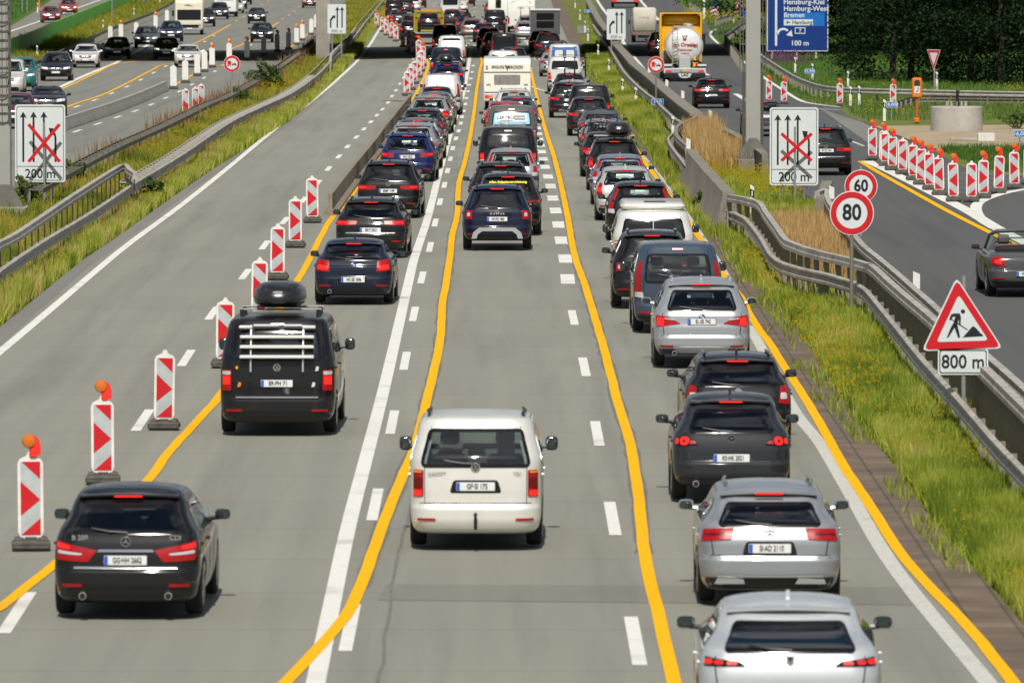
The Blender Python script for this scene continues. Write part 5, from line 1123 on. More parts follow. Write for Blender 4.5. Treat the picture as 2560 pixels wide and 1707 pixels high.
def beacon(px, py, kind, lamp, label, group, lean=0.0, rz=0.0, s=1.0):
    p = G(px, py); e = empty('warning_beacon', label, 'warning beacon', p + Vector((0, .15, .018)), rz, group); e.scale = (s, s, s)
    link('base', BASE, e); e.rotation_euler = (0, 0, rz + random.uniform(-.12, .12)); q = link('panel', PAN[kind], e, (0, 0, 0), (random.uniform(-.02, .02), lean + random.uniform(-.012, .012), 0))
    if lamp: h, l_ = LAMPS[lamp]; a = link('lamp_housing', h, e, (0, 0, .02)); link('lamp', l_, a)
for i, (x, y, l) in enumerate([(76, 1378, 'o'), (256, 1212, 'o'), (409, 1076, None), (561, 921, None), (647, 801, None), (693, 701, None), (738, 620, None), (781, 558, None)]):
    beacon(x, y, 'right', l, f'{ORD[i]} arrow beacon from the near end of the left lane row' + (', with orange lamp' if l else ''), 'arrow beacons along the left lane', random.uniform(-.015, .02), s=1.04)
for i, (x, y, l) in enumerate([(1017, 241, None), (1027, 226, None), (1036, 211, None), (1046, 195, None), (1053, 180, None), (1057, 166, 'o'), (1047, 149, 'o'), (1034, 137, 'o'), (1022, 131, 'o'), (1007.5, 119, 'o'), (990, 105, 'o'), (979, 97, 'o'), (966, 90, 'o'), (956, 81, 'o'), (941, 70, 'o')]):
    beacon(x, y, 'left' if i == 10 else 'right', l, f'{ORD[i]} beacon beyond the wavy steel barrier, counted away from it' + (', with lamp' if l else ''), 'beacons beyond the wavy barrier', random.uniform(-.03, .03), s=1.05)
for i, (x, y, l) in enumerate([(433.5, 224, None), (463, 208.5, None), (493, 191, None), (511, 181, None), (530, 170, 'y'), (573, 158, 'y'), (617, 151, 'y'), (659, 139, 'y'), (693, 131, 'y'), (721, 125, 'y'), (741.5, 113, 'y'), (756, 102, 'y'), (778, 88, None), (790, 75, None)]):
    beacon(x, y, 'back', l, f'{ORD[i]} white backed beacon from the concrete barrier end' + (', with yellow lamp' if l else ''), 'white backed beacons on the opposite carriageway', s=1.06)
for i, (x, y, l) in enumerate([(276, 108, None), (302, 101, 'y'), (340.5, 98, None), (389, 76, 'y'), (417, 62, None)]):
    beacon(x, y, 'back', l, f'{ORD[i]} white beacon from the left on the far shoulder by the motorhome', 'white beacons on the far shoulder', s=1.05)
for i, (x, y) in enumerate([(464, 288), (488, 283), (502, 274)]):
    beacon(x, y, 'diag', None, f'{ORD[i]} of three short striped beacons standing on the grass median', 'striped beacons on the median', s=.98)
for i, (x, y, k, l) in enumerate([(2182, 401, 'left', 'o'), (2209, 410, 'left', 'o'), (2214, 416, 'left', None), (2231, 427, 'left', 'o'), (2257, 437, 'left', None), (2284, 452, 'left', 'o'), (2302, 463, 'left', 'o'), (2325, 476, 'left', 'o'), (2349, 489, 'left', 'o'), (2385, 505, 'left', 'o'), (2429, 506, 'right', None), (2459, 497, 'right', 'o'), (2497, 484, 'right', 'o'), (2537, 473, 'right', 'o'), (2572, 462, 'right', 'o')]):
    beacon(x, y, k, l, f'{ORD[i]} beacon from the left in the curved row beside the exit road' + (', with lamp' if l else ''), 'beacons round the exit island', random.uniform(-.02, .02), s=.98)
for i, (x, y) in enumerate([(1922.6, 257), (1960, 261), (2100, 266), (2233, 268)]):
    beacon(x, y, 'right', 'o', f'{ORD[i]} from left of four lone lamp beacons along the side road edge', 'lone beacons at the side road', s=.92)
# ------------------------------------------------------------ delineator posts
mb = MB(); mb.prism([(-.06, 0), (.06, 0), (.06, .92), (-.06, 1.0)], -.05, .05); DP = mb.mesh('post_body', [B_WHITE])
mb = MB(); mb.prism([(-.063, .62), (.063, .55), (.063, .80), (-.063, .87)], -.053, .053); DB = mb.mesh('black_band', [S_BLK])
mb = MB(); mb.box((0, -.055, .71), (.04, .006, .16)); DR = mb.mesh('reflector', [S_WH])
mb = MB(); mb.prism([(-.07, 0), (.07, 0), (.07, .30), (-.07, .36)], -.05, .05); DS = mb.mesh('marker_body', [B_WHITE])
def post(px, py, label, h=0.0, tilt=0.0, s=1.0):
    p = G(px, py, h); e = empty('delineator_post', label, 'delineator post', p, 0, 'white delineator posts'); e.rotation_euler = (0, tilt, 0); e.scale = (s, s, s)
    link('post_body', DP, e); link('black_band', DB, e); link('reflector', DR, e)
for i, (x, y) in enumerate([(1682, 345), (1880, 540), (2219, 762), (1678, 285)]):
    post(x, y, ['delineator post mounted on the looping steel rail near the reeds', 'delineator post on the near right barrier beside the concrete wall', 'delineator post on the near right barrier below the 80 sign', 'delineator post on the parapet right of the km 16.0 plate'][i], .15 if i < 3 else 0, s=.9)
for i, (x, y) in enumerate([(1589.6, 268), (1556.6, 243), (1522, 188), (1495.4, 147), (1470, 103), (1462.5, 82), (1450, 51), (1438, 21)]): post(x, y, f'{ORD[i]} delineator post from the near end on the grass strip right of the queue')
for i, (x, y) in enumerate([(1988, 183), (2031, 201), (2120, 222), (2126, 265), (2148, 264), (2211, 303), (2342, 224)]): post(x, y, f'{ORD[i]} delineator post from the left on the meadow beyond the exit road')
for i, (x, y) in enumerate([(93, 150), (258, 79), (335, 46), (399.5, 14), (94, 32)]): post(x, y, f'{ORD[i]} delineator post on the left side, ' + ['by the teal van', 'behind the white beacons', 'left of the grey car', 'left of the motorhome', 'on the lawn beside the red car'][i])
for i, (x, y, h) in enumerate([(1721, 372, 1.05), (2079, 497, 1.0), (2291, 722, 1.0), (1776, 298, 1.05), (1707, 246, 1.05), (1667, 217, 1.05), (1623, 184, 1.05), (1830, 28, .0)][:7]):
    p = G(x, y, h); o = tag(link('reflector_marker', DS, None, p), f'{ORD[i]} short white reflector marker from the near wall on the right barriers' if i > 2 else ['white marker on the near end of the looping steel rail', 'white marker on the second rail beside the 200 m board', 'white marker on the second rail above the roadworks sign'][i], 'rail marker', 'white markers on the rails')
post(1760, 50, 'thick white post on the meadow left of the chevron sign', s=2.0)
post(1834, 58, 'small white post at the tip of the meadow by the side road', s=.7)
for i, (x, y, h_) in enumerate([(62, 34, 4), (280, 58, 4.2), (365, 15, 4)]):
    p = G(x, y); e = empty('lattice_post', ['pair of thin grey poles on the far lawn', 'thin lamp pole behind the green fence', 'pair of thin grey poles at the end of the green fence'][i], 'pole', p)
    for dx in ((-.25, .25) if i != 1 else (0,)): pole(e, dx, 0, h_, .05)
o = tag(MB().box((0, 0, .7), (.16, .12, 1.4), bev=.02).build('orange_marker', mat('phone_orange', (.75, .19, .01), .4)), 'orange marker post on the far left lawn', 'marker post'); o.location = G(98, 26)
def debris():
    mb = MB(); 
    for i in range(7): mb.box((random.uniform(-.5, .5), random.uniform(-.3, .3), .04), (.5, .12, .04), rz=random.uniform(-.4, .4))
    o = tag(mb.build('scrap_board', STEELD), 'small dark piece of debris lying beside the wavy barrier end', 'debris'); o.location = G(990, 255) + Vector((0, 0, .01))
debris()
# ------------------------------------------------------------ vehicles
BLK = (.008, .008, .01); NAVY = (.007, .011, .028); DGREY = (.021, .023, .027); SILV = (.33, .35, .37); WHT = (.74, .73, .69); GRB = (.075, .085, .1); MGREY = (.13, .135, .14); CREAM = (.68, .64, .5)
V = vehicle; Q = 'cars queuing in the left lane'; Q2 = 'cars queuing in the middle lane'; Q3 = 'cars queuing in the right lane'; QF = 'far cars in the traffic jam'; QO = 'oncoming cars on the opposite carriageway'; QR = 'vehicles on the exit road'
# --- left lane
e, b, mp = V('car', 'black people carrier with a chrome strip above its plate, nearest in the left lane', 'car', 325, 1540, 'hatch', 1.84, 4.36, 1.56, BLK, 'black', 'mpv', yaw=1.6, plate_t='GG·HH 2662', plate_z=.72, tint='mid', bdg='star', exhaust=2, chrome=True, gs=.5, group=Q, handle=True, fin=False)
for t, x in (('B 200', -.56), ('CDI', .60)): link('lettering', text_mesh(t, .085, M_CHR, .004, bold=.002), e, (x, b.lev(.97)[1] + .02, .985), (math.pi / 2 , 0, 0))
e, b, mp = V('van', 'black van with white bicycle carrier bars on its tailgate and a black roof box', 'van', 698.5, 1084, 'van', 1.92, 4.9, 1.95, BLK, 'black', 'van', yaw=1.2, plate_t='ER·PH 71', plate_z=.86, tint='dark', bdg='vw', gs=.22, group=Q, handle=True, fin=False, spoiler=False, mirc=M_BLACK)
mb = MB(); WB = mat('white_bar', (.75, .75, .73), .35, .1)
for z in (1.30, 1.46, 1.62, 1.78):
    y = b.lev(z)[1] - .09
    if z < 1.7: mb.box((0, y, z), (1.22, .05, .055), bev=.01); mb.box((0, y - .03, z - .03), (1.22, .012, .01), 1)
    else: mb.box((-.52, y, z), (.22, .05, .05), bev=.01); mb.box((.52, y, z), (.22, .05, .05), bev=.01); mb.box((-.18, y, z + .03), (.42, .04, .03)); mb.box((.26, y, z + .03), (.3, .04, .03))
mb.build('bar', [WB, M_BLACK], e)
for sx in (-.43, .43): mb = MB(); mb.tube([(sx, b.lev(1.05)[1] - .05, 1.05), (sx, b.lev(1.3)[1] - .06, 1.3), (sx, b.lev(1.8)[1] - .06, 1.8)], .018, 6); mb.build('carrier_upright', [M_SILV], e)
def roofbox(e, b, x, y0, L, W_, h=.38, z=None, dark=True):
    z = z or b.H; mb = MB(); n = 12; prof = []
    K = [(0, .3, .3), (.08, .75, .8), (.3, 1, 1), (.8, .96, .92), (.95, .7, .6), (1.0, .3, .3)]
    for f, wf, hf in K:
        w2 = W_ / 2 * wf; hh = h * hf
        mb.v += [(x + w2 * a, y0 + L * f, z + .1 + (h - hh) * .3 + hh * c) for a, c in ((-.7, 0), (.7, 0), (.97, .18), (1, .38), (.93, .72), (.72, .93), (.3, 1), (-.3, 1), (-.72, .93), (-.93, .72), (-1, .38), (-.97, .18))]
    for i in range(5):
        for j in range(12): a = i * 12 + j; c = i * 12 + (j + 1) % 12; mb.f.append((a, c, c + 12, a + 12)); mb.m.append(0)
    mb.f += [tuple(range(12)), tuple(range(60, 72))]; mb.m += [0, 0]
    o = mb.build('roof_box', [mat('roof_box_black', (.014, .014, .016), .28, coat=.4)], e, smooth=50)
    MB().box((x, y0 + L * .03, z + .1 + h * .62), (.16, .03, .06), bev=.01).build('emblem', [M_SILV], o); mb = MB(); mb.box((x, y0 + L * .01, z + .1 + h * .42), (.2, .03, .02)); mb.build('reflector', [M_REDL], o)
    for yy in (.25, .7):
        for dz in (0, .0): mb = MB(); mb.box((0, y0 + L * yy, z + .07), (b.W * .72, .07, .035), bev=.01); mb.build('roof_bar', [WB], e)
    mb = MB()
    for sx in (-1, 1): 
        for yy in (.25, .7): mb.box((sx * b.W * .33, y0 + L * yy, z + .02), (.07, .09, .1))
    mb.build('bar_foot', [M_BLACK], e)
roofbox(e, b, -.02, .75, 2.0, .86, .42)
mb = MB(); mb.prism([(.03 * math.cos(i * math.pi / 5) * (1 if i % 2 == 0 else .45) - .66, .03 * math.sin(i * math.pi / 5) * (1 if i % 2 == 0 else .45) * 1.3 + 1.12) for i in range(10)], b.lev(1.12)[1] - .012, b.lev(1.12)[1] - .008); mb.build('yellow_sticker', [K_YEL], e)
for (x, z, c) in ((.66, 1.1, S_WH), (.60, .84, S_WH), (-.62, .84, M_AMB)): mb = MB(); mb.prism([(x - .03, z - .04), (x + .02, z - .03), (x + .035, z + .03), (x - .01, z + .045)], b.lev(z)[1] - .012, b.lev(z)[1] - .008); mb.build('sticker', [c], e)
V('car', 'dark blue compact hatchback with round badge, right ahead of the black van with roof box', 'car', 886, 760, 'hatch', 1.78, 4.24, 1.42, NAVY, 'navy', 'hatch', yaw=1.4, plate_t='WL·EE 1896', plate_z=.55, tint='mid', bdg='roundel', gs=.5, group=Q, exhaust=1, chrome=None)
V('car', 'black estate car with plate BS T 2021 in the left lane', 'car', 929, 644, 'wagon', 1.83, 4.7, 1.48, BLK, 'black', 'wide', yaw=1.5, plate_t='BS·T 2021', plate_z=.70, tint='mid', bdg='vw', gs=.42, rails=M_TRIM, group=Q, handle=True)
V('car', 'black off-roader with plate EMP 149 beside the wavy barrier', 'car', 973, 545, 'suv', 1.84, 4.5, 1.63, BLK, 'black', 'wide', yaw=2, plate_t='EMP 149', plate_z=.78, tint='mid', bdg='vw', gs=.4, rails=M_TRIM, group=Q, skid=True)
V('car', 'deep blue off-roader with plate M JX 4322 in the left lane', 'car', 1020, 454, 'suv', 1.85, 4.48, 1.60, (.007, .016, .085), 'blue', 'suv', yaw=2, plate_t='M·JX 4322', plate_z=.82, tint='mid', bdg='rings', gs=.45, rails=M_TRIM, group=Q, skid=True)
V('car', 'light silver off-roader with big red lamps behind the deep blue one', 'car', 1033, 425, 'suv', 1.82, 4.4, 1.64, SILV, 'silver', 'mpv', yaw=2.6, tint='clear', gs=.45, rails=M_SILV, group=Q, bdg='disc')
V('car', 'grey estate with tall clear side lamps in the left queue', 'car', 1046, 400, 'wagon', 1.8, 4.6, 1.52, MGREY, 'grey', 'pillarw', yaw=2.4, tint='mid', gs=.4, rails=M_TRIM, group=Q)
V('car', 'dark grey estate partly hidden left of the white lane line, ahead of the grey estate', 'car', 1056, 368, 'wagon', 1.8, 4.6, 1.5, DGREY, 'dgrey', 'hatch', yaw=2.2, tint='mid', gs=.4, rails=M_SILV, group=Q)
V('car', 'silver off-roader with small square lamps and roof rails in the left queue', 'car', 1073, 336, 'suv', 1.84, 4.6, 1.62, (.33, .33, .31), 'warmsilver', 'hatch', yaw=2.2, tint='clear', gs=.45, rails=M_TRIM, group=Q)
V('car', 'grey car half hidden behind the silver off-roader in the left queue', 'car', 1087, 314, 'hatch', 1.76, 4.2, 1.46, MGREY, 'grey', 'hatch', yaw=2, tint='mid', group=Q)
V('car', 'small dark car with a round raised brake lamp just behind the white panel van', 'car', 1092, 300, 'hatch', 1.68, 3.7, 1.5, DGREY, 'dgrey', 'vert', yaw=1.5, tint='mid', group=Q)
e, b, mp = V('van', 'plain white windowless panel van in the left queue', 'van', 1104, 288, 'van', 1.82, 4.6, 1.9, WHT, 'white', 'pillar', yaw=1.5, tint='dark', rearglass=False, group=Q, gs=.12, side_glass=False, fin=False, spoiler=False, refl=False)
e, b, mp = V('car', 'dark blue car carrying a rounded black roof box', 'car', 1119, 227, 'wagon', 1.8, 4.6, 1.48, (.01, .02, .1), 'blue2', 'wide', yaw=1, group=Q, near=False, tint='mid'); roofbox(e, b, -.1, .6, 2, .85, .4)
V('van', 'navy blue high van ahead of the car with the roof box', 'van', 1115, 203, 'van', 1.86, 4.9, 1.95, NAVY, 'navy', 'van', yaw=.5, group=QF, near=False, tint='dark', spoiler=False)
e, b, mp = V('van', 'white van with dark top window and lettering in the bridge shadow', 'van', 1129, 168, 'van', 1.82, 4.9, 2.0, WHT, 'white', 'van', yaw=.5, group=QF, near=False, tint='dark', spoiler=False, glassq=[(-.72, 1.66), (.72, 1.66), (.68, 1.84), (-.68, 1.84)], gs=.3)
link('lettering', text_mesh('EINE MISSION', .17, M_INK, .002), e, (-.05, b.lev(1.35)[1] - .03, 1.35), (math.pi / 2 - .1, 0, 0))
V('van', 'black high van with dark rear, left ahead of the white van in shadow', 'van', 1112, 138, 'van', 1.8, 5.0, 2.1, BLK, 'black', 'tall', group=QF, near=False, tint='dark', spoiler=False, gs=.15)
V('car', 'brown-silver coupe-like off-roader with glinting bumper, just beyond the bridge shadow', 'car', 1180, 97, 'suv', 1.85, 4.6, 1.6, (.2, .18, .15), 'brown', 'suv', yaw=1, group=QF, near=False, gs=.55, lit=False)
V('car', 'dark blue hatchback right of the brown-silver off-roader', 'car', 1210, 107, 'hatch', 1.8, 4.3, 1.5, NAVY, 'navy', 'wide', group=QF, near=False, yaw=1)
V('car', 'black off-roader at the edge of the bridge shadow in the middle queue', 'car', 1222, 124, 'suv', 1.84, 4.4, 1.6, BLK, 'black', 'suv', group=QF, near=False, yaw=.5)
V('car', 'black people carrier inside the bridge shadow in the middle queue', 'car', 1238, 142, 'suv', 1.84, 4.5, 1.66, BLK, 'black', 'vert', group=QF, near=False)
V('van', 'black van peeking over the dark cars next to the white motorhome', 'van', 1237, 84, 'van', 1.85, 4.9, 1.95, BLK, 'black', 'van', group=QF, near=False, spoiler=False)
V('car', 'dark saloon left of the brown-silver off-roader, half hidden', 'car', 1165, 86, 'sedan', 1.8, 4.6, 1.45, DGREY, 'dgrey', 'hatch', group=QF, near=False, yaw=1)
V('car', 'black saloon with a white-red lamp, third behind the white minibus', 'car', 1156, 73, 'sedan', 1.82, 4.6, 1.45, BLK, 'black', 'estate', group=QF, near=False, yaw=1)
V('car', 'dark estate with tall red lamps directly behind the white minibus', 'car', 1130, 66, 'wagon', 1.8, 4.5, 1.5, DGREY, 'dgrey', 'vert', group=QF, near=False, yaw=1)
V('minibus', 'white minibus with a wide black rear window near the top edge', 'minibus', 1126, 48, 'van', 2.0, 5.3, 2.3, WHT, 'white', 'van', group=QF, near=False, spoiler=False, tint='dark', gs=.1, glassq=[(-.74, 1.3), (.74, 1.3), (.8, 2.0), (-.8, 2.0)])
V('van', 'white van to the right of the white minibus at the top edge', 'van', 1148, 32, 'van', 1.9, 5, 2.2, WHT, 'white', 'vert', group=QF, near=False, spoiler=False)
V('car', 'dark car at the top edge right of the two white vans', 'car', 1168, 16, 'hatch', 1.8, 4.3, 1.5, BLK, 'black', 'hatch', group=QF, near=False)
V('car', 'small black car with tall red lamps left of the flatbed truck', 'car', 1028, 84, 'hatch', 1.7, 4.0, 1.52, BLK, 'black', 'vert', group=QF, near=False, yaw=-1)
V('car', 'dark saloon showing its white plate behind the lamp beacons', 'car', 997, 66, 'sedan', 1.8, 4.6, 1.45, DGREY, 'dgrey', 'hatch', group=QF, near=False, yaw=-1)
V('van', 'black rounded van next to the far left verge', 'van', 986, 46, 'van', 1.8, 4.4, 1.85, BLK, 'black', 'vert', group=QF, near=False, yaw=-1, spoiler=False)
V('car', 'dark off-roader between the black rounded van and the white off-roader', 'car', 1014, 36, 'suv', 1.82, 4.4, 1.6, DGREY, 'dgrey', 'hatch', group=QF, near=False, yaw=-1)
V('car', 'white off-roader with red lamps near the top edge left of the minibus', 'car', 1031, 31, 'suv', 1.82, 4.4, 1.58, WHT, 'white', 'suv', group=QF, near=False, yaw=-1)
V('car', 'dark red-lamped car right behind the white off-roader at the top edge', 'car', 1046, 20, 'hatch', 1.8, 4.3, 1.5, BLK, 'black', 'vert', group=QF, near=False, yaw=-1)
V('car', 'black hatchback mostly hidden behind the beacons in the bridge shadow', 'car', 1024, 100, 'hatch', 1.7, 4.0, 1.5, BLK, 'black', 'hatch', group=QF, near=False, yaw=-1)
# yellow flatbed truck with a car on it
def flatbed():
    p = G(1070, 112); e = empty('flatbed_truck', 'yellow flatbed breakdown truck carrying a dark hatchback', 'truck', p, 0, QF); Yp = paint('truck_yellow', (.38, .31, .02), .1)
    mb = MB(); mb.box((0, 3.2, .86), (2.2, 6.2, .12), bev=.02); mb.build('loading_bed', M_SILV, e)
    mb = MB(); mb.box((0, 3.0, .62), (.9, 6, .25)); mb.box((0, .1, .55), (2.0, .12, .1)); mb.build('chassis', M_UNDER, e)
    mb = MB(); mb.box((0, 7.2, 1.4), (2.1, 1.8, 1.9), bev=.12); mb.build('cab', Yp, e)
    mb = MB()
    for sx in (-1, 1): mb.box((sx * 1.08, 6.3, 1.6), (.16, .12, 1.7), bev=.02); 
    mb.box((0, 6.3, 2.42), (2.3, .12, .14), bev=.02); mb.build('headboard', Yp, e)
    for sx in (-1, 1):
        MB().box((sx * 1.12, 1.2, .85), (.05, 2.2, .3)).build('side_board', Yp, e); MB().box((sx * .8, .02, .62), (.3, .06, .12)).build('tail_light', M_LIT, e)
        for yy in (1.3, 6.9): link('wheel', wheel_meshes(.4, .25)[0], e, (sx * .9, yy, .4))
    mb = MB(); mb.box((0, 7.1, 2.5), (1.3, .3, .12), bev=.03); mb.build('light_bar', M_AMB, e)
flatbed()
p = G(1070, 112); V('car', 'dark hatchback standing on the yellow flatbed truck', 'car', 0, 0, 'hatch', 1.78, 4.2, 1.48, BLK, 'black', 'vert', loc=Vector((p.x + .05, p.y + .6, p.z)), zoff=.9, near=False, group=QF, lit=False)
# --- middle lane
e, b, mp = V('car', 'white minivan with roof rails and a tow bar, nearest in the middle lane', 'car', 1191, 1367, 'van', 1.80, 4.4, 1.8, (.80, .79, .73), 'white2', 'caddy', yaw=.6, plate_t='GF·SI 175', plate_z=.86, tint='mid', bdg='vw', gs=.3, rails=M_BLACK, group=Q2, mirc=M_BLACK, fin=False, zb=1.1, chrome=None, bumper=None, spoiler=False, glassq=[(-.85, 1.11), (.85, 1.11), (.83, 1.62), (-.83, 1.62)])
mb = MB(); mb.tube([(0, .1, .3), (0, -.06, .3), (0, -.08, .46)], .022, 8); mb.lathe([(.01, -.03), (.03, 0), (.01, .03)], (0, -.08, .49), 'Z', 10); mb.build('tow_bar', [M_BLACK], e)
for t, x in (('CADDY', -.52), ('TDI', .56)): link('lettering', text_mesh(t, .07, M_CHR, .003), e, (x, b.lev(1.03)[1] + .0, 1.03), (math.pi / 2, 0, 0))
e, b, mp = V('car', 'dark blue off-roader with a silver bumper arch, first of the middle lane cluster', 'car', 1243, 625, 'suv', 1.81, 4.34, 1.66, (.005, .008, .028), 'navy2', 'duster', yaw=0, plate_t='HH·RS 1865', plate_z=.80, tint='dark', bdg='shield', gs=.4, rails=M_BLACK, group=Q2, ant=True, fin=False, refl=True, mirc=M_BLACK)
mb = MB(); n = 12; P = [(-.72, .30), (-.68, .44), (-.55, .56), (-.40, .585), (.40, .585), (.55, .56), (.68, .44), (.72, .30), (.58, .30), (.54, .40), (.42, .485), (-.42, .485), (-.54, .40), (-.58, .30)]
for a, c in ((0, 13), (1, 12), (2, 11), (4, 11), (5, 10), (6, 9)): pass
qs = [((-.72, .30), (-.58, .30), (-.54, .41), (-.67, .46)), ((-.67, .46), (-.54, .41), (-.42, .49), (-.5, .585)), ((-.5, .585), (-.42, .49), (.42, .49), (.5, .585)), ((.5, .585), (.42, .49), (.54, .41), (.67, .46)), ((.67, .46), (.54, .41), (.58, .30), (.72, .30))]
mb.prism([(x * .92, z) for x, z in [q[0] for q in qs] + [(.5 , .585), (.67, .46), (.72, .30), (.58, .30), (.54, .41), (.42, .49), (-.42, .49), (-.54, .41), (-.58, .30)][1:]], -.035, .06); mb.build('bumper_arch', [M_SILV], e)
link('lettering', text_mesh('D U S T E R', .075, M_SILV, .004, bold=.003), e, (0, b.lev(.93)[1] - .03, .935), (math.pi / 2, 0, 0)); mb = MB(); b.patch(mb, 'R', [(-.46, .90), (.46, .90), (.42, .97), (-.42, .97)], .012, .01, 8, 2); mb.build('handle_strip', [M_TRIM], e)
e, b, mp = V('car', 'black off-roader with yellow lettering on its rear window', 'car', 1270, 588, 'suv', 1.84, 4.5, 1.66, BLK, 'black', 'suv', yaw=0, tint='mid', gs=.42, group=Q2, plate_z=.8)
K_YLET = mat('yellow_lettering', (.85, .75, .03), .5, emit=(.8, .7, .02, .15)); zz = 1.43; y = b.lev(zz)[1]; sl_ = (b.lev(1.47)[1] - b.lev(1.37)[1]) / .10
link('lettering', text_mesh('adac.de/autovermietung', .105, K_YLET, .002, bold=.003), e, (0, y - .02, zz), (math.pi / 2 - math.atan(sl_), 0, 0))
V('car', 'black off-roader half hidden left behind the one with yellow lettering', 'car', 1252, 551, 'suv', 1.84, 4.5, 1.64, BLK, 'black', 'suv', yaw=0, tint='mid', gs=.42, rails=M_TRIM, group=Q2, plate_z=.8)
V('car', 'light silver hatchback with tall red pillar lamps in the middle lane', 'car', 1277, 499, 'hatch', 1.76, 4.3, 1.56, SILV, 'silver', 'pillar', tint='clear', gs=.42, group=Q2, glassq=[(-.76, 1.02), (.76, 1.02), (.8, 1.4), (-.8, 1.4)])
V('van', 'black van with stacked red lamps right behind the light silver hatchback', 'van', 1270, 466, 'van', 1.92, 4.9, 1.93, BLK, 'black', 'tall', tint='dark', gs=.22, group=Q2, spoiler=False, fin=False, plate_z=.9, mirc=M_BLACK)
V('car', 'dark grey estate roof with silver rails between the black van and the blue windowed van', 'car', 1272, 430, 'suv', 1.8, 4.5, 1.62, MGREY, 'grey', 'hatch', tint='mid', group=Q2, rails=M_SILV, ant=True, fin=False)
e, b, mp = V('van', 'dark grey van with a light blue rear window advert', 'van', 1279, 398, 'van', 1.88, 5.0, 1.96, (.10, .10, .10), 'van_grey', 'van', tint='dark', gs=.2, group=Q2, spoiler=False, fin=False, side_glass=False, mirc=M_BLACK, rglassmat=mat('blue_water_film', (.16, .4, .56), .3, noise=(6, .4, (.3, .55, .66))), holes=False)
zz = 1.5; y = b.lev(zz)[1]; tl = math.atan((b.lev(1.7)[1] - b.lev(1.3)[1]) / .4); o = MB().box((0, 0, 0), (1.02, .01, .27)).build('advert_panel', [S_WH], e, loc=(0, y - .025, zz), rot=(-tl, 0, 0)); MB().box((.29, -.008, .015), (.4, .006, .19)).build('grey_field', [mat('advert_grey', (.15, .15, .17), .5)], o)
link('lettering', text_mesh('LEKTRO', .17, M_INK, .002, bold=.006), o, (-.22, -.009, .02), (math.pi / 2, 0, 0)); link('lettering', text_mesh('TECHNIK', .085, S_WH, .002), o, (.29, -.014, .01), (math.pi / 2, 0, 0)); MB().box((-.2, -.007, -.1), (.5, .004, .03)).build('small_print', [M_INK], o)
V('car', 'bright red car with a glossy roof in the middle lane', 'car', 1264, 352, 'hatch', 1.8, 4.3, 1.56, (.42, .012, .03), 'red', 'hatch', tint='mid', group=Q2, gs=.45)
V('car', 'dark blue-grey car mostly hidden right of the bright red car', 'car', 1292, 331, 'hatch', 1.78, 4.3, 1.52, GRB, 'bluegrey', 'hatch', tint='mid', group=Q2)
V('car', 'white car with two black roof rail ends in front of the caravan', 'car', 1284, 313, 'suv', 1.8, 4.2, 1.60, WHT, 'white', 'vert', tint='clear', group=Q2, rails=M_BLACK, fin=False, glassq=[(-.72, 1.06), (.72, 1.06), (.76, 1.42), (-.76, 1.42)])
def tow_caravan():
    p = G(1268, 276); e = empty('caravan', 'cream caravan with black lettering and a picture on its rear wall', 'caravan', p, 0, Q2); C = paint('caravan_cream', (.78, .76, .66), 0)
    mb = MB(); W_, L_, z0, z1 = 2.28, 5.6, .42, 2.52; P = [(0, z0), (0, 1.1), (.06, 1.7), (.1, z1 - .25), (.3, z1 - .04), (.6, z1), (L_ - .5, z1), (L_, 1.9), (L_ + .05, 1.0), (L_ - .3, z0)]; mb.prism(P, -W_ / 2, W_ / 2, plane='YZ'); o = mb.build('body', C, e, smooth=30)
    m_ = o.modifiers.new('b', 'BEVEL'); m_.width = .07; m_.segments = 3
    MB().box((0, .045, 1.85), (2.24, .05, .03)).build('seam_rib', mat('warm_grey', (.4, .38, .33), .6), e)  # rib across the rear wall in one even warm grey
    mb = MB(); mb.box((0, .03, 1.45), (1.26, .05, .5), bev=.02); mb.build('picture_window', [mat('picture_film', (.1, .09, .085), .3, noise=(7, .9, (.32, .3, .28)))], e)
    link('lettering', text_mesh('WOHN  WACKEN', .2, mat('dark_brown_ink', (.06, .04, .02), .5), .003, bold=.004, sx=.92), e, (0, .03, 2.08), (math.pi / 2, 0, 0))
    mb = MB(); mb.prism([(0, 1.93), (.06, 2.1), (.13, 2.2), (.05, 2.15), (0, 2.08), (-.05, 2.15), (-.13, 2.2), (-.06, 2.1)], .01, .04); mb.build('bull_emblem', mat('dark_brown_ink', (.06, .04, .02), .5), e)
    MB().box((-.98, .02, 2.08), (.1, .04, .14), bev=.02).build('small_crest', mat('crest_grey', (.25, .28, .33), .5), e)
    MB().box((-.9, -.01, 1.25), (.2, .05, .05)).build('grab_handle', M_SILV, e); MB().box((.9, -.01, 1.25), (.2, .05, .05)).build('grab_handle', M_SILV, e)
    MB().box((0, -.03, .62), (2.2, .1, .36), bev=.03).build('bumper', mat('caravan_bumper', (.55, .53, .46), .5), e); MB().box((0, -.01, .87), (2.2, .04, .03)).build('blue_stripe', S_BLUE2, e)
    for sx in (-1, 1):
        MB().box((sx * .98, -.09, .66), (.2, .05, .14), bev=.01).build('tail_light', M_LIT, e); MB().box((sx * .78, -.09, .66), (.14, .05, .14), bev=.01).build('indicator', M_AMB, e); link('wheel', wheel_meshes(.33, .2)[0], e, (sx * .98, 2.9, .33))
        MB().box((sx * 1.15, .2, 2.1), (.03, .05, .08)).build('marker_light', M_REDL, e)
tow_caravan()
V('van', 'white van with towing mirrors directly ahead of the caravan', 'van', 1258, 214, 'van', 1.84, 4.9, 1.97, WHT, 'white', 'van', near=False, group=Q2, tint='dark', gs=.22, spoiler=False)
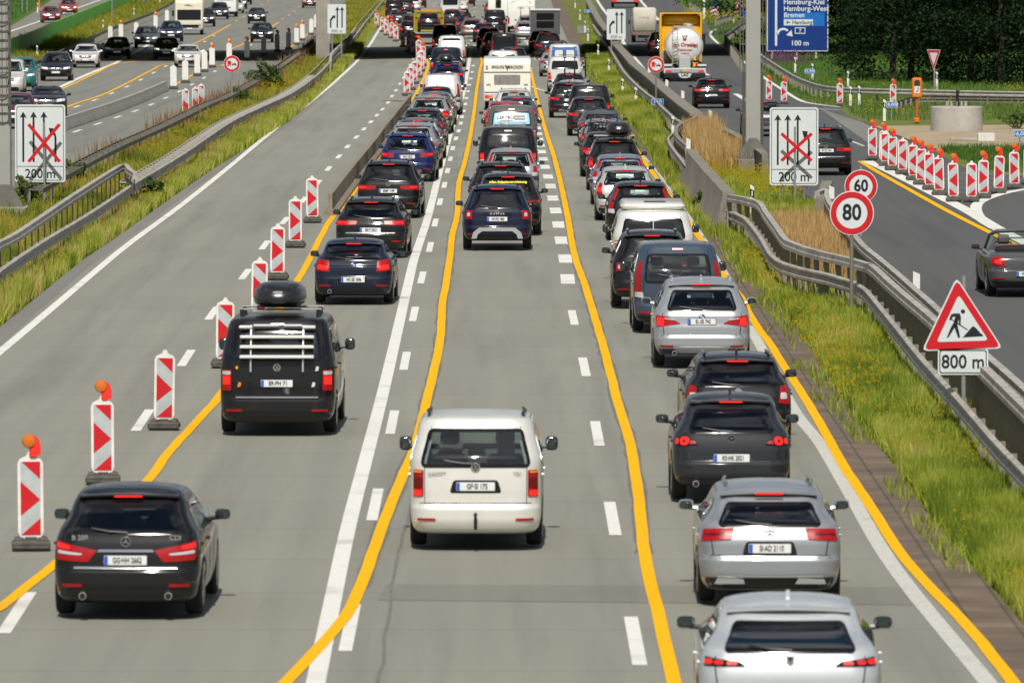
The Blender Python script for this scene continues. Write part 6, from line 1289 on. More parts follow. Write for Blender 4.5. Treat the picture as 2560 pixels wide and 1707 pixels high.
V('car', 'dark car peeking out right of the white towing van', 'car', 1284, 186, 'suv', 1.8, 4.4, 1.62, BLK, 'black', 'hatch', near=False, group=QF)
V('van', 'black van with thin pale side lamps at the end of the bridge shadow', 'van', 1261, 158, 'van', 1.8, 4.6, 1.95, BLK, 'black', 'pillar', near=False, group=Q2, tint='dark', gs=.12, spoiler=False, lit=False)
# --- right lane
V('car', 'white coupe off-roader with bar shaped tail lamps, cut off by the bottom edge', 'car', 1972, 1869, 'suv', 1.92, 4.6, 1.48, (.55, .575, .59), 'pearl', 'bars', yaw=1.0, tint='dark', bdg='shield', gs=.85, group=Q3, chrome=None, lamp3=False, mirc=M_TRIM, zb=.98, plate_z=.62)
e, b, mp = V('car', 'silver estate with chrome tailpipe trim, second from the near end of the right lane', 'car', 1921, 1508, 'wagon', 1.82, 4.7, 1.46, (.29, .31, .33), 'silver3', 'estate', yaw=.6, plate_t='SI·AD 2110', plate_z=.72, tint='mid', bdg='star', gs=.5, rails=mp, group=Q3, fin=False, lit=False, refl=False, chrome=None)
mb = MB()
for sx in (-.5, .5): mb.prism([(sx - .19, .29), (sx + .19, .29), (sx + .17, .35), (sx - .15, .36)], -.045, .05)
mb.box((0, -.03, .385), (1.3, .03, .015)); mb.build('exhaust_trim', [M_CHR], e)
V('car', 'dark grey crossover with round glowing lamps in the right lane', 'car', 1826, 1253, 'suv', 1.77, 4.28, 1.54, DGREY, 'dgrey', 'round', yaw=.3, plate_t='RS·HK 2021', plate_z=.66, tint='dark', bdg='wings', gs=.6, group=Q3, exhaust=1, refl=False)
V('car', 'black estate with angular red and white lamps, partly hidden by the dark grey crossover', 'car', 1842, 1118, 'wagon', 1.78, 4.6, 1.48, (.012, .012, .014), 'black', 'skoda', yaw=-.3, tint='mid', bdg='disc', gs=.45, rails=M_TRIM, group=Q3, plate_z=.85)
V('car', 'silver off-roader with plate EL SE 742 in the right lane', 'car', 1753, 918, 'suv', 1.88, 4.65, 1.66, (.34, .36, .38), 'silver4', 'bmwx', yaw=.4, plate_t='EL·SE 742', plate_z=.88, tint='mid', bdg='roundel', gs=.5, rails=M_SILV, group=Q3, exhaust=1, skid=True, zb=1.05)
V('van', 'steel blue small van with a wide dark rear window in the right lane', 'van', 1692, 830, 'van', 1.84, 4.5, 1.84, (.038, .058, .088), 'steelblue', 'pillar', yaw=-.4, tint='mid', gs=.28, rails=None, group=Q3, mirc=M_TRIM, fin=False, spoiler=False, zb=1.1, glassq=[(-.76, 1.02), (.76, 1.02), (.78, 1.62), (-.78, 1.62)], plate_z=.72)
V('car', 'black boxy off-roader with square crossed lamps next to the steel blue van', 'car', 1629, 770, 'suv', 1.80, 4.25, 1.68, (.012, .012, .016), 'black', 'box4', yaw=.3, tint='mid', gs=.25, rails=M_TRIM, group=Q3, ant=True, fin=False, zb=1.08)
e, b, mp = V('camper_van', 'white camper van with a raised pop top and split black rear window', 'camper van', 1632, 716, 'van', 1.9, 4.95, 1.78, (.80, .80, .77), 'white2', 'van', yaw=.3, tint='dark', gs=.2, glassq=[(-.8, 1.1), (.8, 1.1), (.82, 1.58), (-.82, 1.58)], zb=1.08, group=Q3, spoiler=False, fin=False, mirc=M_BLACK)
mb = MB(); mb.box((0, 2.3, 1.84), (1.5, 3.2, .16), bev=.08); mb.build('pop_top', mp, e, smooth=50); MB().box((.05, 1.5, 1.93), (.5, .9, .02)).build('solar_panel', M_TRIM, e); MB().box((0, b.lev(1.35)[1] - .03, 1.34), (.02, .02, .46)).build('window_divider', S_WH, e)
V('car', 'dark estate with tall red pillar lamps ahead of the white camper van', 'car', 1601, 601, 'wagon', 1.86, 4.7, 1.54, (.02, .02, .022), 'black', 'pillar', yaw=.2, tint='clear', gs=.35, group=Q3, glassq=[(-.74, 1.02), (.74, 1.02), (.76, 1.38), (-.76, 1.38)])
V('car', 'pale silver estate with a chrome framed light window in the right lane', 'car', 1563, 551, 'wagon', 1.76, 4.4, 1.52, (.55, .56, .56), 'pale_silver', 'vert', yaw=.2, tint='clear', gs=.35, group=Q3, glassq=[(-.80, 1.0), (.80, 1.0), (.86, 1.36), (-.86, 1.36)])
V('car', 'silver blue car with a spoiler just ahead of the pale silver estate', 'car', 1550, 512, 'wagon', 1.8, 4.5, 1.5, (.2, .24, .29), 'silverblue', 'pillar', yaw=.2, tint='mid', group=Q3)
e, b, mp = V('car', 'black off-roader with white roof bars and a black roof box', 'car', 1536, 476, 'suv', 1.82, 4.5, 1.64, (.01, .01, .02), 'black', 'vert', yaw=.2, tint='dark', gs=.4, group=Q3, rails=M_TRIM); roofbox(e, b, .14, .6, 1.9, .8, .42)
V('car', 'black car half hidden left behind the off-roader with the roof box', 'car', 1516, 442, 'hatch', 1.8, 4.3, 1.5, (.012, .012, .02), 'black', 'hatch', yaw=0, group=Q3)
V('car', 'light grey hatchback carrying two bicycles on its rear', 'car', 1509, 401, 'hatch', 1.78, 4.3, 1.5, (.25, .27, .29), 'lightgrey', 'hatch', group=Q3)
V('car', 'dark grey saloon ahead of the car with the rear bicycles', 'car', 1503, 368, 'sedan', 1.8, 4.6, 1.46, (.07, .075, .085), 'midgrey', 'hatch', group=Q3, spoiler=False, lamp3=False)
V('car', 'black crossover behind the van with roof rails in the right lane', 'car', 1472, 340, 'suv', 1.82, 4.4, 1.6, BLK, 'black', 'suv', group=Q3, tint='mid', ant=True, fin=False)
V('van', 'black small van with roof rail horns in the right lane', 'van', 1474, 318, 'van', 1.82, 4.5, 1.84, (.012, .012, .014), 'black', 'vert', group=Q3, tint='dark', rails=M_TRIM, gs=.2, spoiler=False)
V('car', 'black off-roader with slim red lamps behind the car with roof bicycles', 'car', 1423, 295, 'suv', 1.9, 4.6, 1.64, BLK, 'black', 'suv', group=Q3, tint='mid', skid=True)
V('car', 'pale grey car carrying three bicycles on its roof', 'car', 1432, 279, 'hatch', 1.8, 4.4, 1.5, (.5, .52, .52), 'pale', 'wide', group=Q3, tint='mid', near=False)
V('car', 'dark car peeking out left of the roof bicycles', 'car', 1424, 258, 'hatch', 1.78, 4.3, 1.5, DGREY, 'dgrey', 'hatch', group=Q3, near=False)
V('van', 'white people van behind the dark cars, before the blue and white van', 'van', 1412, 231, 'van', 1.9, 4.9, 1.92, WHT, 'white', 'vert', group=Q3, near=False, tint='dark', spoiler=False)
e, b, mp = V('van', 'white van with blue rear doors and two white covered windows', 'van', 1411, 219, 'van', 1.9, 5.2, 2.42, WHT, 'white', 'van', group=Q3, near=False, rearglass=False, spoiler=False, gs=.08, seams=False, lit=False, side_glass=False)
mb = MB(); b.patch(mb, 'R', [(-.82, .62), (.82, .62), (.84, 2.28), (-.84, 2.28)], .012, .05, 10, 6); mb.build('rear_door', [paint('door_blue', (.05, .13, .38), .1)], e)
for sg in (-1, 1): mb = MB(); q = [(.08, 1.38), (.66, 1.38), (.66, 2.12), (.08, 2.12)]; q = [(sg * a, z) for a, z in q]; q = q if sg > 0 else [q[1], q[0], q[3], q[2]]; b.patch(mb, 'R', q, .03, .12, 8, 6, .03, 0, 1); mb.build('rear_window', [S_WH, M_TRIM], e)
V('car', 'silver saloon left of the van with blue rear doors', 'car', 1385, 192, 'sedan', 1.8, 4.6, 1.46, SILV, 'silver', 'estate', group=Q3, near=False, spoiler=False)
V('car', 'dark car with roof bars ahead of the van with blue doors', 'car', 1394, 162, 'wagon', 1.8, 4.5, 1.5, DGREY, 'dgrey', 'hatch', group=QF, near=False, rails=M_TRIM)
V('car', 'black off-roader in the bridge shadow right behind the dark box trailer', 'car', 1371, 147, 'suv', 1.84, 4.6, 1.72, BLK, 'black', 'suv', group=QF, near=False)
V('car', 'black car hidden left of the off-roader behind the box trailer', 'car', 1353, 138, 'suv', 1.8, 4.6, 1.68, BLK, 'black', 'suv', group=QF, near=False)
V('car', 'silver estate with bicycles on top, left of the dark box trailer', 'car', 1313, 101, 'wagon', 1.8, 4.6, 1.5, SILV, 'silver', 'suv', group=QF, near=False)
V('car', 'silver car just ahead of the estate with bicycles', 'car', 1318, 84, 'hatch', 1.75, 4.2, 1.52, SILV, 'silver', 'hatch', group=QF, near=False)
V('car', 'black car at the left flank of the far white motorhomes', 'car', 1233, 43, 'hatch', 1.8, 4.3, 1.5, BLK, 'black', 'hatch', group=QF, near=False)
def boxy(name, label, cat, px, py, W_, L_, z0, z1, col, group, front=False, extra=None, wheels=(.8, 4.2), bev=.12, slope=.15, wr=.36):
    p = G(px, py); e = empty(name, label, cat, p + Vector((0, 0, .02)), math.pi if front else 0, group); C = paint(name + '_' + str(round(col[0], 2)), col, 0)
    if front: pass
    mb = MB(); P = [(0, z0), (0, z0 + .9), (slope * .3, z1 - .4), (slope + .05, z1 - .05), (slope + .35, z1), (L_ - .4, z1), (L_, z1 - .5), (L_ + .1, z0 + .8), (L_, z0)]; mb.prism(P, -W_ / 2, W_ / 2, plane='YZ'); o = mb.build('body', C, e, smooth=30)
    m_ = o.modifiers.new('b', 'BEVEL'); m_.width = bev; m_.segments = 3; m_.limit_method = 'ANGLE'
    MB().box((0, L_ / 2, z0 - .05), (W_ * .8, L_ * .9, .3)).build('chassis', M_UNDER, e)
    for sx in (-1, 1):
        for yy in wheels: link('wheel', wheel_meshes(wr, .23)[0], e, (sx * (W_ / 2 - .14), yy, wr))
    return e, C
e, C = boxy('motorhome', 'large white motorhome with an arched rear near the top edge', 'motorhome', 1303, 82, 2.35, 6.8, .45, 2.95, (.76, .75, .68), QF)
MB().tube([(-.85, -.02, 2.5), (-.6, -.02, 2.72), (0, -.02, 2.82), (.6, -.02, 2.72), (.85, -.02, 2.5)], .02, 6).build('roof_arch_line', mat('warm_grey', (.4, .38, .33), .6), e)  # arch line in the same even grey as the caravan rib
for sx in (-1, 1): MB().box((sx * 1.05, -.02, 1.0), (.14, .05, .5), bev=.02).build('tail_light', M_REDL, e)
MB().box((0, .02, 2.05), (.5, .05, .06)).build('lettering', mat('gold', (.5, .4, .15), .4), e)
e, C = boxy('motorhome', 'white motorhome with slanted red and grey stripes, left of the large one', 'motorhome', 1250, 62, 2.2, 6.5, .45, 2.9, (.76, .76, .74), QF)
MB().box((-.15, -.0, 1.85), (.5, .06, .75), bev=.03).build('rear_window', M_TRIM, e)
for i in range(2): mb = MB(); mb.prism([(-.85, 1.25 - i * .45), (-.8, 1.3 - i * .45), (-.2, .95 - i * .3), (-.3, .9 - i * .3)], -.04, .02); mb.build('red_stripe', S_RED, e)
e, C = boxy('box_trailer', 'dark grey box trailer with a white roof edge in the right lane', 'trailer', 1363, 106, 2.3, 5.0, .5, 2.45, (.09, .095, .1), QF, bev=.04, slope=0)
MB().box((0, .5, 2.48), (2.36, 1.1, .14), bev=.03).build('roof', S_WH, e); MB().box((-1.17, 2.5, 1.5), (.03, 4.8, 1.7)).build('side_wall', mat('trailer_grey', (.4, .4, .4), .5), e)
for z in (1.98, 1.35): MB().box((0, -.03, z), (1.35, .06, .5), bev=.02).build('dark_hatch', M_TRIM, e)
MB().box((0, -.02, .5), (2.2, .1, .12)).build('bumper', M_SILV, e)
# --- bicycles
def bike(loc, rz, label, col, s=1.0, flip=False, tilt=0.0):
    e = empty('bicycle', label, 'bicycle', loc, rz, 'bicycles carried on cars'); e.scale = (s, s, s); e.rotation_euler = (tilt, 0, rz); fm = mat('bike_' + str(col), col, .35, .3)
    T = M_TYRE
    for y, nm in ((-.52, 'rear'), (.52, 'front')):
        mb = MB(); mb.tube([(0, y + .33 * math.cos(a), .34 + .33 * math.sin(a)) for a in np.linspace(0, 2 * math.pi, 22)], .03, 6, cap=False); 
        w_ = mb.build('wheel', T, e); ms = MB()
        for k in range(8): a = k * math.pi / 8; ms.tube([(0, y + .32 * math.cos(a), .34 + .32 * math.sin(a)), (0, y - .32 * math.cos(a), .34 - .32 * math.sin(a))], .003, 3)
        ms.build('spokes', M_SILV, w_)
    mb = MB()
    for a, b_ in (((0, -.52, .34), (0, -.08, .30)), ((0, -.08, .30), (0, -.22, .85)), ((0, -.08, .30), (0, .36, .78)), ((0, -.2, .78), (0, .38, .86)), ((0, -.52, .34), (0, -.2, .78)), ((0, .36, .95), (0, .52, .34))): mb.tube([a, b_], .022, 6)
    mb.build('frame', fm, e); superell(mb2 := MB(), (0, -.25, .92), (.15, .28, .07)); mb2.build('saddle', M_BLACK, e)
    mb = MB(); mb.tube([(0, .36, .95), (0, .40, 1.02), (-.28, .34, 1.04)], .016, 6); mb.tube([(0, .40, 1.02), (.28, .34, 1.04)], .016, 6); mb.build('handlebar', M_BLACK, e); MB().lathe([(.09, -.01), (.09, .01)], (.03, -.08, .3), 'X', 14).build('chainring', M_SILV, e)
p = CARS_BY = None
def car_by(lbl): return next(c for c in CARS if lbl in c['label'])
c = car_by('three bicycles on its roof'); cl = c.location
for i, (dx, nm, cc) in enumerate([(-.5, 'left', (.02, .02, .02)), (-.02, 'middle', (.25, .02, .02)), (.5, 'right', (.03, .03, .035))]): bike(Vector((cl.x + dx + .12, cl.y + 1.9, cl.z + 1.62)), 0, f'{nm} one of three bicycles upright on the roof of the pale grey car', cc)
mb = MB(); 
for yy in (1.4, 2.4): mb.box((0, yy, 1.56), (1.3, .06, .04))
mb.build('roof_bar', M_TRIM, c)
c = car_by('two bicycles on its rear'); cl = c.location
bike(Vector((cl.x - .1, cl.y - .22, cl.z + .62)), R(90), 'nearer bicycle hanging crosswise behind the light grey hatchback', (.05, .02, .05)); bike(Vector((cl.x + .1, cl.y - .04, cl.z + .66)), R(-90), 'farther bicycle hanging crosswise behind the light grey hatchback', (.02, .02, .025))
mb = MB(); mb.box((0, -.12, .55), (1.2, .4, .05)); mb.build('bicycle_rack', M_BLACK, c)
c = car_by('estate with bicycles on top'); cl = c.location
for dx, n_ in ((-.35, 'left'), (.35, 'right')): bike(Vector((cl.x + dx, cl.y + 1.6, cl.z + 1.55)), 0, f'{n_} bicycle on the roof of the silver estate beside the box trailer', (.3, .3, .3))
# --- exit road
V('car', 'black sporty hatchback with a full width red lamp band on the exit road', 'car', 1779, 271, 'hatch', 1.80, 4.37, 1.46, (.012, .013, .018), 'black', 'wide', yaw=0, plate_t='', plate_z=.62, tint='dark', gs=.55, group=QR, bdg='disc')
V('car', 'black estate off-roader right of the 200 m board on the exit road', 'car', 2062, 438, 'suv', 1.84, 4.7, 1.66, (.012, .012, .014), 'black', 'wide', yaw=-1, plate_t='WI·TU 7361', plate_z=.84, tint='mid', gs=.4, rails=M_SILV, group=QR, bdg='vw', handle=True)
V('car', 'dark car half hidden between the gantry mast and the 200 m board', 'car', 1908, 341, 'hatch', 1.8, 4.2, 1.5, (.05, .055, .065), 'bluegrey2', 'hatch', yaw=0, tint='mid', gs=.4, group=QR, skid=True)
V('car', 'black people carrier squeezed in beside the yellow tank truck', 'car', 1652, 142, 'suv', 1.84, 4.5, 1.68, BLK, 'black', 'suv', group=QR, near=False, lit=False)
def cabrio():
    e, b, mp = V('car', 'grey open convertible with a folded top at the right edge', 'convertible', 2563, 741, 'cabrio', 1.81, 4.28, 1.42, (.07, .072, .078), 'convgrey', 'beetle', yaw=-1.2, plate_t='WL·AB 12', plate_z=.52, zb=.95, gs=.3, group=QR, fin=False, wiper=False, spoiler=False, lamp3=False, seams=True, near=True, refl=True, rearglass=False)
    yf = b.lev(.95)[2]
    mb = MB(); pts = [(-.72, yf - .05, .93), (-.64, yf - .5, 1.30), (-.5, yf - .62, 1.38), (0, yf - .66, 1.40), (.5, yf - .62, 1.38), (.64, yf - .5, 1.30), (.72, yf - .05, .93)]; mb.tube(pts, .045, 8); mb.build('windscreen_frame', mp, e)
    mb = MB(); mb.add([(-.7, yf - .07, .95), (.7, yf - .07, .95), (.6, yf - .55, 1.34), (-.6, yf - .55, 1.34)], [(0, 1, 2, 3)]); mb.build('windscreen', M_GCL, e)
    mb = MB(); mb.box((0, L_ := 2.35, .93), (1.36, 1.9, .05)); mb.build('cabin_floor', M_INT, e)
    TAN = mat('tan_leather', (.28, .1, .04), .6)
    mb = MB(); superell(mb, (0, 1.25, 1.02), (1.3, .5, .2), e=.5); mb.build('folded_top', M_BLACK, e); mb = MB(); superell(mb, (0, 1.75, 1.06), (1.1, .2, .12), e=.5); mb.build('rear_seat', TAN, e)
    for sx in (-.36, .36):
        mb = MB(); mb.box((sx, 2.35, 1.0), (.46, .16, .3), bev=.06); superell(mb, (sx, 2.3, 1.22), (.27, .13, .2)); mb.build('seat', M_INT, e)
        mb = MB(); mb.add([(sx * 2.02, 1.5, .96), (sx * 2.02, yf - .15, .96), (sx * 1.8, yf - .5, 1.33), (sx * 1.82, 1.6, 1.26)], [(0, 1, 2, 3)]); mb.build('side_window', M_GCL, e)
    mb = MB(); mb.tube([(-.5, 2.0, .98), (-.5, 1.98, 1.25), (.5, 1.98, 1.25), (.5, 2.0, .98)], .02, 6); mb.build('wind_deflector', M_BLACK, e)
cabrio()
def tanker():
    p = G(1712, 205); e = empty('tank_truck', 'yellow lorry with a white cylindrical tank and red lettering', 'truck', p + Vector((0, 0, .02)), 0, QR)
    Yl = paint('lorry_yellow', (.90, .47, .004), .05); TW = paint('tank_white', (.74, .74, .72), .15)
    r_ = 1.06; zc = 2.05; L_ = 8.6
    mb = MB(); mb.lathe([(.02, -.16), (r_ * .5, -.12), (r_ * .85, -.02), (r_ * .97, .1), (r_, .25), (r_, L_), (r_ * .9, L_ + .15)], (0, .5, zc), 'Y', 40); mb.build('tank', TW, e, smooth=60)
    mb = MB(); 
    vs = MB(); n = 40
    for rr, tt in ((r_ + .012, .0),):
        mb.tube([(rr * math.cos(a), .66, zc + rr * math.sin(a)) for a in np.linspace(0, 2 * math.pi, 41)], .03, 6, cap=False)
    mb.build('tank_rim', STEEL, e)
    mb = MB(); mb.box((0, 4.3, .78), (.9, 8, .22)); mb.box((0, .4, .62), (2.3, .12, .12)); mb.build('chassis', M_UNDER, e)
    MB().box((0, .02, .62), (2.46, .10, .30), bev=.02).build('rear_underrun_bar', S_WH, e); MB().box((0, -.04, .62), (2.3, .02, .2)).build('light_panel', M_SILV, e)
    for sx in (-1, 1):
        MB().box((sx * .95, -.06, .60), (.36, .03, .10)).build('tail_light', M_LIT, e); MB().box((sx * 1.0, .05, .95), (.5, .06, .12)).build('fender_edge', S_WH, e)
        mb = MB(); mb.box((sx * 1.0, .9, 1.02), (.5, 1.3, .06), bev=.02); mb.box((sx * 1.0, .25, .8), (.5, .05, .5)); mb.build('mudguard', M_BLACK, e)
        for yy in (1.0, 2.3, 3.6, 8.9, 10.8): link('wheel', wheel_meshes(.5, .34)[0], e, (sx * 1.05, yy, .5))
    MB().box((0, -.03, .36), (2.4, .04, .26)).build('mud_flap', M_BLACK, e); mb = MB(); mb.prism([(-.4, .46), (.4, .46), (.28, .25), (.1, .2), (-.1, .2), (-.28, .25)], -.065, -.055); o = mb.build('flap_emblem', S_WH, e); link('lettering', text_mesh('LAG', .22, M_BLACK, .003, bold=.01), o, (0, -.07, .36), (math.pi / 2, 0, 0))
    plate(e, (0, -.07, .62), '', yellow=True, w=.5)
    mb = MB(); mb.box((0, .2, 1.05), (.68, .4, .75), bev=.04); mb.build('valve_cabinet', mat('pale_steel', (.5, .52, .5), .4, .3), e); MB().box((.62, .05, .98), (.28, .06, .24)).build('hazard_plate', K_YEL, e); MB().box((.68, .0, .98), (.12, .04, .2)).build('hazard_mark', S_RED, e)
    INK = mat('tank_red_ink', (.3, .02, .03), .4); yl = .34
    for t, z, sz, bo in (('van Orselen', 2.12, .30, .012), ('Klazienaveen', 1.83, .17, .003), ('Holland', 1.63, .15, .003), ('www.vanorselen', 1.47, .1, 0)): link('lettering', text_mesh(t, sz, INK, .003, bold=bo), e, (0.02, yl, z), (math.pi / 2, 0, 0))
    mb = MB(); mb.prism([(-.1, 2.42), (.1, 2.42), (.1, 2.62), (.05, 2.62), (.05, 2.5), (-.05, 2.5), (-.05, 2.62), (-.1, 2.62)], .3, .36)
    for k in (-1, 0, 1): mb.prism([(k * .08 - .015, 2.65), (k * .08 + .015, 2.65), (k * .14 + .02, 2.74), (k * .14 - .02, 2.74)], .3, .36)
    mb.build('tank_emblem', INK, e); MB().box((.60, .45, 1.32), (.14, .02, .2)).build('hazard_sticker', K_YEL, e)
    mb = MB()
    for sx in (-.72, -.42): mb.tube([(sx, .12, .95), (sx, .12, 2.5), (sx, .5, 3.1)], .022, 6)
    for i in range(11): mb.box((-.57, .12, 1.05 + i * .17), (.3, .025, .025))
    mb.build('ladder', STEEL, e)
    mb = MB(); mb.box((-.35, 3.5, 3.13), (.45, 5.5, .06)); mb.box((.3, 3.5, 3.13), (.8, 5.5, .05)); mb.build('walkway', STEEL, e)
    for i in range(6): MB().lathe([(.22, 0), (.22, .12), (.18, .15)], (.3, 1.5 + i * 1.1, 3.14), 'Z', 12).build('tank_lid', STEEL, e)
    mb = MB(); mb.box((0, 11.3, 2.2), (2.5, 2.1, 3.0), bev=.12); mb.box((0, 10.9, 3.45), (2.3, 1.6, .7), bev=.15); mb.build('cab', Yl, e, smooth=50)
    mb = MB(); 
    for sx in (-1, 1): mb.box((sx * 1.2, 9.9, 2.4), (.1, .9, 2.9), bev=.03); 
    mb.box((0, 10.0, 3.84), (2.5, .9, .07), bev=.02); mb.build('wind_deflector', Yl, e)
    MB().box((0, 10.22, 2.3), (2.2, .03, 1.6)).build('cab_rear_wall', Yl, e)
    for sx in (-1, 1): MB().box((sx * 1.42, 12.0, 2.3), (.2, .16, .6), bev=.04).build('wing_mirror', M_BLACK, e)
    for sx in (-1, 1): mb = MB(); mb.box((sx * 1.0, 9.9, 1.3), (.4, .5, .7), bev=.05); mb.build('air_tank', M_SILV, e)
tanker()
def tarp_truck():
    p = G(1612, 107); e = empty('tarpaulin_truck', 'small lorry with a beige tarpaulin box on the exit road', 'truck', p, 0, QR); T = mat('beige_tarpaulin', (.56, .53, .44), .75, noise=(1.2, .2), bump=(3, .6))
    mb = MB(); mb.box((0, 2, 1.75), (1.78, 4.0, 1.85), bev=.12); mb.build('tarpaulin', T, e, smooth=50)
    mb = MB(); mb.box((0, 2, .78), (2.0, 4.1, .12)); mb.box((0, -.02, .65), (1.9, .06, .16)); mb.build('bed', mat('rusty_bed', (.2, .15, .11), .8), e); MB().box((0, 2.5, .5), (.9, 5, .3)).build('chassis', M_UNDER, e)
    mb = MB(); mb.box((0, 5, 1.25), (1.95, 1.5, 1.5), bev=.12); mb.build('cab', paint('cab_grey', (.25, .3, .32), .1), e)
    for sx in (-1, 1):
        MB().box((sx * .78, -.06, .58), (.22, .05, .1)).build('tail_light', M_REDL, e); MB().box((sx * 1.12, 5.2, 1.5), (.14, .1, .3)).build('wing_mirror', M_BLACK, e)
        for yy in (1, 4.9): link('wheel', wheel_meshes(.36, .25)[0], e, (sx * .82, yy, .36))
    link('lettering', text_mesh('Umzug', .3, mat('ochre_ink', (.4, .3, .12), .6), .002), e, (-.1, -.01, 1.95), (math.pi / 2, 0, 0))
tarp_truck()
e, C = boxy('lorry', 'dark lorry with silver bumper and red lamps at the exit road top edge', 'truck', 1563, 20, 2.9, 7, .6, 3.2, (.05, .05, .055), QR, wheels=(1.0, 2.2, 6), wr=.45)
MB().box((0, -.08, .78), (2.85, .16, .42), bev=.04).build('bumper', M_SILV, e)
for sx in (-1, 1): MB().box((sx * 1.15, -.18, .78), (.55, .05, .22), bev=.02).build('tail_light', M_LIT, e)
# --- oncoming
O = lambda label, px, py, kind, W_, L_, H_, col, pn, drl='h', **k: V('van' if kind == 'van' else 'car', label, 'van' if kind == 'van' else 'car', px, py, kind, W_, L_, H_, col, pn, 'hatch', front=True, near=k.pop('near', True), drl=drl, group=QO, seams=False, tint='mid', yaw=k.pop('yaw', -1.5), fin=False, **k)
O('white delivery van with one lit headlamp beside the caged ladder mast', 16, 240, 'van', 1.9, 4.8, 1.9, WHT, 'white', bdg='star')
O('teal small van half hidden behind the white delivery van', 50, 229, 'van', 1.75, 4.2, 1.82, (.006, .17, .16), 'teal')
O('black off-roader with a slim grille, first behind the teal van', 140, 203, 'suv', 1.88, 4.6, 1.66, (.01, .011, .02), 'black', 'd', bdg='disc', rails=M_SILV)
O('white hatchback coming out of the bridge shadow', 214, 170, 'hatch', 1.76, 4.3, 1.48, (.78, .77, .72), 'white2', bdg='disc')
O('black hatchback wholly inside the bridge shadow', 293, 149, 'hatch', 1.8, 4.3, 1.48, BLK, 'black', 'off')
O('grey-blue off-roader just behind the bridge shadow', 366, 121, 'suv', 1.84, 4.5, 1.62, (.06, .07, .09), 'greyblue', bdg='vw')
O('dark blue off-roader left of the cream motorhome', 428, 105, 'suv', 1.85, 4.6, 1.6, NAVY, 'navy')
O('black car with glowing greenish headlamps in the bridge shadow', 416, 151, 'hatch', 1.82, 4.5, 1.5, BLK, 'black', 'd', bdg='star')
O('white hatchback close behind the white backed beacons', 470, 169, 'hatch', 1.8, 4.4, 1.45, (.72, .70, .64), 'white3', bdg='star')
O('black off-roader right behind the cream motorhome', 513, 67, 'suv', 1.82, 4.5, 1.62, BLK, 'black', near=False)
O('grey off-roader in front of the white caravan on the opposite side', 548, 49, 'suv', 1.82, 4.5, 1.62, (.04, .045, .055), 'dgrey', near=False)
O('white car behind the white caravan on the opposite side', 588, 34, 'hatch', 1.8, 4.4, 1.5, WHT, 'white', near=False)
O('dark car behind the white oncoming car near the top edge', 597, 23, 'hatch', 1.8, 4.4, 1.5, DGREY, 'dgrey', near=False)
O('last dark car of the far oncoming queue at the top edge', 610, 12, 'suv', 1.8, 4.4, 1.6, BLK, 'black', near=False)
O('black saloon alone in the middle lane of the opposite side', 642, 60, 'sedan', 1.75, 4.6, 1.42, (.01, .012, .025), 'black', bdg='disc')
O('black off-roader behind the dark beacon in the opposite lane', 655, 107, 'suv', 1.84, 4.5, 1.52, BLK, 'black', 'd')
O('red car at the top edge beside the bridge pillar', 775, 21, 'hatch', 1.78, 4.2, 1.5, (.25, .015, .02), 'darkred', 'off', near=False)
O('dark blue coupe with a glowing lamp behind the left 200 m board', 118, 292, 'sedan', 1.86, 4.7, 1.36, (.012, .016, .028), 'darkblue', 'd', yaw=-3)
O('dark red car mostly hidden by the left 200 m board', 42, 322, 'hatch', 1.8, 4.2, 1.5, (.16, .012, .02), 'winered', 'off', yaw=-3)
O('crimson saloon on the far slip road beside the green fence', 128, 58, 'sedan', 1.8, 4.5, 1.48, (.30, .01, .03), 'crimson', yaw=-6)
O('orange-red off-roader behind the crimson saloon on the slip road', 172, 38, 'suv', 1.8, 4.3, 1.6, (.42, .05, .02), 'orangered', yaw=-6)
# cream motorhome (front)
def mh_front():
    p = G(472, 88); p.y += .6; L_ = 6.8; e = empty('motorhome', 'cream motorhome with a big flat windscreen on the opposite side', 'motorhome', p + Vector((0, 0, .02)), math.pi + R(1.5), QO); C = paint('mh_cream', (.70, .66, .52), 0); W_ = 2.3
    mb = MB(); P = [(0, .45), (0, 2.85), (.3, 2.95), (L_ - .5, 2.95), (L_ - .05, 2.7), (L_, 2.0), (L_ + .12, 1.3), (L_ + .18, .75), (L_ + .1, .4)]
    P = [(a - L_, b) for a, b in P]; mb.prism(P, -W_ / 2, W_ / 2, plane='YZ'); o = mb.build('body', C, e, smooth=30); m_ = o.modifiers.new('b', 'BEVEL'); m_.width = .12; m_.segments = 3
    MB().box((0, .07, 1.62), (1.95, .1, .85), bev=.04, rx=.12).build('windscreen', M_TRIM, e)
    MB().box((0, .20, .72), (1.6, .08, .2), bev=.03).build('grille', M_TRIM, e); MB().box((0, .2, .45), (2.1, .1, .2), bev=.04).build('bumper', M_SILV, e)
    mb = MB(); mb.prism([(-.35, 2.36), (.1, 2.5), (.4, 2.44), (.1, 2.44)], .02, .06); mb.build('red_swoosh', S_RED, e)
    for sx in (-1, 1):
        MB().box((sx * .85, .2, .86), (.3, .08, .16), bev=.02).build('headlight', M_CLEAR, e); MB().box((sx * 1.32, -.1, 1.75), (.18, .14, .5), bev=.04).build('wing_mirror', M_BLACK, e)
        for yy in (-1.1, -5): link('wheel', wheel_meshes(.36, .23)[0], e, (sx * 1.0, yy, .36))
    plate(e, (0, .27, .5), '', front=True)
mh_front()
e, C = boxy('caravan', 'white caravan towed by the grey off-roader on the opposite side', 'caravan', 563, 43, 2.2, 5.5, .45, 2.6, (.75, .75, .73), QO)
MB().box((0, -.02, 1.9), (1.6, .05, .5), bev=.03).build('front_window', M_TRIM, e)
MB().box((0, -.02, 2.55), (.01, .01, .01))
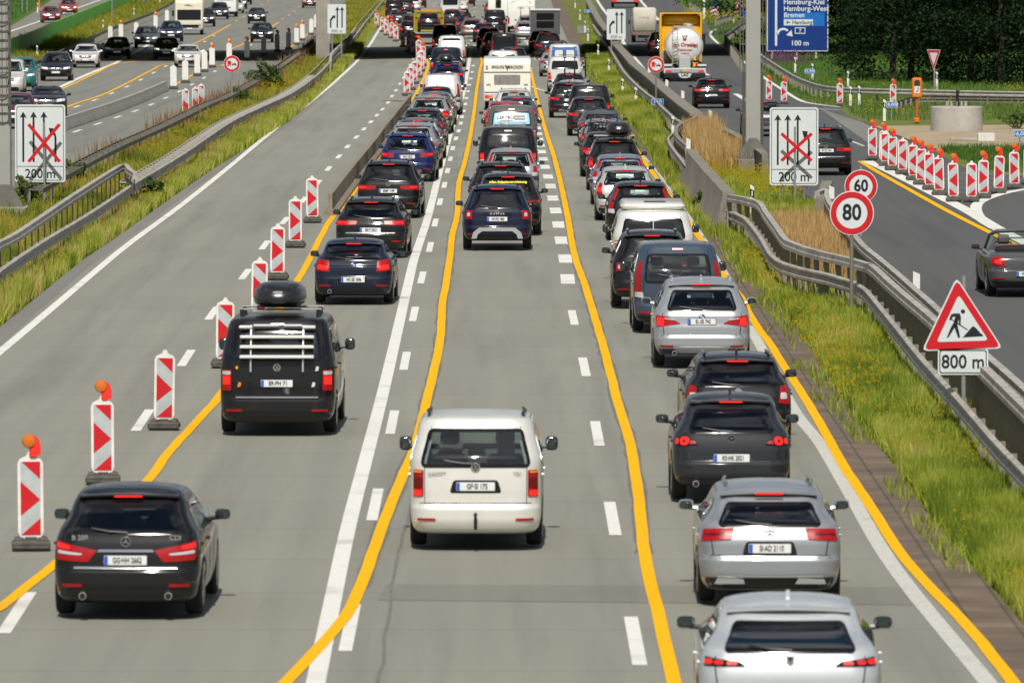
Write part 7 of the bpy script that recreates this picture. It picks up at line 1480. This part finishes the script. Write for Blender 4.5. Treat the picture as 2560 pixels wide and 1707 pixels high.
# ------------------------------------------------------------ vegetation
def foliage_mat(name, ramp, rough=.75, trans=.25):
    m = bpy.data.materials.new(name); m.use_nodes = True; t = m.node_tree; b = t.nodes['Principled BSDF']; a = t.nodes.new('ShaderNodeAttribute'); a.attribute_name = 'tone'
    r_ = t.nodes.new('ShaderNodeValToRGB'); e = r_.color_ramp.elements; e[0].color = (*ramp[0], 1); e[0].position = 0; e[1].color = (*ramp[-1], 1); e[1].position = 1
    for i, c in enumerate(ramp[1:-1]): x = e.new((i + 1) / (len(ramp) - 1)); x.color = (*c, 1)
    t.links.new(a.outputs['Fac'], r_.inputs[0]); t.links.new(r_.outputs[0], b.inputs['Base Color']); b.inputs['Roughness'].default_value = rough; b.inputs['Specular IOR Level'].default_value = .25
    tr = t.nodes.new('ShaderNodeBsdfTranslucent'); t.links.new(r_.outputs[0], tr.inputs[0]); mx = t.nodes.new('ShaderNodeMixShader'); mx.inputs[0].default_value = trans
    o = t.nodes['Material Output']; t.links.new(b.outputs[0], mx.inputs[1]); t.links.new(tr.outputs[0], mx.inputs[2]); t.links.new(mx.outputs[0], o.inputs[0]); return m
def np_mesh(name, verts, tris, tone, mt):
    me = bpy.data.meshes.new(name); nv = len(verts); nf = len(tris); k = tris.shape[1]
    me.vertices.add(nv); me.vertices.foreach_set('co', verts.astype(np.float32).ravel()); me.loops.add(nf * k); me.loops.foreach_set('vertex_index', tris.astype(np.int32).ravel())
    me.polygons.add(nf); me.polygons.foreach_set('loop_start', np.arange(0, nf * k, k, dtype=np.int32)); me.update(calc_edges=True)
    at = me.attributes.new('tone', 'FLOAT', 'POINT'); at.data.foreach_set('value', tone.astype(np.float32)); me.materials.append(mt); return me
def vgz(y): 
    t = np.clip((y - 200) / 240.0, 0, 1); return -0.85 * (t * t * (3 - 2 * t) * 0.45 + 0.55 * t)
def blades(name, pts, h, wd, mt, tone, lean=.35, parent=None, kind='stuff'):
    """pts Nx2 ; h,wd,tone arrays"""
    n = len(pts); a = RNG.uniform(0, 2 * math.pi, n); ln = RNG.normal(0, lean, n) * h; ld = RNG.uniform(0, 2 * math.pi, n)
    z = vgz(pts[:, 1]); ca, sa = np.cos(a), np.sin(a); V_ = np.zeros((n, 5, 3))
    for i, (f, w_) in enumerate(((0, 1), (0, -1), (.55, .8), (.55, -.8), (1, 0))):
        V_[:, i, 0] = pts[:, 0] + ca * wd * w_ * .5 + np.cos(ld) * ln * f**1.8; V_[:, i, 1] = pts[:, 1] + sa * wd * w_ * .5 + np.sin(ld) * ln * f**1.8; V_[:, i, 2] = z - .03 + h * f
    T = np.array([[0, 1, 3], [0, 3, 2], [2, 3, 4]]); tr = (np.arange(n)[:, None, None] * 5 + T[None]).reshape(-1, 3)
    o = bpy.data.objects.new(name, np_mesh(name, V_.reshape(-1, 3), tr, np.repeat(tone, 5), mt)); COL.objects.link(o); o.parent = parent
    return tag(o, kind=kind) if kind else o
def scatter(fl, fr, y0, y1, n, power=1.0):
    """density falls with distance"""
    u = RNG.uniform(0, 1, n * 2); y = y0 * (y1 / y0)**(u**1.0) if power else y0 + (y1 - y0) * u
    L_ = np.array([fl(v) for v in y]); R_ = np.array([fr(v) for v in y]); w_ = np.maximum(R_ - L_, 0)
    keep = RNG.uniform(0, 1, len(y)) < np.clip(w_ / np.percentile(w_, 90), 0, 1); y, L_, w_ = y[keep][:n], L_[keep][:n], w_[keep][:n]
    return np.stack([L_ + w_ * RNG.uniform(0, 1, len(y)), y], 1)
def clump(p, s=.8, seed=0):
    """smooth pseudo noise 0..1 for tone/height patches"""
    r_ = np.random.default_rng(seed); v = np.zeros(len(p))
    for k in range(7): f = s * 1.6**(k * .7); a = r_.uniform(0, 6.28); v += np.sin((p[:, 0] * math.cos(a) + p[:, 1] * math.sin(a) * .35) * f + r_.uniform(0, 6.28)) / (1 + k * .35)
    return np.clip(.5 + v * .17, 0, 1)
GR = foliage_mat('grass_blades', [(.09, .14, .012), (.20, .27, .022), (.32, .37, .04), (.45, .44, .09), (.52, .40, .17)]); GY = foliage_mat('median_grass_blades', [(.06, .09, .01), (.16, .20, .018), (.30, .30, .03), (.42, .34, .06), (.40, .22, .07)])
RD = foliage_mat('reed_stalks', [(.16, .13, .04), (.42, .27, .10), (.58, .37, .15), (.68, .48, .24)]); LW = foliage_mat('lawn_blades', [(.02, .07, .008), (.04, .12, .014), (.08, .17, .025), (.15, .2, .04)])
FLW = mat('yellow_petals', (.72, .52, .02), .6); STK = foliage_mat('rust_stalks', [(.16, .09, .04), (.28, .14, .07), (.33, .2, .1)])
rail_r = edge_fn([(x, y + .0851 * (y + 195)) for x, y in BR1L] + [(1719, 470), (1671, 400), (1640, 320), (1583, 250), (1541, 195), (1520, 158), (1500, 130), (1480, 100), (1462, 40)])
def grass(name, fl, fr, y0, y1, n, h, mt, tb=.4, tv=.35, seed=1, lean=.3, wk=1.0, pw=1):
    p = scatter(fl, fr, y0, y1, n, pw); p = p[clump(p, 1.5, seed + 50) > .16]; c = clump(p, .7, seed); c2 = clump(p, 2.3, seed + 9)
    hh = h * (.55 + .7 * c) * RNG.uniform(.6, 1.25, len(p)); wd = (.008 + p[:, 1] * .00008) * wk * RNG.uniform(.7, 1.3, len(p)); tn = np.clip(tb + tv * (c2 - .5) * 2 + .35 * (clump(p, .35, seed + 77) - .5) + RNG.normal(0, .15, len(p)), 0, 1)
    return blades(name, p, hh, wd, mt, tn, lean)
def blobs(name, p, hlo, hhi, s, mt, n_label=None):
    n = len(p); z = vgz(p[:, 1]) + RNG.uniform(hlo, hhi, n); V_ = np.zeros((n, 4, 3)); sz = s * RNG.uniform(.6, 1.3, n)
    a = RNG.uniform(0, 3.14, n)
    for i, (u, v) in enumerate(((-1, -1), (1, -1), (1, 1), (-1, 1))): V_[:, i, 0] = p[:, 0] + u * sz * np.cos(a) * .7; V_[:, i, 1] = p[:, 1] + u * sz * np.sin(a) * .7 - v * sz * .3; V_[:, i, 2] = z + v * sz * .6
    o = bpy.data.objects.new(name, np_mesh(name, V_.reshape(-1, 3), np.arange(n * 4).reshape(-1, 4), np.full(n * 4, .5), mt)); COL.objects.link(o); return tag(o, kind='stuff')
off = lambda f, d: (lambda y: f(y) + d)
# right verge
grass('verge_grass', off(grass_r, .05), rail_r, 86, 560, 150000, .40, GR, .42, .42, 1)
grass('verge_grass', off(rail_r, -.6), off(rail_r, .9), 86, 300, 22000, .4, GR, .35, .3, 2)
p = scatter(grass_r, rail_r, 88, 420, 5000); c = clump(p, .9, 44); p = p[c > .62]; blobs('yellow_wildflowers', p, .25, .5, .022, FLW)
for i, (a, b_) in enumerate([(.0, .35)]): p = scatter(off(grass_r, -.25), off(grass_r, .8), 130, 260, 2200); c = clump(p, .5, 5); p = p[c > .5]; blobs('yellow_wildflowers', p, .2, .62, .03, FLW)
# weeds on the paved strip
p = scatter(brick_l, grass_r, 130, 480, 9000); c = clump(p, 1.6, 21); p = p[c > .72]; blades('paving_weeds', p, RNG.uniform(.05, .22, len(p)), .012 + p[:, 1] * .0001, GR, RNG.uniform(.1, .5, len(p)), .5)
p = scatter(off(grass_r, -.35), off(grass_r, .1), 90, 500, 5200); c = clump(p, 1.1, 31); p = p[c > .45]; blades('paving_weeds', p, RNG.uniform(.08, .3, len(p)), .012 + p[:, 1] * .0001, GR, RNG.uniform(.1, .6, len(p)), .5)
# between the right barriers: reeds and grass
box_u = edge_fn([(x, y + 95 * (y + 195) / 900) for x, y in BR1U] + [(1780, 500), (1735, 430), (1700, 380)])
in_r = edge_fn([(2700, 1225), (2560, 1085), (2340, 880), (2190, 725), (2139, 675), (2080, 590), (2040, 520), (1960, 475), (1857, 425), (1800, 378), (1745, 350), (1715, 330)])
grass('inner_verge_grass', box_u, in_r, 100, 300, 42000, .36, GR, .45, .3, 3)
def reeds(y0, y1, n, a, b_, hh, label): 
    f0 = lambda y: box_u(y) + (in_r(y) - box_u(y)) * a; f1 = lambda y: box_u(y) + (in_r(y) - box_u(y)) * b_
    p = scatter(f0, f1, y0, y1, n, 0); c = clump(p, 1.2, 66); hgt = hh * (.7 + .5 * c) * RNG.uniform(.75, 1.1, len(p)); blades('dry_reeds', p, hgt, .03, RD, np.clip(.55 + RNG.normal(0, .22, len(p)), 0, 1), .16)
reeds(172, 206, 8500, .05, .95, .9, ''); reeds(256, 294, 6000, .08, .9, 1.35, '')
p = scatter(box_u, in_r, 225, 262, 4000, 0); blobs('yellow_wildflowers', p[clump(p, 1, 3) > .5], .3, .7, .03, FLW)
# left verge and median
railL = edge_fn([(x, y + .0875 * (y + 195)) for x, y in [(-60, 735), (0, 675), (115, 597), (230, 528), (344, 451.6), (459, 383), (574, 306), (650.6, 268), (727, 233), (788, 191), (834, 145), (853, 126), (889, 88), (913.6, 55), (941, 22), (958, 0)]])
grass('left_verge_grass', off(railL, -.3), off(main_l, -.05), 145, 800, 125000, .46, GR, .5, .42, 5)
p = scatter(railL, main_l, 150, 420, 3000); blobs('yellow_wildflowers', p[clump(p, 1, 13) > .62], .2, .5, .025, FLW)
p = scatter(off(railL, -.1), off(railL, .5), 150, 420, 420); blades('rust_stalks', p, RNG.uniform(.5, .9, len(p)), .016 + p[:, 1] * .00009, STK, RNG.uniform(0, 1, len(p)), .15)
grass('median_grass', opp_r, railL, 160, 900, 110000, .48, GY, .45, .36, 7)
p = scatter(off(opp_r, -.1), off(opp_r, 1.3), 230, 620, 2600); c = clump(p, .6, 90); p = p[c > .42]; blades('rust_stalks', p, RNG.uniform(.5, 1.15, len(p)), .014 + p[:, 1] * .00009, STK, RNG.uniform(0, 1, len(p)), .18)
p = scatter(opp_r, railL, 250, 700, 11000); p = p[clump(p, .35, 17) > .60]; blobs('yellow_wildflowers', p, .3, .7, .035, FLW)
# verges further off
grass('far_left_grass', lambda y: rr_(y) + .3, off(opp_l, -.1), 330, 1000, 42000, .6, GY, .38, .3, 8); grass('lawn_grass', lambda y: rl(y) - 22, off(rl, -.6), 400, 1100, 26000, .3, LW, .4, .3, 9)
p = scatter(lambda y: rr_(y) + .3, opp_l, 380, 900, 5000); blobs('yellow_wildflowers', p[clump(p, .4, 27) > .5], .3, .6, .04, FLW)
wallR = edge_fn([(1743, 345), (1712.6, 322), (1671, 283), (1627, 240), (1588, 203), (1566, 175), (1533, 137), (1513, 105), (1497, 80), (1470, 30)])
grass('verge_grass', rail_r, wallR, 330, 800, 12000, .45, GR, .4, .3, 12)
mead_l = lambda y: ramp_r(y) + .3
grass('meadow_grass', mead_l, lambda y: ramp_r(y) + 34, 342, 900, 95000, .32, LW, .72, .35, 14, pw=1)
pp = edge_fn([(2350, 377), (2395, 396), (2440, 418), (2470, 432)]); grass('meadow_grass', off(pp, .1), off(pp, 6), 262, 292, 9000, .3, LW, .55, .4, 15)
p = scatter(mead_l, lambda y: ramp_r(y) + 16, 342, 420, 3500); blobs('yellow_wildflowers', p[clump(p, .5, 37) > .55], .2, .5, .035, FLW)
PUR = mat('purple_petals', (.28, .07, .3), .6); g = G(1945, 170); p = np.stack([RNG.normal(g.x + .6, .9, 700), RNG.normal(g.y + 4, 6, 700)], 1); blobs('purple_wildflowers', p, .3, 1.0, .05, PUR)
g = G(1735, 62); p = np.stack([RNG.uniform(g.x, g.x + 9, 1500), RNG.uniform(g.y - 12, g.y + 60, 1500)], 1); blobs('yellow_wildflowers', p, .3, .9, .06, FLW)
def bush(name, label, px, py, w_, h, n, ramp_name, tn=.3, cat='bush', leaf=.06):
    g = G(px, py); e = empty(name, label, cat, g); P = RNG.normal(0, 1, (n, 3)); P /= np.linalg.norm(P, axis=1)[:, None]; r_ = RNG.uniform(.3, 1, n)**.5
    P = P * r_[:, None] * np.array([w_ / 2, w_ / 2, h / 2]) * (.8 + .35 * np.sin(P[:, :1] * 5 + P[:, 2:] * 4)); P[:, 2] += h / 2
    leaves(P, leaf, RNG.uniform(0, 1, n) * .5 + tn, ramp_name, 'foliage', e); mb = MB()
    for k in range(4): mb.tube([(0, 0, -.05), (random.uniform(-.2, .2) * w_, random.uniform(-.2, .2) * w_, h * .6)], .02, 5)
    mb.build('stem', mat('bark', (.07, .055, .04), .9), e)
def leaves(P, s, tone, mt, name, parent):
    n = len(P); nrm = RNG.normal(0, 1, (n, 3)); nrm[:, 2] = np.abs(nrm[:, 2]) + .3; nrm /= np.linalg.norm(nrm, axis=1)[:, None]; a = np.cross(nrm, RNG.normal(0, 1, (n, 3))); a /= np.linalg.norm(a, axis=1)[:, None]; b_ = np.cross(nrm, a)
    sz = (s * RNG.uniform(.6, 1.4, n))[:, None]; V_ = np.stack([P - a * sz, P - b_ * sz * .55, P + a * sz, P + b_ * sz * .55], 1)
    o = bpy.data.objects.new(name, np_mesh(name, V_.reshape(-1, 3), np.arange(n * 4).reshape(-1, 4), np.repeat(tone, 4), mt)); COL.objects.link(o); o.parent = parent; return o
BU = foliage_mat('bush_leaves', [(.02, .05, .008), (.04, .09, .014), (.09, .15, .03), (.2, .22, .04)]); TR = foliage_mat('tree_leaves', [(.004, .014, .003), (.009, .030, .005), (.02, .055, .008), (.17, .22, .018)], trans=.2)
bush('bush', 'dark green bush at the back of the left median beside the no overtaking sign', 668, 232, 2.4, 1.9, 2600, BU, .05); bush('bush', 'leafy weed bush below the no overtaking sign on the left median', 600, 265, 1.6, 1.0, 1200, BU, .2)
bush('bush', 'small round bush on the left verge near the near guardrail', 385, 503, .9, .75, 900, BU, .15); bush('bush', 'thistle bush with pink flowers beside the left 200 m board', 178, 470, 1.5, 1.0, 1300, BU, .15); bush('bush', 'feathery green bush between the ladder mast and the left board', 66, 522, 1.1, 1.0, 1400, BU, .45)
bush('bush', 'green weed growing against the concrete wall on the paved strip', 1757, 530, .6, .65, 600, BU, .35); bush('bush', 'small green bush at the right edge beside the sandy track', 2548, 322, 1.6, .9, 700, BU, .3)
p = np.array([[G(185, 465).x, G(185, 465).y]]) + RNG.normal(0, .4, (14, 2)); blobs('pink_flowers', p, .4, .7, .03, mat('pink_petals', (.5, .04, .2), .6))
# trees
def tree(px, py, dy, R_, H_, n, label, low=.2, tone=0.0):
    g = G(px, py); g.y += dy; g.z = gz(g.y); e = empty('broadleaf_tree', label, 'tree', g, 0, 'trees behind the meadow'); mb = MB()
    mb.tube([(0, 0, -.2), (.1, .05, H_ * .25), (-.1, .1, H_ * .55), (.05, 0, H_ * .85)], .22, 8, r2=.06)
    for k in range(9): a = k * 2.4; z = H_ * (.18 + .07 * k); mb.tube([(0, 0, z), (math.cos(a) * R_ * .4, math.sin(a) * R_ * .4, z + .8), (math.cos(a) * R_ * .8, math.sin(a) * R_ * .8, z + 1.2)], .1, 5, r2=.02)
    mb.build('trunk', mat('dark_bark', (.025, .02, .015), .9), e)
    nc = 95; C = RNG.normal(0, 1, (nc, 3)); C /= np.linalg.norm(C, axis=1)[:, None]; rad = RNG.uniform(.55, 1.0, nc); zc = RNG.uniform(low, H_, nc); prof = np.sqrt(np.clip(1 - ((zc / H_ - .42) / .62)**2, .05, 1)); th = RNG.uniform(0, 2 * math.pi, nc)
    C = np.stack([np.cos(th) * R_ * prof * rad, np.sin(th) * R_ * prof * rad, zc], 1); idx = RNG.integers(0, nc, n); off_ = RNG.normal(0, 1, (n, 3)) * np.array([.62, .62, .26]); P = C[idx] + off_; P[:, 2] = np.maximum(P[:, 2], .1)
    tn = np.clip(tone + .2 + RNG.normal(0, .15, n) + (.5 if tone > 0 else .1) * (RNG.uniform(0, 1, nc)[idx] > .86), 0, 1); leaves(P, .12, tn, TR, 'crown', e)  # lighter clumps paint in sunlit leaves; rear rows get a darker tone
TL = [('right of the big blue sign, foremost on the left', 2240, 196, 4), ('behind the orange emergency phone', 2300, 212, 10), ('right behind the give way sign', 2372, 208, 4), ('behind the round concrete foundation', 2440, 212, 6), ('right of the round concrete foundation', 2510, 214, 3), ('at the right edge of the photo', 2580, 214, 5)]
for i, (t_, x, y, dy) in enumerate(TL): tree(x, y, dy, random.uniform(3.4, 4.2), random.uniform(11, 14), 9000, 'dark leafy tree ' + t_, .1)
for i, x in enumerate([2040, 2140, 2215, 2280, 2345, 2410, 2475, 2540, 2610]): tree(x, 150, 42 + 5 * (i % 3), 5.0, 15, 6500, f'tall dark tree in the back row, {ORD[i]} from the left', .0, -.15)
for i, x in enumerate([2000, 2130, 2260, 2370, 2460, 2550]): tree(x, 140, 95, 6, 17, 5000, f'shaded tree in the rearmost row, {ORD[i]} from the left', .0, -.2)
